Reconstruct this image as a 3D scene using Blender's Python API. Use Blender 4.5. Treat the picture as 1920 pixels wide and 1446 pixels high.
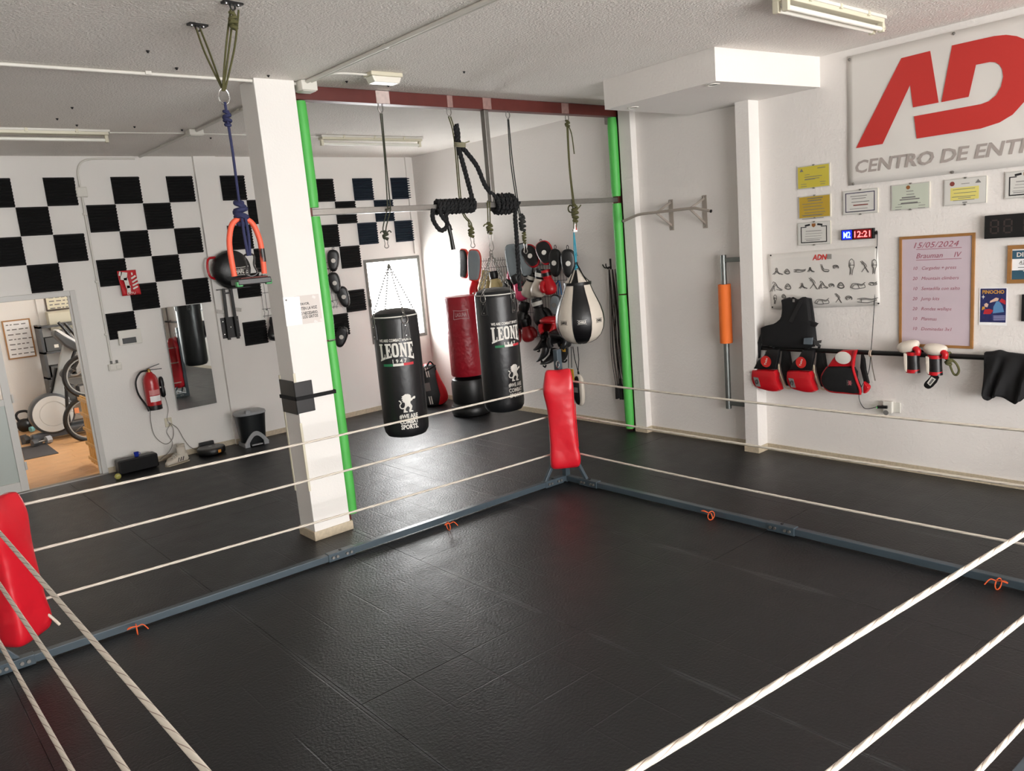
import bpy, bmesh, math, random
from mathutils import Vector, Matrix, Euler
random.seed(7)
for _o in list(bpy.data.objects): bpy.data.objects.remove(_o)
scene = bpy.context.scene
COL = scene.collection
PI = math.pi

# ------------------------------------------------------------------ camera
CAM_H, FPX = 2.24, 1478.0
YAW, PIT, ROL = math.radians(40.08), math.radians(10.26), math.radians(-4.93)
_fwd = Vector((math.sin(YAW)*math.cos(PIT), math.cos(YAW)*math.cos(PIT), -math.sin(PIT)))
_r0 = Vector((math.cos(YAW), -math.sin(YAW), 0)); _u0 = _r0.cross(_fwd)
_right = math.cos(ROL)*_r0 + math.sin(ROL)*_u0
_up = -math.sin(ROL)*_r0 + math.cos(ROL)*_u0
cam_d = bpy.data.cameras.new('camera'); cam = bpy.data.objects.new('camera', cam_d); COL.objects.link(cam)
cam_d.sensor_width = 36; cam_d.sensor_fit = 'HORIZONTAL'; cam_d.lens = FPX/1920*36; cam_d.clip_start = .02; cam_d.clip_end = 200
_m = Matrix((_right, _up, -_fwd)).transposed().to_4x4(); _m.translation = (0, 0, CAM_H)
cam.matrix_world = _m; scene.camera = cam

# ------------------------------------------------------------------ sky and daylight portals
world = bpy.data.worlds.new('overcast_sky'); scene.world = world; world.use_nodes = True
_bg = world.node_tree.nodes['Background']; _bg.inputs[0].default_value = (1.0, .985, .97, 1); _bg.inputs[1].default_value = 15.6
scene.view_settings.view_transform = 'Standard'; scene.view_settings.look = 'None'
scene.view_settings.gamma = 1; scene.view_settings.use_curve_mapping = False
scene.view_settings.exposure = 0.0
def portal(name, loc, normal, sx, sy):      # tells the sampler where the sky comes in; gives no light of its own
    d = bpy.data.lights.new(name, 'AREA'); d.shape = 'RECTANGLE'; d.size = sx; d.size_y = sy; d.cycles.is_portal = True
    o = bpy.data.objects.new(name, d); COL.objects.link(o); o.location = loc
    o.rotation_euler = Vector(normal).to_track_quat('-Z', 'Y').to_euler(); return o
portal('shop_window_portal', (2.8, -5.15, 1.6), (0, 1, 0), 7.6, 3.1)
portal('side_room_portal', (4.3, 11.9, 1.65), (-1, 0, 0), 1.8, 1.3)
_l = bpy.data.lights.new('back_window_daylight', 'AREA'); _l.shape = 'RECTANGLE'; _l.size = .95; _l.size_y = 1.2; _l.energy = 60; _l.color = (.97, 1, 1)
_o = bpy.data.objects.new('back_window_daylight', _l); COL.objects.link(_o); _o.location = (6.265, 10.18, 1.57); _o.rotation_euler = Vector((0, -1, 0)).to_track_quat('-Z', 'Y').to_euler()   # area lamp added just outside the back window to match its daylight glare
scene.cycles.max_bounces = 5; scene.cycles.diffuse_bounces = 3; scene.cycles.glossy_bounces = 3; scene.cycles.adaptive_threshold = .1
scene.cycles.caustics_reflective = False; scene.cycles.caustics_refractive = False
scene.cycles.sample_clamp_indirect = 6

# ------------------------------------------------------------------ measuring: where a sight line meets a real plane
XW, YW, ZC = 6.79, 9.90, 3.58               # right wall, back wall, ceiling
def _ray(px, py): return _fwd + _right*((px-960)/FPX) - _up*((py-723)/FPX)
def at_z(px, py, z=0.0):
    d = _ray(px, py); return Vector((0, 0, CAM_H)) + d*((z-CAM_H)/d.z)
def at_y(px, py, y=YW):
    d = _ray(px, py); return Vector((0, 0, CAM_H)) + d*(y/d.y)
def at_x(px, py, x=XW):
    d = _ray(px, py); return Vector((0, 0, CAM_H)) + d*(x/d.x)

# ------------------------------------------------------------------ materials
def lin(c):
    c /= 255.0
    return c/12.92 if c <= .04045 else ((c+.055)/1.055)**2.4
def rgb(h):
    if isinstance(h, str):
        h = h.lstrip('#'); h = tuple(int(h[i:i+2], 16) for i in (0, 2, 4))
    return tuple(lin(x) for x in h) + (1,)
MATS = {}
def mat(name, col, rough=.6, metal=0, bump=None, vary=None, spec=.5, emit=None, coat=0, trans=0, sheen=0):
    """procedural material: base colour varied by noise, optional noise relief"""
    if name in MATS: return MATS[name]
    m = bpy.data.materials.new(name); MATS[name] = m; m.use_nodes = True
    nt = m.node_tree; b = nt.nodes['Principled BSDF']
    c = rgb(col); b.inputs['Base Color'].default_value = c
    b.inputs['Roughness'].default_value = rough; b.inputs['Metallic'].default_value = metal
    b.inputs['Specular IOR Level'].default_value = spec
    b.inputs['Coat Weight'].default_value = coat
    if sheen: b.inputs['Sheen Weight'].default_value = sheen
    if trans: b.inputs['Transmission Weight'].default_value = trans
    tc = nt.nodes.new('ShaderNodeNewGeometry') if (bump or vary) else None
    if vary:
        n = nt.nodes.new('ShaderNodeTexNoise'); n.inputs['Scale'].default_value = vary[0]; n.inputs['Detail'].default_value = 1.5
        nt.links.new(tc.outputs['Position'], n.inputs['Vector'])
        r = nt.nodes.new('ShaderNodeMix'); r.data_type = 'RGBA'
        k = vary[1]
        r.inputs[6].default_value = tuple(max(0, x*(1-k)) for x in c[:3]) + (1,)
        r.inputs[7].default_value = tuple(min(1, x*(1+k)) for x in c[:3]) + (1,)
        nt.links.new(n.outputs['Fac'], r.inputs[0]); nt.links.new(r.outputs[2], b.inputs['Base Color'])
    if bump:
        n2 = nt.nodes.new('ShaderNodeTexNoise'); n2.inputs['Scale'].default_value = bump[0]; n2.inputs['Detail'].default_value = 1.5
        nt.links.new(tc.outputs['Position'], n2.inputs['Vector'])
        bp = nt.nodes.new('ShaderNodeBump'); bp.inputs['Strength'].default_value = bump[1]; bp.inputs['Distance'].default_value = bump[2] if len(bump) > 2 else .01
        nt.links.new(n2.outputs['Fac'], bp.inputs['Height']); nt.links.new(bp.outputs[0], b.inputs['Normal'])
    if emit:
        b.inputs['Emission Color'].default_value = rgb(emit[0]); b.inputs['Emission Strength'].default_value = emit[1]; m.cycles.emission_sampling = 'NONE'
    return m
def glass_mat(name, tint=(1, 1, 1), gloss=.06):
    m = bpy.data.materials.new(name); m.use_nodes = True; nt = m.node_tree; nt.nodes.clear()
    o = nt.nodes.new('ShaderNodeOutputMaterial'); t = nt.nodes.new('ShaderNodeBsdfTransparent'); g = nt.nodes.new('ShaderNodeBsdfGlossy')
    x = nt.nodes.new('ShaderNodeMixShader'); t.inputs[0].default_value = (*tint, 1); g.inputs['Roughness'].default_value = .02; x.inputs[0].default_value = gloss
    nt.links.new(t.outputs[0], x.inputs[1]); nt.links.new(g.outputs[0], x.inputs[2]); nt.links.new(x.outputs[0], o.inputs[0])
    MATS[name] = m; return m
WALL = mat('white_wall_paint', (238, 235, 230), .75, bump=(60, .25, .004), vary=(3, .02))
WALLR = mat('white_rough_paint', (238, 233, 228), .75, bump=(45, .5, .006), vary=(3, .02))
CEIL = mat('stucco_ceiling_paint', (244, 239, 232), .85, bump=(70, .7, .012), vary=(4, .03))
STONE = mat('beige_skirting_stone', (196, 182, 158), .45, vary=(40, .25))
ALU = mat('white_lacquered_aluminium', (205, 203, 198), .4)
STEEL = mat('brushed_steel', (142, 139, 134), .36, .75, vary=(30, .1))
CHROME = mat('polished_chrome', (215, 215, 215), .15, 1)
GREYMET = mat('blue_grey_enamel', (66, 78, 86), .3, vary=(8, .12))
BROWNMET = mat('red_oxide_paint', (92, 36, 30), .45, vary=(10, .15))
GREEN = mat('green_foam_vinyl', (82, 184, 82), .5, bump=(30, .3, .006))
REDV = mat('red_vinyl', (208, 26, 42), .34, bump=(7, .35, .03), coat=.2)
BLACKV = mat('black_leather', (13, 13, 15), .38, bump=(35, .25, .005))
BLACKF = mat('black_fabric', (9, 9, 11), .85, bump=(20, .3, .01))
BLACKP = mat('black_plastic', (12, 12, 13), .4)
BLACKM = mat('black_metal', (12, 12, 12), .35)
WHITEP = mat('white_plastic', (222, 219, 210), .4)
CREAMP = mat('cream_plastic', (214, 208, 186), .45)
PAPER = mat('white_paper', (252, 252, 252), .6)
PRINTW = mat('white_print', (225, 222, 214), .6)
PRINTK = mat('black_print', (22, 22, 24), .7)
PRINTG = mat('grey_print', (120, 118, 115), .7)
WHITEL = mat('white_leather', (222, 212, 198), .4, bump=(25, .3, .006))
REDL = mat('red_leather', (190, 18, 30), .35, bump=(25, .3, .006))
GREYL = mat('grey_leather', (122, 130, 134), .5, bump=(25, .3, .006))
REDP = mat('red_print', (206, 40, 34), .6)
ROPEW = mat('white_rope', (218, 208, 192), .8, bump=(300, .6, .004))
OLIVE = mat('olive_cord', (82, 80, 46), .8, bump=(300, .5, .003))
NAVY = mat('navy_cord', (34, 38, 74), .8, bump=(300, .5, .003))
DKCORD = mat('charcoal_cord', (38, 40, 38), .8)
FOAMK = mat('black_acoustic_foam', (9, 10, 11), .95)
FOAMB = mat('blue_black_acoustic_foam', (22, 38, 54), .95)
ORANGEF = mat('orange_foam', (240, 118, 44), .7)
CORALF = mat('coral_foam', (226, 92, 64), .55)
ORANGES = mat('orange_string', (226, 96, 44), .7)
WOODF = mat('oak_frame', (158, 112, 62), .5, vary=(20, .2))
GLASS = glass_mat('clear_glass')

# ------------------------------------------------------------------ mesh builder
class MB:
    def __init__(s): s.v = []; s.f = []; s.m = []
    def add(s, vs, fs, mi=0):
        b = len(s.v); s.v += [tuple(p) for p in vs]
        for f in fs: s.f.append(tuple(b+i for i in f)); s.m.append(mi)
        return s
    def box(s, x0, x1, y0, y1, z0, z1, mi=0):
        return s.add([(x0,y0,z0),(x1,y0,z0),(x1,y1,z0),(x0,y1,z0),(x0,y0,z1),(x1,y0,z1),(x1,y1,z1),(x0,y1,z1)],
                     [(0,3,2,1),(4,5,6,7),(0,1,5,4),(1,2,6,5),(2,3,7,6),(3,0,4,7)], mi)
    def obox(s, c, sx, sy, sz, rot=None, mi=0):
        R = (rot if isinstance(rot, Matrix) else Euler(rot or (0,0,0)).to_matrix()).to_3x3(); c = Vector(c)
        vs = [c + R @ Vector((a*sx/2, b*sy/2, d*sz/2)) for d in (-1,1) for a, b in ((-1,-1),(1,-1),(1,1),(-1,1))]
        return s.add(vs, [(0,3,2,1),(4,5,6,7),(0,1,5,4),(1,2,6,5),(2,3,7,6),(3,0,4,7)], mi)
    def bar(s, p0, p1, w, h, mi=0, up=(0,0,1)):
        p0, p1 = Vector(p0), Vector(p1); d = (p1-p0); L = d.length; d.normalize()
        sd = d.cross(Vector(up));
        if sd.length < 1e-4: sd = d.cross(Vector((1,0,0)))
        sd.normalize(); u = sd.cross(d)
        return s.obox((p0+p1)/2, L, w, h, Matrix((d, -sd, u)).transposed(), mi)
    def rings(s, rs, mi=0, cap0=True, cap1=True, closed=False):
        n = len(rs[0]); b = len(s.v)
        for r in rs: s.v += [tuple(p) for p in r]
        k = len(rs)
        for i in range(k if closed else k-1):
            a, c = b+i*n, b+((i+1) % k)*n
            for j in range(n):
                s.f.append((a+j, a+(j+1) % n, c+(j+1) % n, c+j)); s.m.append(mi)
        if not closed:
            if cap0: s.f.append(tuple(b+j for j in reversed(range(n)))); s.m.append(mi)
            if cap1: s.f.append(tuple(b+(k-1)*n+j for j in range(n))); s.m.append(mi)
        return s
    def tube(s, pts, r, n=8, closed=False, mi=0, caps=True):
        P = [Vector(p) for p in pts]; k = len(P)
        R = r if isinstance(r, (list, tuple)) else [r]*k
        rs = []; prev = None
        for i in range(k):
            if closed: t = P[(i+1) % k]-P[i-1]
            else: t = P[min(i+1, k-1)]-P[max(i-1, 0)]
            t.normalize()
            if prev is None:
                a = t.orthogonal().normalized()
            else:
                a = prev - t*prev.dot(t)
                a = a.normalized() if a.length > 1e-6 else t.orthogonal().normalized()
            prev = a; c = t.cross(a)
            rs.append([P[i] + (a*math.cos(2*PI*j/n) + c*math.sin(2*PI*j/n))*R[i] for j in range(n)])
        return s.rings(rs, mi, caps, caps, closed)
    def cyl(s, p0, p1, r0, r1=None, n=16, mi=0, caps=True):
        return s.tube([p0, p1], [r0, r0 if r1 is None else r1], n, False, mi, caps)
    def lathe(s, prof, c=(0,0,0), n=24, mi=0, axis='z', sy=1.0):
        rs = []
        for r, z in prof:
            ring = []
            for j in range(n):
                a = 2*PI*j/n; x, y = r*math.cos(a), r*math.sin(a)*sy
                p = (x, y, z) if axis == 'z' else ((x, -z, y) if axis == 'y' else (z, x, y))
                ring.append((c[0]+p[0], c[1]+p[1], c[2]+p[2]))
            rs.append(ring)
        return s.rings(rs, mi)
    def prism(s, poly, y0, y1, mi=0, f=None):
        """polygon in x,z extruded along y (f maps (x,y,z) to a place)"""
        f = f or (lambda x, y, z: (x, y, z)); n = len(poly); b = len(s.v)
        s.v += [tuple(f(x, y0, z)) for x, z in poly] + [tuple(f(x, y1, z)) for x, z in poly]
        ar = sum(poly[i][0]*poly[(i+1) % n][1]-poly[(i+1) % n][0]*poly[i][1] for i in range(n))
        o = list(range(n)) if ar > 0 else list(reversed(range(n)))
        s.f.append(tuple(b+i for i in o)); s.m.append(mi)
        s.f.append(tuple(b+n+i for i in reversed(o))); s.m.append(mi)
        for q in range(n):
            i, j = o[q], o[(q+1) % n]
            s.f.append((b+i, b+n+i, b+n+j, b+j)); s.m.append(mi)
        return s
    def poly(s, pts, mi=0): return s.add(pts, [tuple(range(len(pts)))], mi)
    def grid(s, fn, nu, nv, mi=0, wrap=False):
        vs = [fn(i/(nu if wrap else nu-1), j/(nv-1)) for j in range(nv) for i in range(nu)]
        fs = [(j*nu+i, j*nu+(i+1) % nu, (j+1)*nu+(i+1) % nu, (j+1)*nu+i) for j in range(nv-1) for i in range(nu if wrap else nu-1)]
        return s.add(vs, fs, mi)
    def mesh(s, name, mats, smooth=True, angle=40, tri=False):
        me = bpy.data.meshes.new(name); me.from_pydata(s.v, [], s.f)
        for m in (mats if isinstance(mats, (list, tuple)) else [mats]): me.materials.append(m)
        me.polygons.foreach_set('material_index', s.m)
        if tri:
            bm = bmesh.new(); bm.from_mesh(me); bmesh.ops.triangulate(bm, faces=bm.faces); bm.to_mesh(me); bm.free()
        if smooth:
            me.polygons.foreach_set('use_smooth', [True]*len(me.polygons))
            if angle: me.set_sharp_from_angle(angle=math.radians(angle))
        me.update(); return me
    def build(s, name, mats, parent=None, smooth=True, angle=40, bevel=0, sub=0, label=None, tri=False, solid=0):
        o = bpy.data.objects.new(name, s.mesh(name, mats, smooth, 0 if sub else angle, tri)); COL.objects.link(o)
        if parent is not None: o.parent = parent
        if solid:
            md = o.modifiers.new('solid', 'SOLIDIFY'); md.thickness = solid; md.offset = 0
        if bevel:
            md = o.modifiers.new('bevel', 'BEVEL'); md.width = bevel; md.segments = 2; md.limit_method = 'ANGLE'; md.angle_limit = math.radians(50)
        if sub:
            md = o.modifiers.new('sub', 'SUBSURF'); md.levels = sub; md.render_levels = sub
        if label: o['label'] = label
        return o
def tag(o, label, cat, group=None):
    o['label'] = label; o['category'] = cat
    if group: o['group'] = group
    return o
def thing(name, label, cat, loc=(0,0,0), rotz=0.0, group=None):
    o = bpy.data.objects.new(name, None); COL.objects.link(o); o.empty_display_size = .1
    o.location = loc; o.rotation_euler = (0, 0, rotz)
    return tag(o, label, cat, group)
def struct(o): o['kind'] = 'structure'; return o
def dup(root, loc=None, rot=None, label=None, group=None, scale=None):
    def cp(o, parent):
        c = o.copy(); COL.objects.link(c); c.parent = parent
        for ch in list(o.children): cp(ch, c)
        return c
    r = cp(root, root.parent)
    if loc is not None: r.location = loc
    if rot is not None: r.rotation_euler = rot
    if scale is not None: r.scale = (scale,)*3 if not isinstance(scale, tuple) else scale
    if label: r['label'] = label
    if group: r['group'] = group
    return r
RW = -PI/2        # turn of a thing hung on the right wall: its own x runs to the right, y into the wall
def catmull(pts, k=6, closed=False):
    P = [Vector(p) for p in pts]; n = len(P); out = []
    for i in range(n if closed else n-1):
        p0 = P[i-1] if (closed or i) else P[0]; p1 = P[i]; p2 = P[(i+1) % n]; p3 = P[(i+2) % n] if (closed or i+2 < n) else P[-1]
        for j in range(k):
            t = j/k; out.append(.5*((2*p1)+(p2-p0)*t+(2*p0-5*p1+4*p2-p3)*t*t+(3*p1-p0-3*p2+p3)*t**3))
    if not closed: out.append(P[-1])
    return out
def text2d(s, size=.1, align='CENTER', bold=0, shear=0, spacing=1.0, line=1.0):
    cu = bpy.data.curves.new('t', 'FONT'); cu.body = s; cu.size = size; cu.align_x = align; cu.align_y = 'CENTER'
    cu.offset = bold*size; cu.shear = shear; cu.space_character = spacing; cu.space_line = line; cu.resolution_u = 2; cu.dimensions = '2D'; cu.fill_mode = 'FRONT'
    o = bpy.data.objects.new('t', cu); COL.objects.link(o)
    dg = bpy.context.evaluated_depsgraph_get(); me = bpy.data.meshes.new_from_object(o.evaluated_get(dg))
    vs = [(v.co.x, v.co.y) for v in me.vertices]; fs = [tuple(p.vertices) for p in me.polygons]
    bpy.data.objects.remove(o); bpy.data.curves.remove(cu); bpy.data.meshes.remove(me)
    return vs, fs
def fit2d(vs, w=None, h=None, cx=0, cz=0):
    """scale flat lettering into a box and centre it"""
    x0, x1 = min(v[0] for v in vs), max(v[0] for v in vs); z0, z1 = min(v[1] for v in vs), max(v[1] for v in vs)
    sx = w/(x1-x0) if w else None; sz = h/(z1-z0) if h else None
    sx = sx or sz; sz = sz or sx
    return [((x-(x0+x1)/2)*sx+cx, (z-(z0+z1)/2)*sz+cz) for x, z in vs]
def put_text(mb, s, w=None, h=None, cx=0, cz=0, y=0, mi=0, rot=0, **k):
    vs, fs = text2d(s, 1, **k); vs = fit2d(vs, w, h)
    ca, sa = math.cos(rot), math.sin(rot)
    mb.add([(cx+x*ca-z*sa, y, cz+x*sa+z*ca) for x, z in vs], fs, mi)

# ================================================================== THE SETTING
def floor_material():
    m = mat('black_rubber_flooring', (33, 33, 34), .5, spec=.5); nt = m.node_tree; b = nt.nodes['Principled BSDF']; L = nt.links
    N = lambda t: nt.nodes.new(t)
    g = N('ShaderNodeNewGeometry'); sep = N('ShaderNodeSeparateXYZ'); L.new(g.outputs['Position'], sep.inputs[0])
    def math_(op, a, c=None):
        q = N('ShaderNodeMath'); q.operation = op
        for i, v in enumerate((a, c)):
            if v is None: continue
            if isinstance(v, (int, float)): q.inputs[i].default_value = v
            else: L.new(v, q.inputs[i])
        return q.outputs[0]
    # relief of the 33 cm screed tiles telegraphing through the rubber
    br = N('ShaderNodeTexBrick'); br.offset = 0; br.inputs['Scale'].default_value = 1; br.inputs['Mortar Size'].default_value = .006
    br.inputs['Brick Width'].default_value = .333; br.inputs['Row Height'].default_value = .333; br.inputs['Mortar Smooth'].default_value = .6
    mp = N('ShaderNodeMapping'); mp.inputs['Location'].default_value = (-1.98+.333*30, -3.385+.333*30, 0); L.new(g.outputs['Position'], mp.inputs[0]); L.new(mp.outputs[0], br.inputs['Vector'])
    nz = N('ShaderNodeTexNoise'); nz.inputs['Scale'].default_value = 60; nz.inputs['Detail'].default_value = 2; L.new(g.outputs['Position'], nz.inputs['Vector'])
    n2 = N('ShaderNodeTexNoise'); n2.inputs['Scale'].default_value = 1.4; n2.inputs['Detail'].default_value = 1; L.new(g.outputs['Position'], n2.inputs['Vector'])
    h = math_('SUBTRACT', math_('MULTIPLY', nz.outputs['Fac'], .5), math_('MULTIPLY', math_('MULTIPLY', br.outputs['Fac'], math_('MAXIMUM', math_('SUBTRACT', n2.outputs['Fac'], .42), 0)), 1.3))
    bp = N('ShaderNodeBump'); bp.inputs['Strength'].default_value = .5; bp.inputs['Distance'].default_value = .012
    L.new(h, bp.inputs['Height']); L.new(bp.outputs[0], b.inputs['Normal'])
    # chalky dust rubbed into the long seams and scuffs
    dx = math_('ABSOLUTE', math_('SUBTRACT', math_('FRACT', math_('DIVIDE', math_('ADD', sep.outputs[0], 1.27*20-2.94+.635), 1.27)), .5))
    n3 = N('ShaderNodeTexNoise'); n3.inputs['Scale'].default_value = 1.1; n3.inputs['Detail'].default_value = 3; L.new(g.outputs['Position'], n3.inputs['Vector'])
    wid = math_('MULTIPLY', math_('MAXIMUM', math_('SUBTRACT', n3.outputs['Fac'], .47), 0), .16)
    near = math_('LESS_THAN', dx, wid)
    mx = N('ShaderNodeMix'); mx.data_type = 'RGBA'; mx.inputs[6].default_value = rgb((19, 20, 22)); mx.inputs[7].default_value = rgb((54, 56, 58))
    L.new(math_('MULTIPLY', near, .7), mx.inputs[0])
    n4 = N('ShaderNodeTexNoise'); n4.inputs['Scale'].default_value = 5; n4.inputs['Detail'].default_value = 2.5; L.new(g.outputs['Position'], n4.inputs['Vector'])
    mx2 = N('ShaderNodeMix'); mx2.data_type = 'RGBA'; L.new(mx.outputs[2], mx2.inputs[6]); mx2.inputs[7].default_value = rgb((31, 32, 34))
    L.new(math_('MULTIPLY', math_('MAXIMUM', math_('SUBTRACT', n4.outputs['Fac'], .5), 0), 1.2), mx2.inputs[0])
    L.new(mx2.outputs[2], b.inputs['Base Color'])
    L.new(math_('ADD', math_('MULTIPLY', n4.outputs['Fac'], .14), .36), b.inputs['Roughness'])
    return m
RUBBER = floor_material()
FX0, FX1, FY0, FY1 = -3.2, 6.79, -5.0, 9.9
floor = struct(MB().box(FX0, FX1, FY0, FY1, -.12, -.008).build('floor', RUBBER, smooth=False))
xs = [2.94+1.27*k for k in range(-5, 4)]
xs = [FX0] + [x for x in xs if FX0+.2 < x < FX1-.2] + [FX1]
for i in range(len(xs)-1):
    cuts = [FY0] + [[3.385, 7.05], [.72, 4.72, 8.38], [3.05, 6.05], [1.39, 5.39, 9.05]][i % 4] + [FY1]
    for j in range(len(cuts)-1):
        MB().box(xs[i]+.0015, xs[i+1]-.0015, cuts[j]+.0015, cuts[j+1]-.0015, -.0075, 0).build('rubber_sheet', RUBBER, floor, smooth=False)

struct(MB().box(FX0-.2, XW+.25, FY0-.2, YW+.2, ZC, ZC+.2).build('ceiling', CEIL, smooth=False))
# back wall with the doorway and the window
DX0, DX1, DZ = .28, 2.09, 2.13
WX0, WX1, WZ0, WZ1 = 5.79, 6.74, .97, 2.17
wb = MB()
wb.box(FX0-.2, DX0, YW, YW+.2, -.12, ZC); wb.box(DX0, DX1, YW, YW+.2, DZ, ZC); wb.box(DX1, WX0, YW, YW+.2, -.12, ZC)
wb.box(WX0, WX1, YW, YW+.2, -.12, WZ0); wb.box(WX0, WX1, YW, YW+.2, WZ1, ZC); wb.box(WX1, XW+.25, YW, YW+.2, -.12, ZC)
struct(wb.build('wall_back', WALL, smooth=False))
struct(MB().box(XW, XW+.25, FY0-.2, YW, -.12, ZC).build('wall_right', WALLR, smooth=False))
struct(MB().box(FX0-.2, FX0, FY0-.2, YW, -.12, ZC).build('wall_left', WALL, smooth=False))
SX0, SX1, SZ0, SZ1 = -1.0, 6.6, .06, 3.15
wf = MB()
wf.box(FX0, SX0, FY0-.2, FY0, -.12, ZC); wf.box(SX1, XW, FY0-.2, FY0, -.12, ZC); wf.box(SX0, SX1, FY0-.2, FY0, SZ1, ZC); wf.box(SX0, SX1, FY0-.2, FY0, -.12, SZ0)
struct(wf.build('wall_front', WALL, smooth=False))
# shop front glazing behind the viewer
w2 = MB(); nb = 4
for k in range(nb+1):
    x = SX0 + (SX1-SX0)*k/nb; x = min(max(x, SX0+.03), SX1-.03); w2.box(x-.03, x+.03, FY0-.13, FY0-.07, SZ0, SZ1)
w2.box(SX0, SX1, FY0-.13, FY0-.07, SZ0, SZ0+.06); w2.box(SX0, SX1, FY0-.13, FY0-.07, SZ1-.06, SZ1)
win2 = struct(w2.build('window_2', ALU, smooth=False))
for k in range(nb):
    a = SX0+(SX1-SX0)*k/nb
    if False: MB().box(a+.03, a+(SX1-SX0)/nb-.03, FY0-.105, FY0-.095, SZ0+.06, SZ1-.06).build('pane', GLASS, win2, smooth=False)
# back window: grey frame set in the reveal, a small handle
FRAMEG = mat('grey_window_frame', (112, 112, 106), .4)
w1 = MB()
w1.box(WX0, WX0+.045, YW-.01, YW+.07, WZ0, WZ1); w1.box(WX1-.045, WX1, YW-.01, YW+.07, WZ0, WZ1)
w1.box(WX0+.045, WX1-.045, YW-.01, YW+.07, WZ0, WZ0+.045); w1.box(WX0+.045, WX1-.045, YW-.01, YW+.07, WZ1-.045, WZ1)
win1 = struct(w1.build('window_1', FRAMEG, smooth=False, bevel=.004))
MB().box(WX0+.045, WX1-.045, YW+.02, YW+.028, WZ0+.045, WZ1-.045).build('pane', GLASS, win1, smooth=False)
MB().box(WX0+.012, WX0+.034, YW-.05, YW-.01, 1.5, 1.62).build('window_handle', FRAMEG, win1, bevel=.004)
struct(MB().box(6.66, 6.73, YW-.03, YW, 2.2, ZC).build('trim_1', WALL, smooth=False))
struct(MB().box(3.61, 3.88, YW-.045, YW, 0, ZC).build('trim_2', WALL, smooth=False))
# pilasters on the right wall and the boxed-in duct above them
struct(MB().box(6.70, XW, 5.67, 5.83, 0, ZC).build('trim_3', WALLR, smooth=False))
struct(MB().box(6.625, XW, 4.205, 4.345, 0, 3.33).build('trim_4', WALLR, smooth=False))
sf = MB(); q = [(5.47, 3.75), (XW, 3.60), (XW, 4.95), (5.52, 4.95)]
sf.add([(x, y, 3.33) for x, y in q]+[(x, y, ZC) for x, y in q], [(3,2,1,0),(4,5,6,7),(0,1,5,4),(1,2,6,5),(2,3,7,6),(3,0,4,7)])
soffit = struct(sf.build('soffit', WALLR, smooth=False)); soffit['label'] = 'boxed-in white duct hanging below the ceiling above the alcove'
for px, py in ((1337, 158), (1187, 201)):
    p = at_z(px, py, 3.33)
    d = MB().lathe([(.052, .0), (.052, -.006), (.04, -.006), (.036, .0)], (p.x, p.y, 3.328), 24).build('spotlight_ring', WHITEP, soffit)
    MB().lathe([(.036, 0), (.03, .001)], (p.x, p.y, 3.326), 20).build('spotlight_cup', BLACKP, d)
# free-standing column with a stone plinth
CX0, CX1, CY0, CY1 = 2.63, 2.95, 5.75, 6.01
column = struct(MB().box(CX0, CX1, CY0, CY1, 0, ZC).build('column', WALL, smooth=False, bevel=.004))
column['label'] = 'white square column standing in the middle of the gym'
MB().box(CX0-.012, CX1+.02, CY0-.012, CY1+.012, 0, .075).build('plinth', STONE, column, smooth=False, bevel=.003)
MB().box(CX0-.008, CX0+.012, CY0-.006, CY0+.004, 1.12, 1.38).build('edge_guard', CREAMP, column, smooth=False, bevel=.002)
MB().box(CX0-.008, CX0+.012, CY0-.006, CY0+.004, .42, .98).build('edge_guard', CREAMP, column, smooth=False, bevel=.002)
MB().box(CX0-.008, CX0+.004, CY1-.012, CY1+.008, .38, 1.35).build('edge_guard', CREAMP, column, smooth=False, bevel=.002)

# skirting, stone by stone
def skirting(name, p0, p1, h=.065, t=.012, step=.4):
    p0, p1 = Vector((*p0, 0)), Vector((*p1, 0)); d = p1-p0; L = d.length; d.normalize(); nrm = Vector((d.y, -d.x, 0))
    e = bpy.data.objects.new(name, None); COL.objects.link(e); e['kind'] = 'structure'
    k = max(1, round(L/step)); w = L/k
    ang = math.atan2(d.y, d.x); me = MB().box(.001, w-.001, -t, 0, 0, h).mesh('skirting_stone', STONE, smooth=False)
    for i in range(k):
        o = bpy.data.objects.new('skirting_stone', me); COL.objects.link(o); o.parent = e
        o.location = p0 + d*(i*w); o.rotation_euler = (0, 0, ang)
    return e
skirting('baseboard_back', (2.10, YW), (3.61, YW)); skirting('baseboard_back', (3.61, YW-.045), (3.88, YW-.045)); skirting('baseboard_back', (3.88, YW), (XW, YW))
skirting('baseboard_back', (FX0, YW), (.27, YW))
skirting('baseboard_right', (XW, YW-.012), (XW, 5.83)); skirting('baseboard_right', (6.70, 5.83), (6.70, 5.66)); skirting('baseboard_right', (XW, 5.67), (XW, 4.345))
skirting('baseboard_right', (6.625, 4.355), (6.625, 4.195)); skirting('baseboard_right', (6.613, 4.205), (XW, 4.205)); skirting('baseboard_right', (XW, 4.193), (XW, FY0))
skirting('baseboard_right', (6.69, 5.67), (XW, 5.67))

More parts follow.
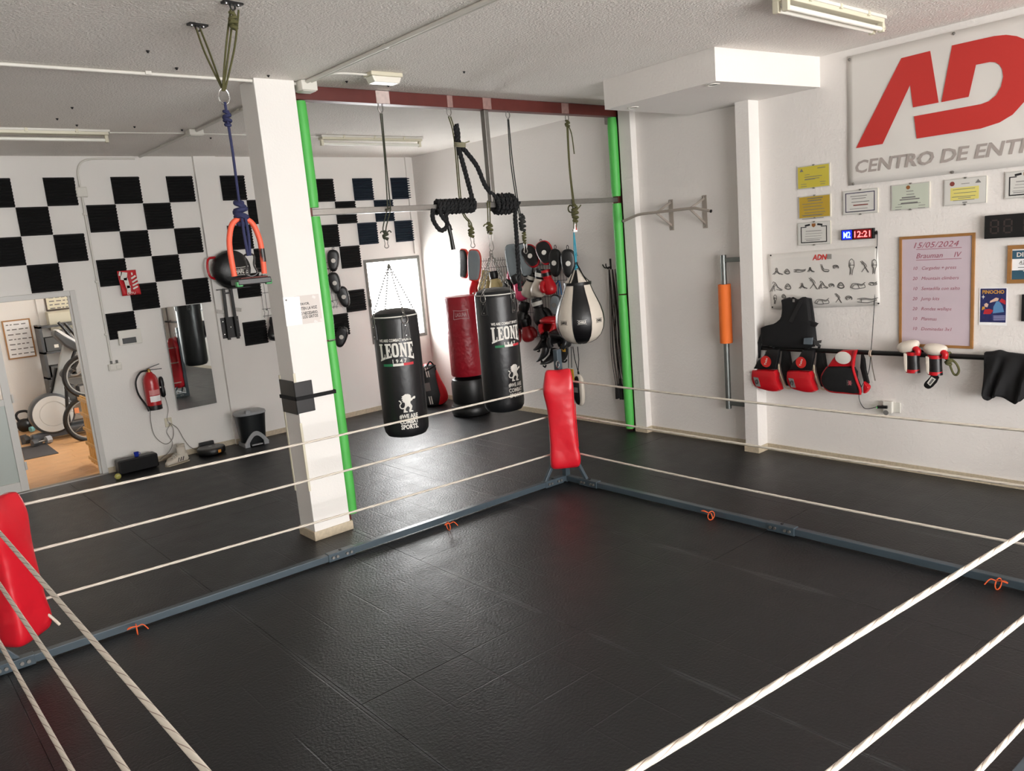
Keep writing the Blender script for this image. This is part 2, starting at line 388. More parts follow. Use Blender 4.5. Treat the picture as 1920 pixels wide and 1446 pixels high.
# ------------------------------------------------------------------ side room beyond the door
WOODFLOOR = mat('honey_wood_laminate', (196, 148, 100), .4, vary=(6, .18))
RX0, RX1, RY1, RZ = .1, 4.1, 14.4, 2.75
fl2 = struct(MB().box(RX0, RX1, YW+.0, RY1, -.12, -.012).build('floor_side_room', WOODFLOOR, smooth=False))
for i in range(23):
    y = YW + .02 + i*.196
    if y+.19 > RY1: break
    x = RX0 - random.random()*.9
    while x < RX1:
        x1 = x + 1.2; a, c = max(x, RX0), min(x1, RX1)
        if c-a > .05: MB().box(a+.001, c-.001, y+.001, y+.195, -.011, -.002).build('plank', WOODFLOOR, fl2, smooth=False)
        x = x1
sr = MB(); sr.box(RX0-.1, RX0, YW+.2, RY1, -.1, RZ); sr.box(RX0-.1, RX1+.1, RY1, RY1+.1, -.1, RZ)
struct(sr.build('wall_side_room', WALL, smooth=False))
sr = MB(); sr.box(RX1, RX1+.1, YW+.2, 11.0, -.1, RZ); sr.box(RX1, RX1+.1, 12.8, RY1, -.1, RZ); sr.box(RX1, RX1+.1, 11.0, 12.8, -.1, 1.0); sr.box(RX1, RX1+.1, 11.0, 12.8, 2.3, RZ)
struct(sr.build('wall_side_room_window', WALL, smooth=False))
struct(MB().box(RX0-.1, RX1+.1, YW+.2, RY1+.1, RZ, RZ+.1).build('ceiling_side_room', CEIL, smooth=False))
struct(MB().box(2.46, RX1, RY1-.03, RY1, 0, RZ).build('trim_5', WALL, smooth=False))

# ================================================================== BOXING RING
CA, CB, CC, CD = Vector((4.92, 5.17, 0)), Vector((.20, 5.33, 0)), Vector((4.93, .82, 0)), Vector((.10, 1.02, 0))
ring = thing('boxing_ring_frame', 'blue-grey steel base frame of the boxing ring with corner posts', 'ring frame', (2.7, 3.2, 0))
Mi = Matrix.Translation(Vector((-2.7, -3.2, 0)))
def ringpart(mb, name, m, parent=ring, **k):
    mb.v = [tuple(Vector(p)-Vector((2.7, 3.2, 0))) for p in mb.v]; return mb.build(name, m, parent, **k)
TZ = .035
def side(a, b, joints):
    d = (b-a).normalized(); n = Vector((-d.y, d.x, 0)); L = (b-a).length
    tube_ = ringpart(MB().bar(a+Vector((0,0,TZ)), b+Vector((0,0,TZ)), .05, .05), 'base_bar', GREYMET, smooth=False, bevel=.004)
    for t in joints:
        c = a+d*t
        sl = ringpart(MB().bar(c-d*.11+Vector((0,0,TZ)), c+d*.11+Vector((0,0,TZ)), .062, .062), 'joint_sleeve', GREYMET, smooth=False, bevel=.004)
        for s in (-.075, -.04, .04, .075):
            for sd in (-1, 1):
                q = c+d*s+n*sd*.03+Vector((0,0,TZ)); ringpart(MB().cyl(q, q+n*sd*.012, .011, n=8), 'bolt', STEEL, sl)
        ringpart(MB().box(c.x-.008, c.x+.008, c.y-.008, c.y+.008, TZ+.031, TZ+.037), 'pin', BLACKM, sl, smooth=False)
side(CB, CA, (.24, 2.38, 4.55)); side(CA, CC, (.30, 2.22, 4.1)); side(CB, CD, (.4, 2.2)); side(CD, CC, (.4, 2.2, 4.1))
for c, o1, o2 in ((CA, Vector((-1,.03,0)), Vector((0,-1,0))), (CB, Vector((1,0,0)), Vector((0,-1,0))), (CC, Vector((-1,0,0)), Vector((0,1,0))), (CD, Vector((1,0,0)), Vector((0,1,0)))):
    ringpart(MB().bar(c+Vector((0,0,.0)), c+Vector((0,0,1.25)), .055, .055, up=(1,0,0)), 'corner_post', GREYMET, smooth=False, bevel=.004)
    for o in (o1, o2):
        ringpart(MB().bar(c+Vector((0,0,.42)), c+o*.27+Vector((0,0,.05)), .03, .03), 'brace', GREYMET, smooth=False, bevel=.003)
    q = c+Vector((0,0,1.12))+(o1+o2)*.045
    ring_pts = [q+Vector((math.cos(a)*.02, 0, math.sin(a)*.03)) for a in [2*PI*i/14 for i in range(14)]]
    ringpart(MB().tube(ring_pts, .004, 6, True), 'shackle', CHROME)
def cushion(name, c, ang, label, ears=True):
    t = thing(name, label, 'corner cushion', (c.x, c.y, .16), ang, 'red corner cushions on the ring posts')
    # a stuffed red vinyl sleeve folded around the post, pinched at the top
    rs = []; H = .88
    for k, (z, w, d, ox) in enumerate(((0, .11, .05, .0), (.015, .135, .075, .0), (.06, .142, .088, .004), (.13, .14, .085, .006), (.19, .128, .082, .0), (.30, .124, .082, 0), (.45, .124, .08, 0), (.58, .126, .08, -.002), (.66, .135, .085, -.01), (.74, .142, .088, -.014), (.80, .134, .075, -.008), (.85, .118, .05, -.002), (.875, .10, .028, 0))):
        ring_ = []
        for j in range(32):
            a = 2*PI*j/32; ca, sa = math.cos(a), math.sin(a)
            e = .42
            x = math.copysign(abs(ca)**e, ca)*w + ox; y = math.copysign(abs(sa)**e, sa)*d
            zz = z + (.065*(abs(x)/.12)**1.2 if z > .8 else 0)*(1 if ears else .4)
            y += .006*math.sin(9*z+3*x*8)
            ring_.append((x, y, zz))
        rs.append(ring_)
    MB().rings(rs).build('cushion', REDV, t, sub=1)
    MB().tube([( .10, -.06, .03), (.132, -.02, .2), (.128, -.03, .45), (.13, -.03, .6)], .004, 6).build('seam', REDV, t)
    return t
cushion('corner_cushion', CA+Vector((-.07, -.07, 0)), math.radians(-42), 'red vinyl corner cushion on the far ring post below the pear bag')
cushion('corner_cushion', CB+Vector((.335, -.01, 0)), math.radians(40), 'large red vinyl corner cushion cut by the left picture edge', False)
cushion('corner_cushion', CC+Vector((-.085, .085, 0)), math.radians(-135), 'red vinyl corner cushion on the ring post seen in the mirror')
cushion('corner_cushion', CD+Vector((.085, .085, 0)), math.radians(135), 'red vinyl corner cushion on the near ring post below the viewer')
def rope_material():
    m = bpy.data.materials.new('flecked_white_rope'); m.use_nodes = True; nt = m.node_tree; b = nt.nodes['Principled BSDF']; b.inputs['Roughness'].default_value = .75
    tc = nt.nodes.new('ShaderNodeUVMap'); wv = nt.nodes.new('ShaderNodeTexWave'); wv.inputs['Scale'].default_value = 1; wv.wave_type = 'BANDS'; wv.bands_direction = 'DIAGONAL'
    nt.links.new(tc.outputs[0], wv.inputs[0])
    cr = nt.nodes.new('ShaderNodeValToRGB'); cr.color_ramp.elements[0].position = .0; cr.color_ramp.elements[1].position = .06
    cr.color_ramp.elements[0].color = rgb((150, 130, 118)); cr.color_ramp.elements[1].color = rgb((226, 218, 204))
    nt.links.new(wv.outputs['Fac'], cr.inputs[0]); nt.links.new(cr.outputs[0], b.inputs['Base Color'])
    bp = nt.nodes.new('ShaderNodeBump'); bp.inputs['Distance'].default_value = .004; bp.inputs['Strength'].default_value = .7; nt.links.new(wv.outputs['Fac'], bp.inputs['Height']); nt.links.new(bp.outputs[0], b.inputs['Normal'])
    return m
ROPEM = rope_material()
def ring_rope(a, b, sag, label, r=.0105):
    a, b = Vector(a), Vector(b); N = 40; pts = []
    for i in range(N+1):
        t = i/N; p = a.lerp(b, t); p.z -= sag*4*t*(1-t); pts.append(p-a)
    mb = MB().tube(pts, r, 10)
    o = mb.build('ring_rope', ROPEM); o.location = a
    me = o.data; uv = me.uv_layers.new(name='UVMap'); L = (b-a).length
    for poly in me.polygons:
        for li in poly.loop_indices:
            vi = me.loops[li].vertex_index; uv.data[li].uv = (vi//10/N*L*5.5, (vi % 10)/10*1.6)
    tag(o, label, 'rope', 'white ropes of the boxing ring')
for nm, z1, z2, sg in (('top', .905, .95, .01), ('middle', .635, .655, .01), ('bottom', .275, .34, .008)):
    ring_rope((CA.x-.10, CA.y+.06, z1), (CB.x+.40, CB.y+.08, z2), sg, '%s white rope of the ring side passing in front of the column' % nm, .0088)
for nm, z1, z2, sg in (('top', .95, .95, .015), ('middle', .62, .62, .015), ('bottom', .27, .27, .02)):
    ring_rope((CA.x+.06, CA.y-.09, z1), (CC.x+.06, CC.y+.12, z2), sg, '%s white rope of the ring side along the wall with the banner' % nm, .0088)
for nm, x1, y1, z1, x2, z2 in (('top', .46, 5.25, .95, .54, .95), ('middle', .42, 5.25, .65, .48, .65), ('bottom', .37, 5.25, .31, .43, .31)):
    ring_rope((x1, y1, z1), (x2, CD.y+.1, z2), .0, '%s white rope running from the left corner cushion down to the picture bottom' % nm)
for nm, p, q in (('top', (.55, 1.25, .95), (4.86, .82, .95)), ('middle', (.55, 1.16, .63), (4.86, .82, .62)), ('bottom', (.55, 1.03, .27), (4.86, .80, .26))):
    ring_rope(p, q, .0, '%s white rope crossing the lower right picture corner' % nm)
e_ = MB().tube(catmull([(0,0,0), (.03,-.02,-.03), (.07,-.03,-.10)], 4), .009, 8).build('rope_end', ROPEW); e_.location = at_y(80, 1148, CB.y+.01)
tag(e_, 'short loose white rope end below the left corner cushion', 'rope')
def orange_tie(px, py, label, flip=1):
    p = at_z(px, py, .065)
    t = MB(); t.tube([(0.03*math.cos(a)*.2, .034*math.cos(a), -.03+.034*math.sin(a)) for a in [2*PI*i/16 for i in range(16)]], .0035, 6, True)
    t.tube(catmull([(0,-.03,0), (-.03*flip,-.045,.012), (-.06*flip,-.04,.006), (-.04*flip,-.03,.01), (0,-.03,0), (.03*flip,-.04,.005), (.055*flip,-.055,-.03)], 5), .0035, 6)
    o = t.build('string_tie', ORANGES); o.location = p; tag(o, label, 'string', 'orange strings knotted to the ring base'); return o
orange_tie(255, 1172, 'orange string knotted round the base bar nearest the left corner'); o = orange_tie(840, 980, 'orange string knotted round the base bar in front of the column base')
o = orange_tie(1333, 960, 'orange string bow on the base bar right of the far corner post'); o.rotation_euler = (0, 0, -PI/2)
o = orange_tie(1872, 1086, 'orange string loop on the base bar at the right picture edge', -1); o.rotation_euler = (0, 0, -PI/2)

# ================================================================== STEEL RIG with green padding
YB = 5.92
rig = thing('pull_up_rig', 'red-brown steel rig with green padded posts between column and wall', 'rig', (3.0, YB, 0))
def rp(mb, name, m, parent=rig, **k):
    mb.v = [tuple(Vector(p)-Vector((3.0, YB, 0))) for p in mb.v]; return mb.build(name, m, parent, **k)
beam = rp(MB().box(2.95, XW-.005, YB-.05, YB+.05, 3.47, 3.575), 'beam', BROWNMET, smooth=False, bevel=.004)
SCR = mat('scraped_primer', (150, 118, 112), .6, vary=(25, .4)); SCR2 = mat('bare_primer', (206, 188, 182), .6, vary=(25, .25))
for x, w in ((3.80, .13), (4.50, .06), (4.93, .1), (5.95, .1)):
    rp(MB().box(x-w/2, x+w/2, YB-.053, YB-.049, 3.472, 3.573), 'weld_patch', SCR2 if x == 3.80 else SCR, beam, smooth=False)
for x in (3.80, 4.52, 5.22, 6.02):
    rp(MB().tube(catmull([(x-.018, YB, 3.47), (x-.022, YB, 3.43), (x, YB, 3.405), (x+.022, YB, 3.43), (x+.018, YB, 3.47)], 4), .005, 6), 'eye_ring', STEEL, beam)
rp(MB().box(2.95, 3.0, YB-.03, YB+.06, 3.45, 3.57), 'end_bracket', STEEL, beam, smooth=False)
rp(MB().box(6.64, 6.78, YB-.03, YB+.05, 3.40, 3.47), 'end_bracket', STEEL, beam, smooth=False)
for px_, pads, dx in ((3.005, ((3.46, 2.645), (2.575, 1.585), (1.57, .085)), .045), (6.735, ((3.46, 2.635), (2.56, 1.575), (1.56, .03)), -.055)):
    post = rp(MB().box(px_-.035, px_+.035, YB-.03, YB+.05, 0, 3.47), 'post', BROWNMET, smooth=False, bevel=.004)
    for z1, z0 in pads:
        prof = []
        for i in range(9):
            z = z0+(z1-z0)*i/8
            prof.append((.052 if 0 < i < 8 else .047, z))
        rp(MB().lathe([(.02, z0)]+prof+[(.02, z1)], (px_+dx, YB-.02, 0), 24), 'foam_pad', GREEN, post)
cb = rp(MB().bar((3.03, YB, 2.61), (6.72, YB, 2.60), .04, .05), 'crossbar', STEEL, smooth=False, bevel=.004)
rp(MB().bar((4.93, YB, 3.47), (4.93, YB, 2.63), .05, .06, up=(0,1,0)), 'upright', STEEL, smooth=False, bevel=.004)

# ================================================================== generic sparring gear
def ell(cx, cy, z, rx, ry, n=20, e=1.0):
    out = []
    for j in range(n):
        a = 2*PI*j/n; ca, sa = math.cos(a), math.sin(a)
        out.append((cx+math.copysign(abs(ca)**e, ca)*rx, cy+math.copysign(abs(sa)**e, sa)*ry, z))
    return out
def egg(w, h, taper=.25, n=28, k=1.0, e=.8):
    """outline of a mitt: wide top, narrower bottom"""
    pts = []
    for j in range(n):
        a = 2*PI*j/n; ca, sa = math.cos(a), math.sin(a)
        x = math.copysign(abs(ca)**e, ca)*w/2*k; z = math.copysign(abs(sa)**e, sa)*h/2*k
        x *= 1-taper*(.5-z/h) if z < h/2 else 1
        pts.append((x, z))
    return pts
def glove(label, group, loc, rot, body, cuff, thumb=None, scale=1.0, mirror=1, mark=None):
    t = thing('boxing_glove', label, 'boxing glove', loc, 0, group); t.rotation_euler = rot; t.scale = (scale*mirror, scale, scale)
    rs = [ell(0, 0, -.155, .02, .015), ell(0, -.005, -.15, .055, .04), ell(0, -.01, -.125, .078, .062), ell(-.004, -.008, -.085, .086, .07), ell(-.004, 0, -.04, .08, .066), ell(0, .006, .005, .066, .056), ell(0, .008, .045, .054, .046), ell(0, .008, .06, .05, .044)]
    MB().rings(rs).build('fist', body, t, sub=1)
    MB().tube(catmull([(.055, -.02, .02), (.088, -.035, -.02), (.092, -.045, -.07), (.07, -.05, -.105)], 4), [.024, .027, .03, .031, .032, .033, .033, .033, .032, .031, .028, .024, .014], 12).build('thumb', thumb or body, t)
    cf = MB(); cf.rings([ell(0, .008, .05, .052, .046), ell(0, .008, .06, .056, .05), ell(0, .008, .1, .057, .05), ell(0, .008, .14, .06, .052), ell(0, .008, .15, .056, .048)], cap1=False)
    cf.rings([ell(0, .008, .15, .056, .048), ell(0, .008, .1, .045, .04)], cap0=False)
    c = cf.build('cuff', cuff, t)
    MB().rings([ell(0, .008, .075, .0605, .0535), ell(0, .008, .118, .0625, .0555)], cap0=False, cap1=False).build('strap', mark or cuff, c)
    return t
def mitt(label, group, loc, rot, face, rim, target, w=.19, h=.25, curve=.02, scale=1.0, strap=BLACKF):
    t = thing('focus_mitt', label, 'focus mitt', loc, 0, group); t.rotation_euler = rot; t.scale = (scale,)*3
    def ring_(k, y): return [(x, y-curve*(2*abs(z)/h)**2*(1 if z > 0 else .6), z) for x, z in egg(w, h, .3, k=k)]
    MB().rings([ring_(.86, -.012), ring_(.97, -.004), ring_(1.0, .012), ring_(.98, .028), ring_(.9, .034)]).build('rim', rim, t, sub=1)
    MB().rings([ring_(.93, -.006), ring_(.9, -.02), ring_(.8, -.03), ring_(.5, -.036), ring_(.2, -.038)]).build('striking_pad', face, t, sub=1)
    MB().lathe([(.03, -.012), (.03, 0), (.027, .003), (.001, .003)], (0, -.042, 0), 20, axis='y').build('target_dot', target, t)
    MB().tube(catmull([(-w*.3, .03, .02), (-w*.1, .075, .0), (w*.1, .075, .0), (w*.3, .03, .02)], 4), .016, 8).build('hand_strap', strap, t)
    lp = [(0, .01, h*.5+.02+.02*math.sin(a)) if False else (.012*math.cos(a), .012, h*.5+.015+.025*math.sin(a)) for a in [2*PI*i/12 for i in range(12)]]
    MB().tube(lp, .004, 6, True).build('hanging_loop', BLACKF, t)
    return t
def thai_pad(label, group, loc, rot, face, rim, w=.19, h=.40, scale=1.0, back=BLACKV):
    t = thing('thai_pad', label, 'kick pad', loc, 0, group); t.rotation_euler = rot; t.scale = (scale,)*3
    def sec(z, k, y0, th):
        return [(math.copysign(abs(math.cos(a))**.5, math.cos(a))*w/2*k, y0+math.copysign(abs(math.sin(a))**.6, math.sin(a))*th/2, z) for a in [2*PI*j/20 for j in range(20)]]
    prof = [(-.5, .5, .02), (-.485, .72, .035), (-.4, .84, .05), (-.2, .95, .055), (.1, 1.0, .06), (.3, .98, .06), (.43, .8, .055), (.49, .55, .04), (.5, .35, .02)]
    MB().rings([sec(z*h, k, .0-.03*(2*abs(z))**2, th) for z, k, th in prof]).build('pad', rim, t, sub=1)
    MB().rings([sec(z*h*.93, k*.88, -.022-.03*(2*abs(z))**2, th*.7) for z, k, th in prof]).build('striking_face', face, t, sub=1)
    MB().lathe([(.035, -.012), (.035, 0), (.03, .004), (.001, .004)], (0, -.041, .08), 18, axis='y').build('emblem', mat('pad_emblem_grey', (150, 158, 160), .5), t)
    for z in (.06, -.06):
        MB().tube(catmull([(-.07, .025, z), (-.03, .07, z), (.03, .07, z), (.07, .025, z)], 4), .012, 8).build('arm_strap', back, t)
    return t
def wire_panel(name, label, x0, x1, z0, z1, loc, rotz, bands, step=.05):
    t = thing(name, label, 'wire grid', loc, rotz); WIRE = mat('grey_galvanised_wire', (96, 94, 92), .45, .6)
    zb = sorted(bands)
    def prof(x):     # upright wire folded into V beads at the bands
        pts = [(x, 0, z0)]
        for z in zb: pts += [(x, 0, z-.045), (x, -.03, z), (x, 0, z+.045)]
        return pts + [(x, 0, z1)]
    me = MB().tube(prof(0), .0028, 5).mesh('upright_wire', WIRE)
    x = x0
    while x <= x1+.001:
        o = bpy.data.objects.new('upright_wire', me); COL.objects.link(o); o.parent = t; o.location = (x, 0, 0); x += step
    zs = []
    for z in zb: zs += [z-.045, z+.045]
    k = z0+.12
    while k < z1:
        if all(abs(k-z) > .09 for z in zb): zs.append(k)
        k += .2
    me = MB().tube([(x0-.02, -.006, 0), (x1+.02, -.006, 0)], .0032, 5).mesh('cross_wire', WIRE)
    for z in zs:
        o = bpy.data.objects.new('cross_wire', me); COL.objects.link(o); o.parent = t; o.location = (0, 0, z)
    for x_, z_ in ((x0+.05, z0+.1), (x1-.05, z0+.1), (x0+.05, z1-.1), (x1-.05, z1-.1)):
        MB().cyl((x_, 0, z_), (x_, .035, z_), .006, n=6).build('wall_hook', WIRE, t)
    return t

# ================================================================== CEILING
def batten(name, label, x0, x1, y, two=False):
    t = thing(name, label, 'ceiling lamp', ((x0+x1)/2, y, ZC), 0, 'fluorescent lamps under the ceiling'); h = (x1-x0)/2
    MB().prism([(-.055, 0), (.055, 0), (.05, -.045), (-.05, -.045)], -h, h, f=lambda x, yy, z: (yy, x, z)).build('housing', CREAMP, t, smooth=False, bevel=.004)
    MB().prism([(-.062, 0), (.062, 0), (.062, -.02), (-.062, -.02)], -h-.012, h+.012, f=lambda x, yy, z: (yy, x, z)).build('base_tray', WHITEP, t, smooth=False, bevel=.003)
    TUBE = mat('fluorescent_tube_glass', (236, 234, 224), .25)
    for yy in ((-.032, .032) if two else (0,)):
        MB().cyl((-h+.03, yy, -.085), (h-.03, yy, -.085), .016, n=14).build('tube', TUBE, t)
        for s in (-1, 1):
            MB().box(s*h-.03*(1 if s > 0 else 0)-.0, s*h+.03*(0 if s > 0 else 1), yy-.02, yy+.02, -.108, -.04).build('lamp_holder', CREAMP, t, smooth=False, bevel=.004)
    for x in (-h*.6, 0, h*.6): MB().box(x-.012, x+.012, -.066, .066, -.03, -.0).build('clip', CREAMP, t, smooth=False)
    if two:
        for yy in (-.032, .032): MB().tube(catmull([(h-.01, yy, -.085), (h+.045, yy, -.08), (h+.05, yy+.01, -.045), (h+.0, yy, -.02)], 5), .006, 6).build('lead_wire', CREAMP, t)
    return t
batten('fluorescent_lamp', 'single tube batten lamp on the ceiling behind the red beam', 4.43, 5.77, 8.19)
batten('fluorescent_lamp', 'batten lamp on the ceiling above the doorway, cut by the left edge', .90, 2.24, 8.19)
batten('fluorescent_lamp', 'twin tube batten lamp on the ceiling near the banner', 4.66, 5.95, 2.72, True)
def conduit(label, pts, r=.011, clips=(), name='cable_conduit', bend=True, m=WHITEP):
    p0 = Vector(pts[0]); t = thing(name, label, 'conduit', p0)
    P = [Vector(p)-p0 for p in pts]
    MB().tube(P, r, 10).build('pipe', m, t)
    for c in clips:
        c = Vector(c)-p0; MB().box(c.x-.02, c.x+.02, c.y-.02, c.y+.02, c.z-.012, c.z+.012).build('clip', m, t, smooth=False, bevel=.003)
    return t
zc = ZC-.017
conduit('long white conduit across the ceiling left of the column', [(FX0, 5.78, zc), (2.98, 5.78, zc)], .012, [(x, 5.78, zc+.004) for x in (-1.5, .4, 1.9)])
conduit('white conduit pair running along the ceiling towards the viewer', [(3.02, 5.70, zc), (3.06, 2.0, zc), (3.06, -2.6, zc)], .014, [(3.04, 4.6, zc+.004), (3.05, 3.3, zc+.004)])
conduit('thin white conduit beside the ceiling pair', [(3.06, 5.70, zc), (3.10, 2.0, zc), (3.10, -2.6, zc)], .008)
conduit('short white conduit leading to the emergency light', catmull([(3.06, 5.5, zc), (3.08, 5.40, zc), (3.16, 5.355, zc), (3.34, 5.34, zc)], 5), .008)
conduit('white conduit on the ceiling behind the column', [(2.99, 6.02, zc), (2.99, 8.0, zc), (2.985, 9.80, zc)], .014, [(2.99, 6.9, zc+.004), (2.99, 9.0, zc+.004)])
conduit('thin white conduit joining two ceiling lamps', [(2.26, 8.19, zc), (3.0, 8.13, zc), (4.41, 8.19, zc)], .007)
conduit('white conduit bending down the back wall to the switches', catmull([(2.95, YW-.02, ZC-.03), (2.55, YW-.02, ZC-.03), (2.40, YW-.02, 3.52), (2.335, YW-.02, 3.42), (2.33, YW-.02, 3.24)], 5) + [(2.335, YW-.02, 1.29)], .011, [(2.33, YW-.022, z) for z in (2.95, 2.2, 1.6)])
def jbox(label, c, sx, sy, sz, m=WHITEP):
    t = thing('junction_box', label, 'junction box', c)
    MB().box(-sx/2, sx/2, -sy/2, sy/2, -sz/2, sz/2).build('box', m, t, smooth=False, bevel=.006)
    if sz < sy: MB().box(-sx*.42, sx*.42, -sy*.42, sy*.42, -sz/2-.006, -sz/2).build('lid', m, t, smooth=False, bevel=.003)
    else: MB().box(-sx*.42, sx*.42, -sy/2-.006, -sy/2, -sz*.42, sz*.42).build('lid', m, t, smooth=False, bevel=.003)
    return t
jbox('white junction box at the top of the column by the red beam', (3.04, 5.74, ZC-.04), .13, .12, .075)
jbox('white junction box on the ceiling behind the column', (2.99, 8.02, ZC-.03), .14, .12, .055)
jbox('white junction box on the back wall above the poster', (2.333, YW-.022, 3.19), .115, .04, .11)
em = thing('emergency_light', 'white rectangular emergency light on the ceiling in front of the beam', 'light', (3.48, 5.335, ZC))
MB().box(-.14, .14, -.06, .06, -.03, 0).build('housing', CREAMP, em, smooth=False, bevel=.006)
MB().prism([(-.13, -.03), (.13, -.03), (.11, -.075), (-.11, -.075)], -.05, .05).build('diffuser', mat('frosted_lamp_cover', (236, 232, 220), .3), em, smooth=False, bevel=.006)
plugs = (((277, 95), 'left of the anchor plates, in front of the long conduit'), ((331, 127), 'just in front of the long conduit'), ((135, 201), 'furthest left of the pair in front of the left lamp'), ((107, 222), 'close to the left lamp, leftmost'), ((144, 234), 'at the right end of the left lamp'), ((252, 237), 'beside the thin conduit right of the left lamp'), ((341, 243), 'just left of the junction box behind the column'), ((503, 141), 'above the column top'), ((650, 152), 'below the emergency light, left one'), ((728, 160), 'below the emergency light, right one'), ((870, 134), 'alone between emergency light and boxed duct'), ((1493, 15), 'under the twin tube lamp, left of three'), ((1548, 27), 'under the twin tube lamp, middle of three'), ((1604, 38), 'under the twin tube lamp, right of three'), ((395, 258), 'right of the navy rope behind the junction box'))
for (px, py), lb in plugs:
    p = at_z(px, py, ZC); t = MB().lathe([(.011, 0), (.011, -.005), (.007, -.007), (.007, -.013), (.002, -.015)], (0, 0, 0), 10).build('ceiling_plug', BLACKP); t.location = (p.x, p.y, ZC)
    tag(t, 'small dark ceiling screw plug ' + lb, 'screw', 'screw plugs in the ceiling')

# ------------------------------------------------------------------ ceiling anchors, cords, ring, navy rope and stirrup
A1, A2 = at_z(435, 4, ZC), at_z(370, 45, ZC)
for p, lb in ((A1, 'black ceiling anchor plate holding the knotted olive cord'), (A2, 'black ceiling anchor plate holding the slanting olive cord')):
    t = thing('anchor_plate', lb, 'anchor', (p.x, p.y, ZC), math.radians(8))
    MB().box(-.055, .055, -.022, .022, -.012, 0).build('plate', BLACKM, t, smooth=False, bevel=.003)
    for s in (-.034, .034): MB().lathe([(.009, -.012), (.009, -.017), (.005, -.02)], (s, 0, 0), 8).build('bolt', CHROME, t)
    MB().tube([(.014*math.cos(a), 0, -.022+.016*math.sin(a)) for a in [2*PI*i/14 for i in range(14)]], .005, 6, True).build('eye', BLACKM, t)
RG = Vector((1.83, 4.40, 3.155))       # steel ring where the cords meet
e1, e2 = Vector((A1.x, A1.y, ZC-.035)), Vector((A2.x, A2.y, ZC-.035))
oc = thing('hanging_cord', 'olive cord slung from two ceiling plates to a steel ring', 'cord', RG)
top = RG+Vector((0, 0, .03))
def cordpart(pts, r, nm, m, parent, o=RG): return MB().tube([Vector(p)-o for p in pts], r, 8).build(nm, m, parent)
cordpart(catmull([e2+Vector((-.01, 0, .01)), e2.lerp(top, .4)+Vector((-.015, 0, 0)), top], 6), .0055, 'strand', OLIVE, oc)
cordpart(catmull([e2+Vector((.012, 0, .01)), e2.lerp(top, .4)+Vector((.012, 0, 0)), top], 6), .0055, 'strand', OLIVE, oc)
for dx in (-.012, .004, .03): cordpart(catmull([e1+Vector((dx, 0, .0)), e1.lerp(top, .45)+Vector((dx*1.1, 0, 0)), top+Vector((dx*.3, 0, 0))], 6), .0055, 'strand', OLIVE, oc)
def knot(c, r, h, m, parent, o, turns=4, name='knot'):
    pts = []; turns = max(3, round(h/(r*.8)))
    for i in range(turns*10+1):
        a = 2*PI*i/10; k = i/(turns*10); rr = r*(.55+.45*math.sin(PI*k))
        pts.append(Vector(c)+Vector((rr*math.cos(a), rr*math.sin(a), h*(.5-k)+.45*r*math.sin(a*.5+k*3)))-o)
    return MB().tube(pts, r*.5, 8).build(name, m, parent)
knot(e1+Vector((-.008, 0, -.06)), .017, .085, OLIVE, oc, RG)
sr_ = MB().tube([(.03*math.cos(a), 0, .042*math.sin(a)) for a in [2*PI*i/18 for i in range(18)]], .0038, 8, True).build('steel_ring', CHROME); sr_.location = RG
tag(sr_, 'shiny oval steel ring joining olive cord and navy rope', 'ring')
nr = thing('navy_rope', 'navy blue knotted rope hanging from the steel ring', 'rope', RG)
kz = at_y(452, 400, 4.40).z
cordpart([RG+Vector((0, 0, -.03)), RG+Vector((.004, 0, -.3)), Vector((RG.x, RG.y, kz+.05))], .008, 'strand', NAVY, nr)
knot((RG.x, RG.y, at_y(430, 222, 4.40).z), .018, .07, NAVY, nr, RG)
knot((RG.x, RG.y, kz), .03, .11, NAVY, nr, RG, 5)
cz = at_y(464, 480, 4.40).z
for s in (-1, 1): cordpart(catmull([(RG.x+s*.01, RG.y-.03, kz-.03), (RG.x+s*.012, RG.y-.035, (kz+cz)/2), (RG.x+s*.006, RG.y-.03, cz)], 5), .009, 'strand', NAVY, nr)
def carabiner(label, p, h=.09, w=.045, r=.0045, m=STEEL, group=None, rz=0):
    pts = catmull([(0, 0, 0), (-w*.42, 0, -h*.1), (-w*.3, 0, -h*.5), (-w*.5, 0, -h*.85), (0, 0, -h), (w*.5, 0, -h*.85), (w*.3, 0, -h*.5), (w*.42, 0, -h*.1)], 4, True)
    t = thing('carabiner', label, 'carabiner', p, rz, group)
    MB().tube(pts, r, 8, True).build('body', m, t); MB().tube([(w*.44, 0, -h*.14), (w*.36, 0, -h*.5)], r*1.3, 8).build('gate_sleeve', m, t); return t
carabiner('large dark steel carabiner hanging inside the orange stirrup', (RG.x, RG.y-.03, cz+.01), .125, .07, .0055, BLACKM)
st = thing('stirrup', 'stirrup with coral foam bow and dark tread hanging on the navy rope', 'stirrup', (RG.x, RG.y, kz-.03))
zt = at_y(455, 527, 4.40).z-(kz-.03)
bow = [(-.088, 0, zt+.03), (-.092, 0, zt*.55), (-.085, 0, zt*.3), (-.055, 0, zt*.07), (0, 0, 0), (.055, 0, zt*.07), (.085, 0, zt*.3), (.092, 0, zt*.55), (.088, 0, zt+.03)]
MB().tube(catmull(bow, 5), .0155, 12).build('foam_bow', CORALF, st)
MB().cyl((.0925, 0, zt*.5), (.0925, 0, zt*.72), .0163, n=12).build('tape_band', BLACKP, st)
MB().box(-.095, .1, -.06, .05, zt-.022, zt+.012).build('tread', BLACKP, st, smooth=False, bevel=.005)
MB().box(-.07, .085, -.05, .04, zt+.012, zt+.018).build('tread_cover', mat('maroon_grip', (92, 40, 36), .7), st, smooth=False, bevel=.002)
for s in (-1, 1): MB().box(s*.086-.018, s*.086+.018, -.058, -.03, zt-.03, zt-.002).build('clip', mat('green_plastic', (48, 130, 70), .5), st, smooth=False, bevel=.004)

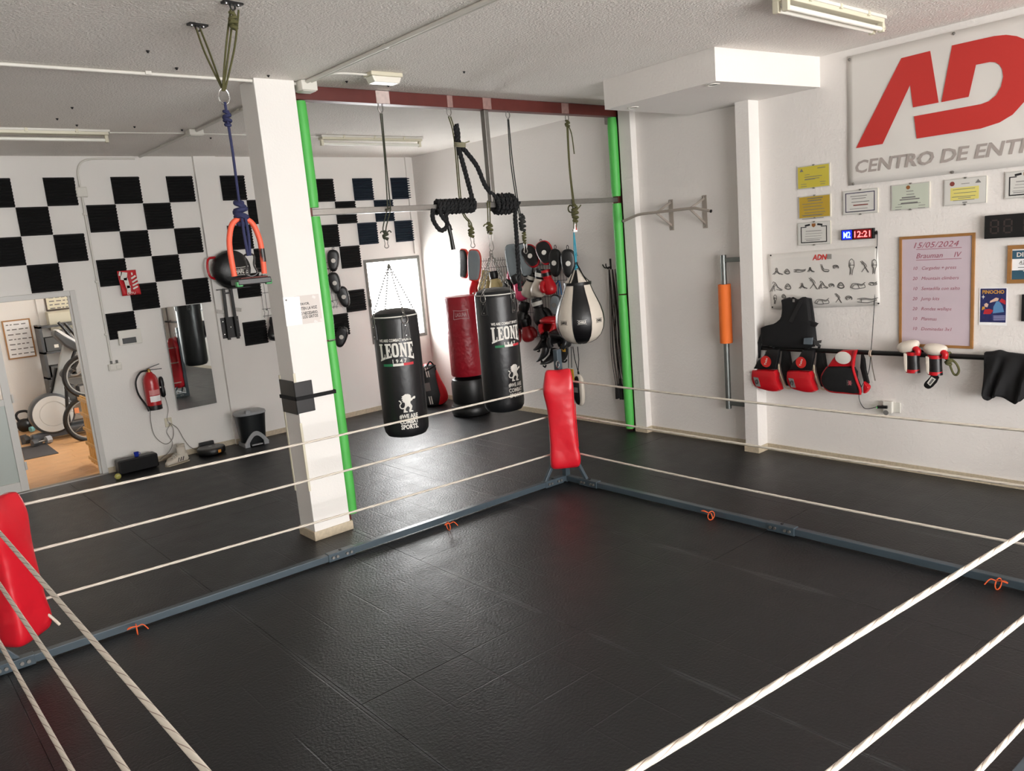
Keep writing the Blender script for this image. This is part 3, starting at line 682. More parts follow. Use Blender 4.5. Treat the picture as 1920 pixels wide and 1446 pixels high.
# ================================================================== BACK WALL
# acoustic foam: one tile of nine wedges, copied
def foam_mesh(m):
    n = 9; s = .302; pts = [(0, 0)]
    for i in range(n): pts += [(-.012, i*s/n+.0), (-.042, (i+.5)*s/n)]
    pts += [(-.012, s), (0, s)]
    mb = MB(); mb.prism([(y, z) for y, z in pts], 0, s, f=lambda y, x, z: (x, y, z)); return mb.mesh('acoustic_tile', m, smooth=False)
FM = {0: foam_mesh(FOAMK), 1: foam_mesh(FOAMB)}
ordn = ['first', 'second', 'third', 'fourth', 'fifth', 'sixth', 'seventh', 'eighth', 'ninth', 'tenth']
tiles = []
for r, xs_ in enumerate(([1.37, 1.98, 2.66, 3.27, 3.915], [1.675, 2.36, 2.965, 4.215], [1.37, 1.98, 2.66, 3.27, 3.915], [1.675, 2.36, 2.965, 4.215], [2.66, 3.27, 3.93], [2.36], [3.93])):
    for x in xs_: tiles.append((r, x, 3.352-.3045*r, 0))
for r, xs_ in ((0, [5.155, 5.765, 6.385]), (1, [5.455, 6.07]), (2, [5.145, 5.76, 6.37]), (3, [5.44]), (5, [5.435]), (6, [5.13])):
    for x in xs_: tiles.append((r, x, 3.295-.3045*r, 1 if x > 5.7 else 0))
rows = ['top', 'second', 'third', 'fourth', 'fifth', 'sixth', 'seventh']
for r in range(7):
    L_ = sorted([q for q in tiles if q[0] == r], key=lambda q: q[1])
    for i, (rr, x, z, k) in enumerate(L_):
        o = bpy.data.objects.new('acoustic_tile', FM[k]); COL.objects.link(o); o.location = (x, YW-.001, z-.302)
        tag(o, '%s ridged foam tile, %s row of the back wall, %s from the left' % ('blue-black' if k else 'black', rows[r], ordn[i]), 'foam tile', 'acoustic foam tiles on the back wall')
# mirror, turned a little on its hooks
mr = thing('wall_mirror', 'tall frameless mirror hung beside the fire extinguisher', 'mirror', (3.21, YW-.035, .575), math.radians(1.8))
MB().box(-.238, .238, -.003, .003, 0, 1.25).build('mirror_glass', mat('silvered_glass', (215, 220, 218), .015, 1), mr, smooth=False)
MB().box(-.238, .238, .003, .012, 0, 1.25).build('backing', BLACKP, mr, smooth=False)
for x in (-.15, .15): MB().box(x-.012, x+.012, .012, .02, .1, .14).build('hook', STEEL, mr, smooth=False)
# red flyer
fy = thing('flyer', 'crumpled red and white flyer pinned over the foam tiles', 'flyer', (2.655, YW-.055, 2.155))
MB().grid(lambda u, v: ((u-.5)*.205-.015*(v-.5), -.012*math.sin(u*9+v*3)-.01*math.sin(v*7), (v-.5)*.285), 12, 14).build('sheet', mat('red_flyer_paper', (196, 28, 38), .5), fy, solid=.002)
fw = MB()
for (x, z, w, h, a) in ((-.05, .08, .07, .09, .2), (-.03, .0, .045, .12, -.1), (-.02, -.07, .04, .08, .1), (.05, .06, .06, .02, -.5), (.06, .02, .07, .018, -.5), (.06, -.02, .07, .018, -.4), (.055, -.06, .06, .018, -.4), (.04, .1, .015, .03, 0), (-.085, .11, .03, .05, .4)):
    fw.obox((x, -.025, z), w, .002, h, (0, a, 0))
fw.build('white_print', PRINTW, fy, smooth=False)
pk = MB(); put_text(pk, 'EATU', .09, None, .0, -.12, -.027, bold=.01); pk.build('lettering', PRINTW, fy, smooth=False)
# white cover plate with a dark slot
cv = thing('intercom_cover', 'white plastic cover plate with a dark slot below the flyer', 'cover plate', (2.57, YW-.05, 1.535))
MB().box(-.125, .125, 0, .05, -.085, .085).build('plate', WHITEP, cv, smooth=False, bevel=.006)
MB().box(-.09, .06, -.004, 0, -.07, -.005).build('slot', BLACKP, cv, smooth=False, bevel=.003)
# double switch under a clear lid
sw = thing('light_switch', 'surface mounted double switch under a clear lid by the door', 'switch', (2.36, YW, 1.215))
MB().box(-.07, .07, -.04, 0, -.04, .04).build('housing', WHITEP, sw, smooth=False, bevel=.005)
for x in (-.034, .034): MB().box(x-.026, x+.026, -.048, -.04, -.026, .026).build('rocker', WHITEP, sw, smooth=False, bevel=.004)
for x in (-.03, .03): MB().cyl((x, -.02, .04), (x, -.02, .075), .012, n=8).build('gland', PRINTG, sw)
# fire extinguisher
fe = thing('fire_extinguisher', 'red powder fire extinguisher with black hose on the back wall', 'fire extinguisher', (2.69, YW-.115, .655))
RED = mat('red_lacquer', (178, 16, 26), .3, coat=.3)
MB().lathe([(.07, .0), (.082, .01), (.082, .30), (.078, .34), (.06, .38), (.035, .405), (.03, .42)], (0, 0, .03), 28).build('cylinder', RED, fe)
MB().lathe([(.084, 0), (.084, .055), (.08, .056)], (0, 0, 0), 28).build('foot_ring', BLACKP, fe)
def wrap(z0, z1, a0, a1, r, n=10): return lambda u, v: (r*math.sin(a0+(a1-a0)*u), -r*math.cos(a0+(a1-a0)*u), z0+(z1-z0)*v)
MB().grid(wrap(.10, .17, -.7, .9, .0835), 14, 2).build('sticker', PAPER, fe)
MB().grid(wrap(.18, .24, -.7, .9, .0835), 14, 2).build('sticker', mat('pink_sticker', (214, 140, 140), .5), fe)
MB().grid(lambda u, v: (.0836*math.sin(-.3+u*.9+v*.15), -.0836*math.cos(-.3+u*.9+v*.15), .26+.12*u+.02*v), 10, 2).build('sticker', PAPER, fe)
vl = MB(); vl.lathe([(.022, .44), (.022, .475), (.014, .49)], (0, 0, 0), 12); vl.build('valve', mat('brass', (150, 120, 70), .35, 1), fe)
MB().bar((-.03, -.0, .49), (.12, -.03, .53), .02, .008).build('lever', BLACKM, fe, smooth=False, bevel=.002)
MB().bar((-.02, -.0, .475), (.14, -.03, .47), .02, .008).build('lever', BLACKM, fe, smooth=False, bevel=.002)
MB().tube(catmull([(-.02, 0, .47), (-.10, -.01, .46), (-.165, -.01, .36), (-.16, -.01, .22), (-.11, -.01, .10), (-.085, -.03, .03)], 6), .011, 8).build('hose', BLACKP, fe)
MB().cyl((-.088, -.03, .05), (-.075, -.04, -.0), .016, .02, 10).build('nozzle', BLACKP, fe)
MB().box(-.03, .03, .08, .115, .3, .34).build('wall_bracket', BLACKM, fe, smooth=False)
# hair clipper charger, socket and cables
ca = thing('power_adapter', 'black power adapter hanging right of the fire extinguisher', 'adapter', (2.83, YW-.04, .90))
MB().lathe([(.012, -.13), (.028, -.11), (.03, -.05), (.026, 0), (.03, .04), (.024, .1), (.012, .12)], (0, 0, 0), 14).build('body', BLACKP, ca)
MB().box(-.034, .034, -.02, .02, -.012, .004).build('ring_band', WHITEP, ca, smooth=False)
so = thing('wall_socket', 'cream wall socket below the power adapter on the back wall', 'socket', (2.845, YW, .45))
MB().box(-.042, .042, -.012, 0, -.055, .055).build('plate', CREAMP, so, smooth=False, bevel=.003)
MB().lathe([(.001, 0), (.02, 0), (.022, .008)], (0, -.012, 0), 14, axis='y').build('plug', WHITEP, so)
CABLE = mat('grey_cable', (128, 124, 118), .5)
def cable(label, pts, r=.004, m=CABLE, k=8):
    p0 = Vector(pts[0]); o = MB().tube([p-p0 for p in catmull(pts, k)], r, 6).build('cable', m); o.location = p0; tag(o, label, 'cable'); return o
yc = YW-.03
cable('long grey cable loop hanging from extinguisher to socket', [(2.66, yc, .66), (2.64, yc, .5), (2.66, yc, .32), (2.76, yc, .2), (2.85, yc, .24), (2.88, yc, .36), (2.845, yc, .45)])
cable('grey cable running from adapter over the socket to the speaker', [(2.845, yc, .78), (2.86, yc, .62), (2.83, yc, .5), (2.845, yc, .42), (2.80, yc, .34), (2.845, yc, .2), (2.78, yc-.02, .1), (2.66, yc-.03, .03)], .003)
cable('grey cable running from socket down to the robot vacuum dock', [(2.855, yc, .44), (2.93, yc, .36), (2.98, yc, .22), (3.04, yc-.01, .1), (3.12, yc-.05, .04)], .004)
# speaker with a blue cup on it, ball
sp = thing('speaker_box', 'low wide black loudspeaker box on the floor by the doorway', 'speaker', (2.37, 9.70, 0), math.radians(1))
MB().box(-.22, .22, -.08, .08, .008, .17).build('cabinet', BLACKP, sp, smooth=False, bevel=.02)
MB().box(-.2, .2, -.084, -.08, .02, .155).build('grille', BLACKF, sp, smooth=False)
for x in (-.17, .17): MB().cyl((x, 0, 0), (x, 0, .012), .02, n=10).build('foot', BLACKP, sp)
bc = thing('blue_cup', 'small blue cup standing on the black loudspeaker', 'cup', (2.375, 9.68, .171))
MB().lathe([(.022, 0), (.024, .002), (.028, .045), (.03, .05), (.026, .05), (.022, .006)], (0, 0, 0), 16).build('bowl', mat('blue_plastic', (28, 50, 160), .35), bc)
MB().tube([(.028+.014*math.cos(a), 0, .028+.014*math.sin(a)) for a in [2*PI*i/12 for i in range(12)]], .003, 6, True).build('ear', MATS['blue_plastic'], bc)
p = at_z(222, 899, .0)
bl = thing('tennis_ball', 'worn yellow-green ball on the floor before the loudspeaker', 'ball', (p.x, p.y, 0))
MB().lathe([(.034*math.sin(PI*i/14)+.0005, .034-.034*math.cos(PI*i/14)) for i in range(15)], (0, 0, 0), 20).build('felt', mat('tennis_felt', (176, 172, 92), .9, bump=(200, .5, .004)), bl)
MB().tube([(.0335*math.cos(a), .0335*math.sin(a)*math.cos(.5*math.sin(2*a)), .034+.0335*math.sin(a)*math.sin(.8*math.cos(2*a))*.8) for a in [2*PI*i/30 for i in range(30)]], .0018, 5, True).build('seam', PRINTW, bl)
# white high-top wrestling shoes
def shoe(label, loc, rz):
    t = thing('high_top_shoe', label, 'shoe', loc, rz, 'pair of white high-top shoes'); SH = mat('white_shoe_leather', (212, 204, 190), .6, bump=(60, .4, .006))
    def sec(x, w, z0, z1): return [(x, math.copysign(abs(math.cos(a))**.7, math.cos(a))*w, (z0+z1)/2+math.copysign(abs(math.sin(a))**.7, math.sin(a))*(z1-z0)/2) for a in [2*PI*j/16 for j in range(16)]]
    MB().rings([sec(-.15, .02, .012, .03), sec(-.145, .038, .01, .05), sec(-.11, .045, .01, .065), sec(-.05, .047, .01, .075), sec(0, .044, .01, .10), sec(.05, .04, .01, .12), sec(.1, .038, .01, .12), sec(.125, .032, .012, .1), sec(.135, .015, .02, .07)]).build('foot', SH, t, sub=1)
    c = MB(); c.rings([[(.065+.052*math.cos(a)-.03*(z-.08), .037*math.sin(a), z) for a in [2*PI*j/16 for j in range(16)]] for z in (.07, .10, .13, .16, .19)], cap1=False)
    c.rings([[(.065+.052*k*math.cos(a)-.03*(z-.08), .037*k*math.sin(a), z) for a in [2*PI*j/16 for j in range(16)]] for z, k in ((.19, 1), (.185, .85), (.12, .8))], cap0=False)
    c.build('ankle_shaft', SH, t)
    MB().prism([(x, y) for x, y in ((-.155, -.02), (-.14, -.045), (-.05, -.052), (.06, -.044), (.135, -.03), (.145, 0), (.135, .03), (.06, .044), (-.05, .052), (-.14, .045), (-.155, .02))], 0, .014, f=lambda x, z, y: (x, y, z)).build('sole', mat('gum_sole', (170, 160, 140), .6), t, smooth=False)
    for i in range(4):
        x = -.06+i*.028; MB().tube([(x, -.03, .078+i*.012), (x+.004, 0, .09+i*.014), (x, .03, .078+i*.012)], .004, 6).build('lace', PRINTW, t)
    for i in range(3): MB().obox((-.01+.03*i, -.044, .055), .008, .004, .05, (0, .4, 0)).build('stripe', PRINTK, t, smooth=False)
    return t
shoe('white high-top shoe in front, toe pointing to the loudspeaker', (2.78, 9.56, 0), math.radians(14))
shoe('white high-top shoe behind the other one against the wall', (2.83, 9.70, 0), math.radians(22))
# robot vacuum and dock
vp_ = at_z(387, 853, .05)
rv = thing('robot_vacuum', 'round dark robot vacuum docked at the back wall', 'vacuum', (3.22, 9.66, 0))
MB().lathe([(.12, .012), (.16, .016), (.165, .03), (.165, .075), (.158, .085)], (0, 0, 0), 40).build('bumper', BLACKP, rv)
MB().lathe([(.158, .082), (.15, .088), (.12, .09), (.001, .09)], (0, 0, 0), 40).build('lid', mat('anthracite_plastic', (62, 60, 58), .35), rv)
MB().lathe([(.024, .09), (.022, .094), (.001, .094)], (0, .02, 0), 16).build('button', mat('silver_plastic', (150, 150, 150), .35), rv)
MB().grid(lambda u, v: (.166*math.sin(.15+.25*u), -.166*math.cos(.15+.25*u), .03+.035*v), 5, 2).build('sensor_window', mat('amber_plastic', (206, 140, 60), .4), rv)
for s in (-1, 1): MB().cyl((s*.1, -.02, .02), (s*.1, .02, .02), .02, n=10).build('wheel', BLACKP, rv)
dk = thing('charging_dock', 'black charging dock behind the robot vacuum', 'dock', (3.24, YW-.035, 0))
MB().box(-.09, .09, -.025, .02, .0, .12).build('housing', BLACKP, dk, smooth=False, bevel=.008)
MB().box(-.08, .08, -.06, -.02, 0, .012).build('foot_plate', BLACKP, dk, smooth=False)
# pedal bin
pb = thing('pedal_bin', 'black and grey pedal bin with oval lid in front of the pilaster', 'bin', (3.75, 9.64, 0), math.radians(-4))
GREYP = mat('grey_plastic', (150, 152, 154), .45)
def oval(w, d, z, dy=0, n=32): return [(math.copysign(abs(math.cos(a))**.75, math.cos(a))*w, dy+math.copysign(abs(math.sin(a))**.75, math.sin(a))*d, z) for a in [2*PI*j/n for j in range(n)]]
MB().rings([oval(.145, .12, .03), oval(.15, .125, .05), oval(.185, .15, .385), oval(.188, .153, .40)]).build('body', mat('dark_bin_plastic', (24, 27, 29), .35), pb)
MB().rings([oval(.192, .157, .40), oval(.196, .16, .41), oval(.19, .155, .43), oval(.15, .12, .445), oval(.05, .04, .449)]).build('lid', GREYP, pb)
MB().prism([(-.10, .42), (-.02, .42), (-.03, .47), (-.085, .47)], -.16, -.09).build('lid_handle', GREYP, pb, smooth=False, bevel=.008)
bs = MB()
for s in (-1, 1): bs.box(s*.12-.03, s*.12+.03, -.14, .12, 0, .05)
pts = [(-.155, .04)]+[(-.155+.31*i/16, .15*math.sin(PI*i/16)+.04) for i in range(1, 16)]+[(.155, .04)]+[(.1-.2*i/12, .04+.095*math.sin(PI*i/12)) for i in range(13)]
bs.prism(pts, -.146, -.125); bs.build('foot_arch', GREYP, pb, smooth=False, tri=True)
MB().box(-.07, .07, -.16, -.12, .012, .028).build('pedal', GREYP, pb, smooth=False, bevel=.005)
# folding bag bracket on the pilaster
br_ = thing('wall_bracket', 'black folding steel bracket bolted to the back wall pilaster', 'bracket', (3.76, YW-.045, 1.36))
MB().box(-.12, .11, -.008, 0, 0, .26).build('wall_plate', BLACKM, br_, smooth=False, bevel=.003)
for x, z in ((-.09, .05), (-.09, .21), (.08, .05), (.08, .21), (0, .13)): MB().lathe([(.014, 0), (.014, .008), (.008, .012)], (x, -.008, z), 8, axis='y').build('bolt', CHROME, br_)
for x in (-.055, .06): MB().bar((x, -.04, -.02), (x*.8, -.06, .62), .032, .032, up=(0,1,0)).build('arm', BLACKM, br_, smooth=False, bevel=.003)
MB().bar((-.045, -.055, .56), (.05, -.055, .56), .02, .02).build('rung', BLACKM, br_, smooth=False)
for x in (-.11, .11): MB().obox((x, -.03, .34), .09, .004, .045, (0, .2, 0)).build('lug', STEEL, br_, smooth=False)
MB().box(-.12, .30, -.09, -.02, .605, .615).build('top_plate', BLACKM, br_, smooth=False)
# round body shield
def charlie(mb, w, cx, cz, y, mi=0):
    put_text(mb, 'CHARLIE', w, w*.32, cx, cz, y, mi, bold=.03, spacing=.9)
    for s in (-1, 1):
        pts = []; h = w*.24
        for i in range(9): pts.append((cx-w*.58+w*1.16*i/8, cz+s*(h+w*.05*(abs(i-4)/4)**2)))
        for i in range(8, -1, -1): pts.append((cx-w*.58+w*1.16*i/8, cz+s*(h-w*.035+w*.05*(abs(i-4)/4)**2)))
        mb.poly([(x, y, z) for x, z in (pts if s < 0 else reversed(pts))], mi)
shd = thing('body_shield', 'round black body shield with white emblem and red grip', 'kick shield', (3.84, YW-.17, 2.205))
MB().lathe([(.10, .09), (.2, .085), (.235, .05), (.235, 0), (.215, -.04), (.16, -.07), (.08, -.085), (.001, -.09)], (0, 0, 0), 36, axis='y').build('shell', BLACKV, shd) if False else MB().lathe([(.10, -.09), (.2, -.085), (.235, -.05), (.235, 0), (.215, .04), (.16, .07), (.08, .085), (.001, .09)], (0, 0, 0), 36, axis='y').build('shell', BLACKV, shd)
mbx = MB(); charlie(mbx, .2, .05, -.03, -.1); mbx.build('emblem', PRINTW, shd, smooth=False)
MB().tube(catmull([(-.16, .07, .16), (-.25, .06, .15), (-.285, .05, .06), (-.27, .05, -.06), (-.20, .07, -.10)], 6), .014, 8).build('grip', REDL, shd)
MB().tube([(.225*math.cos(a), .03, .225*math.sin(a)) for a in [2*PI*i/40 for i in range(40)]], .007, 6, True).build('piping', PRINTW, shd)
wire_panel('wire_grid', 'short wire grid on the back wall behind the column', 0, 1.05, 1.55, 2.20, (4.22, YW-.04, 0), 0, [1.62, 2.14])
glove('black boxing glove hanging low on the back wall grid left of the column', None, (4.28, YW-.14, 1.40), (0, .25, .4), BLACKV, BLACKV)
for (x, z, r_), lb in zip(((5.26, 2.20, .1), (5.24, 1.90, -.15), (5.35, 1.70, -.2), (5.24, 1.16, .35)), ('topmost black focus mitt right of the left green post', 'black focus mitt half hidden behind the green post, second from top', 'black focus mitt with white dot, third from top beside the green post', 'lowest black focus mitt behind the left green post')):
    mitt(lb, 'black focus mitts by the green post', (x, YW-.12, z), (0, r_, -.5), BLACKV, BLACKV, PRINTW, .19, .30)

# ================================================================== THINGS HUNG FROM THE RIG
def B(px, py, dy=0.0): return at_y(px, py, YB+dy)
def wrapped(vs, fs, r, name, m, parent, step=.018, off=.0012, z0=0):
    """flat print (s, z) laid round an upright cylinder of radius r, its middle facing -y"""
    bm = bmesh.new(); V = [bm.verts.new((x, 0, z)) for x, z in vs]
    for f in fs:
        try: bm.faces.new([V[i] for i in f])
        except ValueError: pass
    xs_ = [v.co.x for v in bm.verts]; a = min(xs_); b = max(xs_); k = a+step
    while k < b:
        bmesh.ops.bisect_plane(bm, geom=bm.verts[:]+bm.edges[:]+bm.faces[:], plane_co=(k, 0, 0), plane_no=(1, 0, 0)); k += step
    R = r+off
    for v in bm.verts: v.co = (R*math.sin(v.co.x/r), -R*math.cos(v.co.x/r), v.co.z+z0)
    me = bpy.data.meshes.new(name); bm.to_mesh(me); bm.free(); me.materials.append(m)
    o = bpy.data.objects.new(name, me); COL.objects.link(o); o.parent = parent; return o
SLAB = {
 'L': [(0,0),(1,0),(1,.32),(.88,.32),(.84,.14),(.55,.14),(.55,.9),(.7,.9),(.7,1),(0,1),(0,.9),(.15,.9),(.15,.1),(0,.1)],
 'E': [(0,0),(1,0),(1,.3),(.88,.3),(.84,.13),(.55,.13),(.55,.45),(.68,.45),(.68,.36),(.78,.36),(.78,.68),(.68,.68),(.68,.58),(.55,.58),(.55,.87),(.84,.87),(.88,.72),(1,.72),(1,1),(0,1),(0,.9),(.15,.9),(.15,.1),(0,.1)],
 'N': [(0,0),(.42,0),(.42,.1),(.32,.1),(.32,.62),(.70,0),(.9,0),(.9,.9),(1,.9),(1,1),(.62,1),(.62,.9),(.72,.9),(.72,.45),(.40,1),(0,1),(0,.9),(.12,.9),(.12,.1),(0,.1)]}
def slab_word():
    vs, fs = [], []; x = 0
    def put(poly):
        b = len(vs); vs.extend(poly); fs.append(tuple(range(b, b+len(poly))))
    for ch, w in (('L', .82), ('E', .82), ('O', .9), ('N', .98), ('E', .82)):
        if ch == 'O':
            for s in range(20):
                a, c = 2*PI*s/20, 2*PI*(s+1)/20
                f = lambda t, rx, rz: (x+w*.5+math.copysign(abs(math.cos(t))**.6, math.cos(t))*rx, .5+math.copysign(abs(math.sin(t))**.6, math.sin(t))*rz)
                put([f(a, w*.48, .52), f(c, w*.48, .52), f(c, w*.16, .36), f(a, w*.16, .36)][::1])
        else: put([(x+px*w, pz) for px, pz in SLAB[ch]])
        x += w+.05
    W = x-.05
    return [((p[0]-W/2)/W, p[1]) for p in vs], fs
LION = [(.30,.93),(.42,1),(.58,.99),(.68,.94),(.74,.86),(.71,.82),(.75,.78),(.71,.74),(.77,.74),(.86,.80),(.94,.83),(1,.80),(.99,.72),(.93,.68),(.85,.69),(.78,.62),(.68,.58),(.66,.48),(.71,.40),(.76,.30),(.72,.18),(.67,.09),(.78,.06),(.78,0),(.55,0),(.54,.08),(.60,.23),(.52,.33),(.42,.28),(.35,.18),(.37,.08),(.46,.05),(.45,0),(.22,0),(.24,.10),(.27,.24),(.34,.38),(.35,.50),(.29,.58),(.22,.55),(.27,.64),(.18,.65),(.25,.73),(.17,.77),(.25,.82),(.19,.87)]
def ribbon(pts, w):
    """flat stroke of width w along points in x,z -> quads"""
    P = [Vector((p[0], p[1])) for p in pts]; vs = []; fs = []
    for i, p in enumerate(P):
        t = (P[min(i+1, len(P)-1)]-P[max(i-1, 0)]).normalized(); n = Vector((-t.y, t.x))*w/2
        vs += [tuple(p+n), tuple(p-n)]
    for i in range(len(P)-1): fs.append((2*i+1, 2*i+3, 2*i+2, 2*i))
    return vs, fs
PG = mat('flag_green_print', (40, 120, 78), .6); PR = mat('flag_red_print', (200, 46, 56), .6)
BAGK = mat('black_bag_leather', (24, 25, 27), .36, bump=(22, .3, .006), vary=(3, .2))
def chain(p0, p1, parent, name='chain', r=.0035, L=.032, m=STEEL):
    p0, p1 = Vector(p0), Vector(p1); d = p1-p0; n = max(2, int(d.length/(L*.78))); mb = MB(); dn = d.normalized(); a = dn.orthogonal().normalized(); c = dn.cross(a)
    for i in range(n):
        o = p0+d*((i+.5)/n); sd = a if i % 2 else c
        mb.tube([o+dn*(L/2*math.cos(t))+sd*(L*.3*math.sin(t)) for t in [2*PI*k/10 for k in range(10)]], r, 5, True)
    return mb.build(name, m, parent)
def heavy_bag(label, x, y, zb, zt, r, yaw, hook, pts, shift=0.0):
    """pts: heights of the prints measured from the floor"""
    H = zt-zb
    t = thing('heavy_bag', label, 'punching bag', (x, y, zb), yaw, 'hanging heavy bags')
    MB().lathe([(.02, .0), (r*.6, .004), (r*.86, .02), (r*.97, .055), (r, .1), (r*1.005, H*.5), (r, H-.03), (r*.985, H-.004), (r*.97, H)], (0, 0, 0), 48).build('bag_body', BAGK, t)
    MB().tube([(r*.985*math.cos(a), r*.985*math.sin(a), H) for a in [2*PI*i/48 for i in range(48)]], .006, 6, True).build('rim_piping', PRINTW, t)
    MB().lathe([(r*.97, H), (r*.9, H+.03), (r*.6, H+.055), (r*.2, H+.062)], (0, 0, 0), 40).build('top_cover', BAGK, t)
    hk = Vector(hook)-Vector((x, y, zb)); hk = Matrix.Rotation(-yaw, 3, 'Z') @ hk
    for k in range(4):
        a = math.radians(30+90*k); ca, sa = math.sin(a), -math.cos(a); fr = Matrix.Rotation(a, 4, 'Z')
        tab = MB(); tab.prism([(-.042, -.19), (.042, -.19), (.034, -.055), (-.034, -.055)], -r-.006, -r+.004, f=lambda X, Yy, Z: fr @ Vector((X, Yy, Z+H)))
        tb = tab.build('strap_tab', BLACKV, t, smooth=False, bevel=.002)
        for z in (-.165, -.08): MB().lathe([(.001, .005), (.006, .004), (.008, 0)], (0, 0, 0), 8, axis='y').build('rivet', CHROME, tb).matrix_local = Matrix.Translation(fr @ Vector((0, -r-.006, H+z))) @ fr
        st_, sf_ = [], []
        for q in ([(-.032, -.18), (.032, -.18), (.026, -.065), (-.026, -.065), (-.032, -.18)], [(-.03, -.175), (.025, -.07)]):
            v_, f_ = ribbon(q, .003); b_ = len(st_); st_ += v_; sf_ += [tuple(b_+i for i in ff) for ff in f_]
        MB().add([fr @ Vector((X, -r-.0068, H+Z)) for X, Z in st_], sf_).build('stitching', PRINTG, tb, smooth=False)
        dr = [fr @ Vector((.03*math.cos(b), -r-.004, H-.03+.035*math.sin(b))) for b in [2*PI*i/14 for i in range(14)]]
        MB().tube(dr, .0045, 6, True).build('d_ring', STEEL, t)
        chain(fr @ Vector((0, -r-.004, H+.005)), hk, t)
    # print
    vs, fs = slab_word(); zl1, zl0, hw = pts['leone'][1]-zb, pts['leone'][0]-zb, .315
    o2 = []
    for u, v in vs: o2.append((u*hw, zl1-(1-v)*(zl1-zl0)*(.86+.5*(2*u)**2*.5)))
    wrapped(o2, fs, r, 'brand_print', PRINTW, t)
    tv, tf = text2d('WE ARE COMBAT SPORTS.', 1, bold=.03); wrapped(fit2d(tv, .30, .026, 0, pts['line']-zb), tf, r, 'slogan_print', PRINTW, t)
    for i_, ch in enumerate('1947'):
        tv, tf = text2d(ch, 1, bold=.02); wrapped(fit2d(tv, None, .034, -.035+i_*.036, pts['year']-zb), tf, r, 'year_digit', PRINTW, t)
    zf = pts['flag']-zb
    for k, m_ in enumerate((PG, PRINTW, PR)):
        a, b = -.13+k*.092, -.13+(k+1)*.092; wrapped([(a, zf-.011), (b, zf-.011), (b, zf+.011), (a, zf+.011)], [(0,1,2,3)], r, 'flag_print', m_, t)
    lh = pts['lion'][1]-pts['lion'][0]; lw = lh*.95; cx = .05
    wrapped([(cx+(px-.5)*lw, pts['lion'][0]-zb+pz*lh) for px, pz in LION], [tuple(range(len(LION)))], r, 'lion_print', PRINTW, t)
    tv, tf = ribbon(catmull2([(.33, .27), (.2, .22), (.08, .28), (.06, .42), (.14, .52), (.10, .62), (.02, .66)]), .06)
    wrapped([(cx+(px-.5)*lw, pts['lion'][0]-zb+pz*lh) for px, pz in tv], tf, r, 'lion_tail_print', PRINTW, t)
    for s, w, k in (('#WE ARE', .165, 'w1'), ('COMBAT', .165, 'w2'), ('SPORTS.', .155, 'w3')):
        tv, tf = text2d(s, 1, bold=.035); wrapped(fit2d(tv, w, .042, cx, pts[k]-zb), tf, r, 'slogan_print', PRINTW, t)
    return t
def catmull2(p, k=5): return [(q.x, q.y) for q in catmull([(a, b, 0) for a, b in p], k)]
def bag_prints(cx, ys, dyf):
    z = lambda py: at_y(cx, py, dyf).z
    return dict(line=z(ys[0]), leone=(z(ys[2]), z(ys[1])), year=z(ys[3]), flag=z(ys[4]), lion=(z(ys[6]), z(ys[5])), w1=z(ys[7]), w2=z(ys[8]), w3=z(ys[9]))
bx1, bx2 = B(751, 695).x, B(937, 657).x
hkA, hkC = B(724, 492), B(920, 472)
heavy_bag('black heavy bag hanging in front of the bright window', bx1, YB, B(762, 822).z+.03, 1.70, .2, math.radians(-38), (bx1, YB, hkA.z-.02), bag_prints(748, (637, 643, 673, 677, 684, 741, 776, 784, 794, 804), YB-.16))
heavy_bag('black heavy bag hanging right of the red free-standing bag', bx2, YB, B(945, 776).z+.03, 1.765, .2, math.radians(-14), (bx2, YB, hkC.z-.02), bag_prints(938, (607, 613, 641, 646, 650, 687, 719, 726, 736, 746), YB-.16))
# cords
def cord_thing(label, o, name='hanging_cord'): return thing(name, label, 'cord', o)
def addcord(t, pts, r=.006, m=OLIVE, nm='strand', smooth=5):
    o = Vector(t.location); P = [Vector(p) for p in pts]
    return MB().tube([p-o for p in (catmull(P, smooth) if len(P) > 2 else P)], r, 7).build(nm, m, t)
def V(p, dx=0, dy=0, dz=0): return Vector((p[0]+dx, p[1]+dy, p[2]+dz))
e = Vector((3.80, YB, 3.40)); b0 = Vector((3.75, YB-.03, 2.61)); kA = Vector((bx1, YB, B(722, 440).z))
t = cord_thing('dark olive cord pair from the beam to the bag before the window', e)
for s in (-1, 1): addcord(t, [V(e, s*.008), e.lerp(b0, .5)+Vector((s*.006, -.01, 0)), V(b0, s*.015, -.01)], .0055, mat('dark_olive_cord', (56, 58, 44), .8)); addcord(t, [V(b0, s*.018, -.01), V(kA, s*.016, 0, .06), V(kA, s*.008)], .0055, MATS['dark_olive_cord'])
knot(V(kA, 0, 0, -.01), .02, .07, MATS['dark_olive_cord'], t, e)
for s in (-1, 1): addcord(t, [V(kA, 0, 0, .0), V(kA, s*.035, -.01, .03), V(kA, s*.055, -.01, .015)], .0055, MATS['dark_olive_cord'], 'tail')
MB().tube([Vector((3.75+.03*math.cos(a), YB+.04*math.sin(a), 2.61+.035*math.cos(a)*.2)) - e for a in [2*PI*i/14 for i in range(14)]], .007, 6, True).build('bar_loop', MATS['dark_olive_cord'], t)
carabiner('small dark carabiner above the bag before the window', V(kA, 0, 0, -.035), .08, .04, .004)
e = Vector((4.52, YB, 3.40)); kB = B(886, 435)
t = cord_thing('olive cord holding up the black battle rope, knot at its end', e)
for s in (-1, 1):
    addcord(t, [V(e, s*.012), B(858, 260)+Vector((s*.01, .04, 0)), B(872, 385)+Vector((s*.01, .06, 0)), V(kB, s*.01, .02, .08), V(kB, 0, .02)], .006)
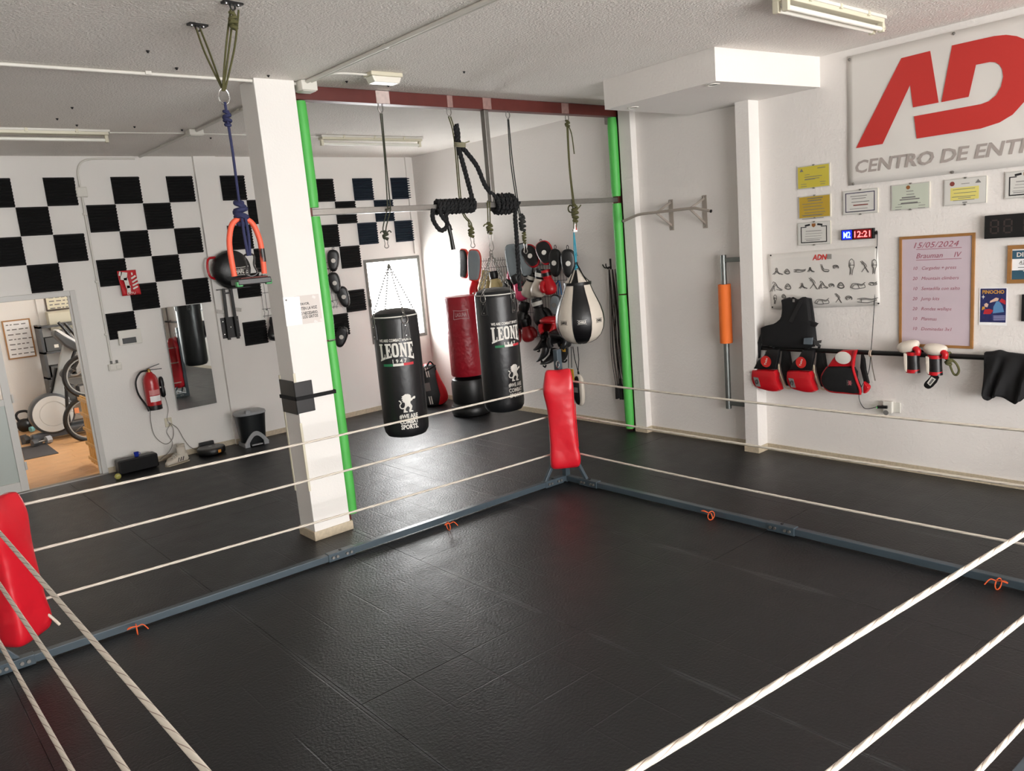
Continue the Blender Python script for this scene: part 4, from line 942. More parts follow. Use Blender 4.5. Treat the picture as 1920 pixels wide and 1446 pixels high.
knot(V(kB, 0, .02), .022, .1, OLIVE, t, e); addcord(t, [V(kB, 0, .02, .04), V(kB, -.04, 0, .06), V(kB, -.03, 0, .12)], .006, OLIVE, 'tail')
for i in range(3): MB().tube([B(862, 268+i*3)+Vector((.05*math.cos(a), .05*math.sin(a), .012*math.sin(a)))-e for a in [2*PI*k/14 for k in range(14)]], .007, 6, True).build('binding', mat('pale_cord', (150, 146, 120), .8), t)
addcord(t, [B(862, 268)+Vector((.05, -.02, 0)), B(872, 268), B(880, 265)], .006, MATS['pale_cord'], 'tail')
carabiner('steel carabiner on the olive cord above the red free-standing bag', V(kB, .005, .02, -.045), .10, .05, .0045)
kC = B(918, 428); e = Vector((bx2, YB-.03, 2.61))
t = cord_thing('short olive cord tied round the crossbar above the right heavy bag', e)
for s in (-1, 1): addcord(t, [V(e, s*.014, 0, .03), V(kC, s*.012, 0, .06), V(kC, s*.006)], .006)
knot(kC, .024, .09, OLIVE, t, e); addcord(t, [V(kC, 0, 0, .03), V(kC, -.06, -.02, .04), V(kC, -.09, -.02, .02)], .006, OLIVE, 'tail')
carabiner('steel carabiner holding the chains of the right heavy bag', Vector((bx2, YB-.015, kC.z-.03)), kC.z-.03-hkC.z-.005, .05, .0048)
MB_ = MB().tube([(.018*math.cos(a), 0, .02*math.sin(a)) for a in [2*PI*i/14 for i in range(14)]], .004, 6, True).build('swivel_ring', STEEL); MB_.location = (bx2, YB, hkC.z-.01); tag(MB_, 'small steel swivel ring gathering the right bag chains', 'ring')
e = Vector((5.22, YB, 3.40)); kD = B(976, 425)
t = cord_thing('dark double cord hanging from the middle of the beam', e)
for s in (-1, 1): addcord(t, [V(e, s*.006), e.lerp(B(966, 385), .5)+Vector((s*.012, 0, 0)), B(966, 385)+Vector((s*.01, -.04, 0)), V(kD, s*.008, -.03)], .0055, DKCORD)
knot(V(kD, 0, -.03, .03), .026, .16, DKCORD, t, e); knot(V(kD, .01, -.03, -.1), .016, .12, OLIVE, t, e)
carabiner('long steel carabiner in front of the grey kick pads', V(kD, .015, -.03, -.155), .11, .045, .0045)
e = Vector((6.02, YB, 3.40)); kE = B(1072, 395)
t = cord_thing('olive cord from the beam tied round the crossbar above the pear bag', e)
for s in (-1, 1): addcord(t, [V(e, s*.008), V(e.lerp(kE, .5), s*.006, 0, 0), V(kE, s*.01, -.035, .06)], .0065)
knot(V(e, 0, 0, -.02), .02, .06, OLIVE, t, e); knot(V(kE, 0, -.045, -.03), .028, .16, OLIVE, t, e)
addcord(t, [V(e, 0, 0, -.02), V(e, .03, -.02, -.12), V(e, .05, -.02, -.32)], .006, OLIVE, 'tail'); addcord(t, [V(kE, 0, -.05, .02), V(kE, .05, -.05, .02), V(kE, .09, -.05, .05)], .006, OLIVE, 'tail')
MB().tube([V(kE, 0, .015, .02)+Vector((.0, .035*math.cos(a), .036*math.sin(a)))-e for a in [2*PI*i/14 for i in range(14)]], .008, 6, True).build('bar_loop', OLIVE, t)
for s in (-1, 1): addcord(t, [V(kE, s*.018, -.04, -.06), V(kE, s*.02, -.03, -.18), B(1075, 432)+Vector((s*.006, 0, 0))], .0055)
# pear bag, blue strap and tag
pe = B(1086, 580); pe.y = YB
ps = thing('strap', 'turquoise webbing strap with white tag above the pear bag', 'strap', B(1075, 430))
o = Vector(ps.location); q1, q2 = B(1076, 436)-o, Vector((pe.x, YB, at_y(1080, 500, YB).z))-o
TUR = mat('turquoise_webbing', (58, 150, 172), .7, bump=(200, .4, .003))
for s in (-1, 1): MB().tube(catmull([q1, q1.lerp(q2, .5)+Vector((s*.012, 0, 0)), q2], 5), .008, 6).build('webbing', TUR, ps)
knot(V(q2, 0, 0, -.01), .018, .05, TUR, ps, Vector((0,0,0)))
tg = MB().box(-.028, .028, -.03, -.025, -.03, .05).build('tag', PAPER, ps, smooth=False)
MB().box(.006, .022, -.0315, -.03, -.01, .04).build('tag_print', REDP, tg, smooth=False)
pz0, pz1 = at_y(1090, 646, YB-.05).z, at_y(1085, 535, YB).z+.05
pg = thing('pear_bag', 'black and white panelled pear-shaped punching bag', 'punching bag', (pe.x, YB, pz0), math.radians(-41))
Hh = pz1-pz0; R0 = .262
prof = [(.03, 0), (.10, .012), (.17, .045), (.222, .10), (.252, .17), (.262, .245), (.255, .32), (.232, .40), (.2, .475), (.165, .55), (.142, Hh-.06), (.135, Hh-.03)]
mb = MB(); NS = 48
for k, (r_, z) in enumerate(prof): mb.v += [(r_*math.cos(2*PI*j/NS), r_*math.sin(2*PI*j/NS), z) for j in range(NS)]
for k in range(len(prof)-1):
    for j in range(NS):
        mb.f.append((k*NS+j, k*NS+(j+1) % NS, (k+1)*NS+(j+1) % NS, (k+1)*NS+j)); mb.m.append(((j+3)//6) % 2)
mb.f.append(tuple(reversed(range(NS)))); mb.m.append(1)
mb.build('panels', [BLACKV, WHITEL], pg)
for j in range(8):
    a = 2*PI*(j*6+3)/NS; MB().tube([(r_*1.002*math.cos(a), r_*1.002*math.sin(a), z) for r_, z in prof], .0035, 6).build('seam_piping', BLACKV, pg)
MB().rings([ell(0, 0, Hh-.045, .145, .145, 36), ell(0, 0, Hh-.015, .148, .148, 36), ell(0, 0, Hh-.012, .12, .12, 36)], cap0=False).build('collar', BLACKV, pg)
mb = MB(); NC = 32; zt_ = Hh+.12
cr = [(.14, Hh-.02), (.09, Hh+.03), (.03, zt_-.01), (.012, zt_)]
for r_, z in cr: mb.v += [(r_*math.cos(2*PI*j/NC), r_*math.sin(2*PI*j/NC), z) for j in range(NC)]
for k in range(3):
    for j in range(NC): mb.f.append((k*NC+j, k*NC+(j+1) % NC, (k+1)*NC+(j+1) % NC, (k+1)*NC+j)); mb.m.append(0 if (j % 8) < 5 else 1)
mb.build('top_cone', [WHITEL, BLACKV], pg)
for k in range(4):
    a = PI/4+k*PI/2; MB().tube([(.142*math.cos(a), .142*math.sin(a), Hh-.03), (.07*math.cos(a), .07*math.sin(a), Hh+.08), (0, 0, Hh+.20)], .006, 6).build('hanger_cord', BLACKF, pg)
for sa, m_ in ((0, PRINTW), (math.radians(45), PRINTK), (math.radians(-45), PRINTK)):
    mbx = MB(); charlie(mbx, .085, 0, 0, 0)
    for i, v in enumerate(mbx.v):
        a = v[0]/.262+sa; mbx.v[i] = (.2645*math.sin(a), -.2645*math.cos(a), v[2]+.255)
    mbx.build('emblem', m_, pg, smooth=False)
# battle rope wound round the crossbar
BR = mat('black_battle_rope', (15, 16, 18), .8, bump=(60, .8, .01))
bt = thing('battle_rope', 'thick black battle rope wound around the steel crossbar', 'rope', (4.7, YB, 2.61))
o = Vector(bt.location)
def twist_tube(pts, r, name):
    P = [Vector(p)-o for p in pts]; mb = MB()
    # three strands twisted
    L = 0; Ls = [0]
    for i in range(1, len(P)): L += (P[i]-P[i-1]).length; Ls.append(L)
    for s in range(3):
        q = []; prev = None
        for i, p in enumerate(P):
            tt = (P[min(i+1, len(P)-1)]-P[max(i-1, 0)]).normalized()
            a = tt.orthogonal().normalized() if prev is None else (prev-tt*prev.dot(tt)).normalized(); prev = a; c = tt.cross(a)
            an = Ls[i]/.11*2*PI+s*2*PI/3; q.append(p+(a*math.cos(an)+c*math.sin(an))*r*.5)
        mb.tube(q, r*.62, 6)
    return mb.build(name, BR, bt)
def dense(pts, step=.012):
    C = catmull(pts, 10); out = [C[0]]
    for p in C[1:]:
        d = (p-out[-1]).length; k = max(1, int(d/step))
        for j in range(1, k+1): out.append(out[-1].lerp(p, 1/(k-j+1)))
    return out
zb_ = 2.61
def coil(x0, x1, turns, r): return [Vector((x0+(x1-x0)*i/(turns*12), YB+r*math.cos(2*PI*i/12), zb_+r*math.sin(2*PI*i/12))) for i in range(turns*12+1)]
tp = B(856, 236); tp.y += .02; md = B(862, 268); md.y += .02
twist_tube(dense([tp, tp.lerp(md, .5), md+Vector((-.012, 0, 0)), B(873, 325), B(879, 372)+Vector((0, -.05, 0))]), .022, 'rope_leg')
twist_tube(dense([tp+Vector((.03, .02, .02)), tp.lerp(md, .5)+Vector((.03, .02, 0)), md+Vector((.02, .01, 0)), B(893, 310), B(912, 352), B(930, 376)+Vector((0, -.05, 0))]), .022, 'rope_leg')
twist_tube(coil(4.70, 4.26, 10, .052), .022, 'coil')
twist_tube(coil(4.94, 5.22, 6, .06), .023, 'coil'); twist_tube(coil(5.17, 4.98, 4, .085), .022, 'coil')
zz = lambda px, py, d=-.06: at_y(px, py, YB+d)
twist_tube(dense([zz(812, 392), zz(812, 412), zz(826, 432), zz(838, 424), zz(836, 405), zz(840, 396)]), .02, 'hanging_loop')
twist_tube(dense([zz(822, 392), zz(830, 408), zz(840, 420), zz(845, 432)]), .018, 'rope_tail')
MB().tube([zz(841, 424)-o, zz(846, 445)-o, zz(850, 468)-o], [.019, .017, .02], 12).build('grip_sleeve', BLACKP, bt)
twist_tube(dense([Vector((5.2, YB-.08, 2.62)), zz(966, 400), zz(969, 450), zz(972, 500), zz(975, 545)]), .021, 'rope_tail')

# ================================================================== RIGHT WALL
def wl(px, py, off=0.0): return at_x(px, py, XW-off)
class Panel:
    """a flat thing on the right wall; L(px,py) gives its own x,z from a sighted point"""
    def __init__(s, name, label, cat, c, off, group=None):
        p = wl(*c, off); s.o = p; s.off = off; s.t = thing(name, label, cat, (XW-off, p.y, p.z), RW, group)
    def L(s, px, py):
        p = wl(px, py, s.off); return (s.o.y-p.y, p.z-s.o.z)
def quad_box(pan, TL, TR, BR_, BL, y0, y1):
    q = [pan.L(*p) for p in (BL, BR_, TR, TL)]; return MB().prism(q, y0, y1)
def rect_of(pan, TL, TR, BR_, BL):
    q = [pan.L(*p) for p in (TL, TR, BR_, BL)]
    x0 = (q[0][0]+q[3][0])/2; x1 = (q[1][0]+q[2][0])/2; z1 = (q[0][1]+q[1][1])/2; z0 = (q[2][1]+q[3][1])/2
    return x0, x1, z0, z1
# ---- banner
bn = Panel('wall_banner', 'big white vinyl banner with red logo high on the right wall', 'banner', (1590, 228), .003)
zt_, zb_2 = bn.L(1588, 107)[1], bn.L(1593, 348)[1]
BW = 2.95
BANW = mat('banner_vinyl', (228, 224, 218), .45)
def bansheet(u, v):
    x = u*BW; sag = .008*math.sin(x*5.1)*(1-v)*.5+.006*math.sin(x*9+v*4)+.004*math.sin(v*9+x*2)
    return (x, -.004-abs(sag)*.6, zb_2+(zt_-zb_2)*v)
MB().grid(bansheet, 60, 16).build('sheet', BANW, bn.t, solid=.0015)
def bz(x, y): return bn.L(1440+x/4, y/4)
def inked(polys, y, m, name, parent):
    mb = MB()
    for P in polys: mb.poly([(x, y, z) for x, z in P])
    return mb.build(name, m, parent, smooth=False, tri=True)
yk = -.0125
Apoly = [bz(*p) for p in ((665,1112),(865,1080),(1070,640),(1093,806),(1285,770),(1222,383),(1005,437))]
Dpoly = [bz(*p) for p in ((1305,767),(1510,727),(1565,487),(1670,466),(1710,468),(1740,487),(1760,520),(1768,575),(1752,650),(1715,715),(1660,760),(1600,782),(1100,873),(1120,1040),(1600,965),(1740,920),(1840,860),(1930,760),(1990,640),(2015,520),(2015,430),(1990,350),(1940,300),(1870,272),(1790,262),(1700,272),(1385,342))]
dx = max(p[0] for p in Dpoly); z1_, z0_ = zt_-.13, zb_2+.27
Npoly = [(dx+.03, z0_), (dx+.2, z0_), (dx+.26, z0_+.33), (dx+.42, z0_), (dx+.6, z0_), (dx+.72, z1_), (dx+.54, z1_), (dx+.48, z0_+.28), (dx+.33, z1_), (dx+.15, z1_)]
Ipoly = [(dx+.70, z0_), (dx+.86, z0_), (dx+.98, z1_), (dx+.82, z1_)]
inked([Apoly, Dpoly, Npoly], yk, mat('red_banner_ink', (200, 52, 46), .5), 'logo_print', bn.t)
inked([Ipoly], yk, mat('grey_banner_ink', (172, 162, 156), .5), 'logo_print', bn.t)
p0, p1 = bz(660, 1250), bz(1905, 1095)
tv, tf = text2d('CENTRO DE ENTRENAMIENTO', 1, align='LEFT', bold=.022, shear=.18); sv, _ = text2d('CENTRO DE ENT', 1, align='LEFT', bold=.022, shear=.18)
sx = (p1[0]-p0[0])/(max(v[0] for v in sv)-min(v[0] for v in sv)); zc_ = bz(700, 1250)[1]; hh = bz(745, 1195)[1]-bz(690, 1300)[1]
zm0, zm1 = min(v[1] for v in sv), max(v[1] for v in sv); mnx = min(v[0] for v in sv)
MB().add([(p0[0]+(x-mnx)*sx, yk, zc_+((z-zm0)/(zm1-zm0)-.5)*hh) for x, z in tv], tf).build('lettering', MATS['grey_banner_ink'], bn.t, smooth=False)
for px, py in ((1593, 112), (1789, 63), (1601, 345), (1787, 323)):
    x, z = bn.L(px, py); MB().lathe([(.001, .014), (.008, .012), (.012, .002)], (x, -.008, z), 10, axis='y').build('screw', STEEL, bn.t)
# ---- certificates in clip frames
def lines(mb, x0, x1, z, n, dz, h=.004, jag=True, y=-.0125):
    for i in range(n):
        a = x0+(x1-x0)*(random.random()*.12 if jag else 0); b = x1-(x1-x0)*(random.random()*.2 if jag else 0); mb.box(a, b, y, y+.001, z-i*dz-h, z-i*dz)
def cert(label, TL, TR, BR_, BL, paper, decor):
    c = ((TL[0]+BR_[0])/2, (TL[1]+BR_[1])/2); pn = Panel('certificate', label, 'certificate', c, .0, 'certificates in clip frames'); t = pn.t
    x0, x1, z0, z1 = rect_of(pn, TL, TR, BR_, BL); w, h = (x1-x0), (z1-z0)
    MB().box(-w/2, w/2, -.008, 0, -h/2, h/2).build('backing', CREAMP, t, smooth=False)
    MB().box(-w/2, w/2, -.0105, -.008, -h/2, h/2).build('glazing', mat('matt_glazing', (200, 198, 192), .15), t, smooth=False)
    MB().box(-w*.475, w*.475, -.0115, -.0105, -h*.465, h*.465).build('sheet', paper, t, smooth=False)
    decor(t, w, h)
    for s in (-1, 1): MB().box(-.008, .008, -.013, 0, s*h/2-.006, s*h/2+.006).build('clip', STEEL, t, smooth=False)
    return t
def d_plain(t, w, h):
    mb = MB(); lines(mb, -w*.28, -w*.1, h*.12, 1, .02); lines(mb, -w*.28, w*.28, h*.02, 2, .018, .005); lines(mb, -w*.28, w*.1, -.1*h, 1, .02); lines(mb, -w*.4, -w*.2, -h*.28, 2, .02); lines(mb, w*.2, w*.38, -h*.25, 2, .02); lines(mb, w*.12, w*.4, h*.36, 1, .02, .006)
    mb.poly([(-w*.42, -.0125, h*.26), (-w*.3, -.0125, h*.26), (-w*.36, -.0125, h*.4)]); mb.build('print', PRINTG, t, smooth=False)
def d_dense(t, w, h):
    mb = MB(); lines(mb, -w*.25, w*.3, h*.40, 2, .02, .008); lines(mb, -w*.4, w*.36, h*.16, 6, .026, .005); lines(mb, -w*.4, w*.4, -h*.34, 1, .02); mb.build('print', PRINTG, t, smooth=False)
def d_border(col, red=False):
    def f(t, w, h):
        mb = MB(); a, b = w*.42, h*.40; k = .007
        for bx_ in ((-a, a, b-k, b), (-a, a, -b, -b+k), (-a, -a+k, -b, b), (a-k, a, -b, b)): mb.box(bx_[0], bx_[1], -.0125, -.0115, bx_[2], bx_[3])
        mb.build('border_print', col, t, smooth=False)
        mb = MB(); lines(mb, -w*.28, w*.28, h*.26, 2, .02, .005); lines(mb, -w*.3, w*.3, h*.02, 1, .02, .005); lines(mb, -w*.32, w*.3, -h*.26, 2, .025); mb.build('print', PRINTG, t, smooth=False)
        mb = MB(); lines(mb, -w*.2, w*.24, -h*.1, 1, .02, .009); mb.build('title_print', mat('dark_red_print', (130, 60, 52), .7) if red else PRINTG, t, smooth=False)
    return f
def d_crest(t, w, h):
    mb = MB(); a, b = w*.40, h*.40; k = .008
    for bx_ in ((-a, a, -b, -b+k), (-a, -a+k, -b, b*.72), (a-k, a, -b, b*.72), (-a, -w*.22, b*.68, b*.72+.004), (w*.22, a, b*.68, b*.72+.004)): mb.box(bx_[0], bx_[1], -.0125, -.0115, bx_[2], bx_[3])
    for s in (-1, 1): mb.obox((s*w*.19, -.012, h*.37), w*.16, .001, h*.08, (0, s*.15, 0))
    mb.build('border_print', PRINTK, t, smooth=False)
    MB().poly([(-.018, -.0126, h*.43), (-.018, -.0126, h*.32), (0, -.0126, h*.26), (.018, -.0126, h*.32), (.018, -.0126, h*.43)]).build('crest_print', mat('brown_crest_print', (150, 96, 50), .7), t, smooth=False)
    mb = MB(); lines(mb, -w*.3, w*.3, h*.12, 1, .02, .005); lines(mb, -w*.32, w*.3, 0, 3, .022, .003); lines(mb, -w*.3, w*.3, -h*.28, 2, .02, .005); mb.build('print', PRINTG, t, smooth=False)
def d_green(t, w, h):
    mb = MB(); lines(mb, -w*.1, w*.12, h*.22, 2, .025, .005); lines(mb, -w*.24, w*.22, h*.0, 1, .02, .010); lines(mb, -w*.28, w*.3, -h*.08, 2, .028, .009); lines(mb, -w*.4, w*.42, -h*.26, 1, .02); lines(mb, -w*.4, -w*.2, -h*.36, 2, .02); lines(mb, w*.2, w*.4, -h*.36, 2, .02); mb.build('print', PRINTG, t, smooth=False)
    MB().poly([(-.015+.016*math.cos(a), -.0126, h*.36+.016*math.sin(a)) for a in [2*PI*i/12 for i in range(12)]]).build('crest_print', MATS['brown_crest_print'], t, smooth=False)
def d_inset(t, w, h):
    MB().box(-w*.34, w*.33, -.0122, -.0115, -h*.32, h*.16).build('inset_sheet', mat('pale_yellow_paper', (226, 214, 120), .7), t, smooth=False)
    mb = MB(); lines(mb, -w*.3, w*.3, h*.1, 4, .028, .004, y=-.0135); lines(mb, -w*.2, w*.2, -h*.24, 1, .02, y=-.0135); lines(mb, -w*.1, w*.14, h*.30, 1, .02); lines(mb, -w*.06, w*.06, -h*.40, 1, .02, .008)
    mb.poly([(w*.24, -.0125, h*.27), (w*.38, -.0125, h*.27), (w*.31, -.0125, h*.41)]); mb.build('print', PRINTG, t, smooth=False)
    MB().poly([(-w*.3+.018*math.cos(a), -.0126, h*.32+.018*math.sin(a)) for a in [2*PI*i/12 for i in range(12)]]).build('crest_print', MATS['dark_red_print'], t, smooth=False)
WP = mat('certificate_paper', (216, 214, 208), .7)
d_r = d_border(mat('navy_print', (70, 66, 92), .7), True); mat('brown_crest_print', (150, 96, 50), .7); mat('dark_red_print', (130, 60, 52), .7)
cert('yellow certificate in a clip frame, topmost left of the banner', (1495,313), (1556,306), (1557,349), (1496,356), mat('yellow_paper', (206, 190, 70), .7), d_plain)
cert('ochre certificate with dense print below the yellow one', (1497,370), (1557,363), (1559,405), (1499,412), mat('ochre_paper', (190, 158, 52), .7), d_dense)
cert('white certificate with black scroll border and crest left of the clock', (1496,419), (1558,412), (1558,456), (1498,461), WP, d_crest)
cert('grey certificate with navy border below the banner corner', (1580,359), (1645,352), (1647,398), (1581,404), WP, d_r)
cert('pale green certificate below the banner', (1672,346), (1744,342), (1743,391), (1672,394), mat('pale_green_paper', (200, 206, 190), .7), d_green)
cert('white certificate with a yellow inset below the banner', (1770,337), (1850,330), (1850,380), (1771,386), WP, d_inset)
cert('white certificate with black border cut by the right picture edge', (1884,323), (1966,315), (1966,366), (1885,374), WP, d_crest)
# ---- LED clock
ck = Panel('led_clock', 'narrow black LED clock reading 12:21 with blue and red digits', 'clock', (1610, 439), .0); t = ck.t
x0, x1, z0, z1 = rect_of(ck, (1579,431), (1640,426), (1641,445), (1580,451)); w, h = x1-x0, z1-z0
MB().box(-w/2, w/2, -.03, 0, -h/2, h/2).build('case', BLACKP, t, smooth=False, bevel=.003)
MB().box(w/2, w/2+.025, -.022, -.006, -.012, .012).build('socket_plug', BLACKP, t, smooth=False)
def glow(name, c, s):
    m = mat(name, c, .4, emit=(c, s)); return m
mb = MB(); put_text(mb, 'M2', w*.22, h*.6, -w*.31, 0, -.0315, bold=.02); mb.build('blue_digits', glow('blue_led', (120, 160, 255), 5), t, smooth=False)
mb = MB(); put_text(mb, '12:21', w*.48, h*.6, w*.16, 0, -.0315, bold=.012); mb.build('red_digits', glow('red_led', (255, 90, 90), 5), t, smooth=False)
MB().box(-w*.47, -w*.16, -.031, -.03, -h*.44, h*.44).build('blue_window', glow('blue_led_window', (20, 40, 220), .9), t, smooth=False)
MB().box(-w*.1, w*.44, -.031, -.03, -h*.44, h*.44).build('red_window', glow('red_led_window', (110, 8, 16), .35), t, smooth=False)
# ---- exercise poster
ep = Panel('exercise_poster', 'white exercise poster with small line drawings and red logo', 'poster', (1545, 520), .006); t = ep.t
q = [ep.L(*p) for p in ((1440,477), (1646,461), (1651,573), (1447,580))]
def eps(u, v):
    a = Vector(q[3]).lerp(Vector(q[2]), u); b = Vector(q[0]).lerp(Vector(q[1]), u); c = a.lerp(b, v); return (c.x, -.003-.003*abs(math.sin(u*8+v*2)), c.y)
MB().grid(eps, 30, 10).build('sheet', BANW, t, solid=.001)
def e8(x, y): return ep.L(1430+x/8.348, 460+y/8.348)
FIG = {'sit': [[(-.6,-.5),(-.2,-.1),(0,.4),(.3,-.2),(1,-.5)], [(-.2,.3),(0,.6),(.2,.3)], [(-.2,.1),(.5,-.5)]],
 'ball': [[(-.5,-.4),(-.4,.1),(0,.5),(.4,.1),(.5,-.4),(0,-.6),(-.5,-.4)], [(-.3,-.1),(.3,-.1)]],
 'lie': [[(-1,.1),(-.3,.2),(.4,.1),(1,.25)], [(-1,-.2),(0,-.3),(.9,0)], [(-.6,.1),(-.6,-.25)]],
 'leg': [[(-.7,1),(-.5,.2),(-.2,-.4),(.8,-.5)], [(-.5,1),(-.2,.1),(.1,-.1),(.8,-.2),(.8,-.5)]],
 'curl': [[(-.5,-.3),(-.6,.3),(0,.5),(.5,.2),(.4,-.2)], [(-.3,.2),(.3,.1)], [(-.1,-.2),(.4,.4)]],
 'stand': [[(-.25,.9),(-.3,.2),(-.15,-.2),(-.2,-1)], [(.25,.9),(.3,.2),(.15,-.2),(.05,-1)], [(-.2,.9),(0,1.1),(.2,.9)], [(-.3,.3),(.3,.3)]],
 'bend': [[(-.5,.9),(0,.5),(.2,0),(.7,-.9)], [(-.3,1.0),(.3,.4),(.4,0)], [(.2,0),(-.3,-.8)]],
 'lunge': [[(-.8,-.8),(-.3,.2),(0,.6),(.3,0),(1,-.5)], [(-.3,.2),(-.1,-.7)], [(0,.6),(-.3,.8),(-.4,.5)], [(.1,-.4),(.9,-.6)]],
 'roll': [[(-.9,-.2),(-.6,.3),(0,.3),(.5,.2),(.9,.5)], [(-.9,-.2),(-.3,-.4),(.4,-.3),(.9,-.2),(.8,.2)], [(0,.2),(.2,-.3)]]}
mb = MB(); mbg = MB()
for x, y, k, s in ((225,410,'sit',80),(388,405,'ball',60),(590,395,'lie',75),(750,380,'sit',55),(975,370,'leg',65),(1155,340,'curl',55),(1400,345,'stand',105),(1590,340,'bend',85),(1755,340,'stand',95),
                   (210,650,'lunge',85),(400,640,'ball',70),(625,635,'sit',65),(785,600,'bend',85),(945,625,'lunge',70),(1087,630,'curl',55),(1230,620,'ball',75),(1495,635,'roll',100),(1730,600,'roll',55),
                   (203,850,'stand',60),(335,790,'ball',45),(935,880,'roll',95),(1180,830,'bend',70),(1362,830,'curl',65),(1650,855,'lie',125)):
    for pl in FIG[k]:
        v_, f_ = ribbon([(e8(x+a*s*1.3, y-b*s*1.15)) for a, b in catmull2(pl, 3)], .005); mb.add([(p[0], -.009, p[1]) for p in v_], f_)
    bl = FIG[k][0]; v_, f_ = ribbon([(e8(x+a*s*1.05+8, y-b*s*.9+10)) for a, b in catmull2(bl, 3)], .012); mbg.add([(p[0], -.0086, p[1]) for p in v_], f_)
mbg.build('figure_shading', mat('light_grey_print', (150, 147, 142), .7), t, smooth=False)['kind'] = 'stuff'; mb.build('figure_drawings', mat('charcoal_print', (60, 58, 56), .7), t, smooth=False)['kind'] = 'stuff'
c = e8(900, 185); lw_ = e8(1010, 185)[0]-e8(780, 185)[0]
mb = MB(); put_text(mb, 'ADN', lw_, lw_*.36, c[0], c[1], -.0095, bold=.03, shear=.2); mb.build('logo_print', REDP, t, smooth=False)
a, b = e8(1020, 215), e8(1085, 135); MB().box(a[0], b[0], -.0095, -.009, a[1], b[1]).build('logo_print', MATS['light_grey_print'], t, smooth=False)
for px, py in ((1446, 479), (1644, 464), (1648, 569), (1449, 576)):
    x, z = ep.L(px, py); MB().lathe([(.001, .01), (.006, .008), (.008, .002)], (x, -.005, z), 8, axis='y').build('screw', BLACKP, t)
# ---- whiteboard
wbp = Panel('whiteboard', 'oak framed whiteboard with a handwritten red workout list', 'whiteboard', (1755, 547), .0); t = wbp.t
x0, x1, z0, z1 = rect_of(wbp, (1681,446), (1823,438), (1826,654), (1688,651)); w, h = x1-x0, z1-z0; fwid = .022
MB().box(-w/2+fwid, w/2-fwid, -.010, 0, -h/2+fwid, h/2-fwid).build('board', mat('mauve_white_board', (206, 190, 198), .3, vary=(5, .05)), t, smooth=False)
for nm, bx_ in (('top', (-w/2, w/2, h/2-fwid, h/2)), ('bottom', (-w/2, w/2, -h/2, -h/2+fwid)), ('l', (-w/2, -w/2+fwid, -h/2+fwid, h/2-fwid)), ('r', (w/2-fwid, w/2, -h/2+fwid, h/2-fwid))):
    MB().box(bx_[0], bx_[1], -.018, 0, bx_[2], bx_[3]).build('frame_rail', WOODF, t, smooth=False, bevel=.002)
INK = mat('red_marker_ink', (158, 82, 98), .6)
mb = MB()
for s, cx, cz, ww, hh_, sh in (('15/05/2024', 0, .375, .36, .045, .3), ('Brauman     IV', .02, .29, .36, .04, .3)):
    put_text(mb, s, ww*w/.6, hh_, cx, cz*h/.9, -.0108, shear=sh)
for z in (.34, .255): mb.box(-.16*w/.6, .2*w/.6, -.0108, -.0104, z*h/.9, z*h/.9+.004)
for i, s in enumerate(('10   Cargadas + press', '20   Mountain climbers', '10   Sentadilla con salto', '20   Jump kits', '20   Rondas wallaps', '10   Planmas', '10   Dominadas 3x1')):
    v_, f_ = text2d(s, .038, align='LEFT', shear=.25); mb.add([(-.19*w/.6+x, -.0108, (.19-.082*i)*h/.9+z) for x, z in v_], f_)
mb.build('handwriting', INK, t, smooth=False)['kind'] = 'stuff'
# ---- scoreboard timer, diploma, film poster, cut-off picture
tm = Panel('interval_timer', 'black digital interval timer with unlit digits at the right picture edge', 'timer', (1850, 426), .0); t = tm.t
h = tm.L(1850, 405)[1]-tm.L(1851, 448)[1]; w = .62
MB().box(0, w, -.05, 0, -h/2, h/2).build('case', BLACKP, t, smooth=False, bevel=.004)
def seg7(mb, cx, cz, w_, h_, y):
    th = h_*.11
    for sx_, sz_ in ((0, .5), (0, 0), (0, -.5)): mb.box(cx-w_*.36, cx+w_*.36, y, y+.001, cz+sz_*h_-th/2, cz+sz_*h_+th/2)
    for sx_ in (-1, 1):
        for sz_ in (-.25, .25): mb.box(cx+sx_*w_*.5-th/2, cx+sx_*w_*.5+th/2, y, y+.001, cz+sz_*h_-h_*.19, cz+sz_*h_+h_*.19)
mb = MB()
for i, x in enumerate((.07, .16, .29, .38, .5, .58)): seg7(mb, x, 0, .05, h*.55, -.0515)
mb.build('unlit_digits', mat('unlit_led', (58, 46, 44), .5), t, smooth=False)
dp = Panel('framed_diploma', 'wooden framed diploma with blue header at the right picture edge', 'diploma', (1890, 496), .0); t = dp.t
h = dp.L(1889, 460)[1]-dp.L(1892, 531)[1]; w = .42; k = .03
for bx_ in ((0, w, h/2-k, h/2), (0, w, -h/2, -h/2+k), (0, k, -h/2+k, h/2-k), (w-k, w, -h/2+k, h/2-k)): MB().box(bx_[0], bx_[1], -.02, 0, bx_[2], bx_[3]).build('frame_rail', WOODF, t, smooth=False, bevel=.002)
MB().box(k, w-k, -.008, 0, -h/2+k, h/2-k).build('sheet', PAPER, t, smooth=False)
BLU = mat('petrol_print', (48, 88, 108), .6)
MB().box(k, w-k, -.0095, -.008, h*.14, h*.36).build('header_print', BLU, t, smooth=False)
MB().add([(k, -.009, -h/2+k), (k+.13, -.009, -h/2+k), (k+.07, -.009, -h*.16), (k, -.009, -h*.16)], [(0,1,2,3)]).build('corner_print', BLU, t, smooth=False)
MB().add([(k+.05, -.0088, -h/2+k), (w-k, -.0088, -h/2+k), (w-k, -.0088, -h*.22), (k+.12, -.0088, -h*.18)], [(0,1,2,3)]).build('corner_print', mat('pale_blue_print', (150, 186, 196), .6), t, smooth=False)
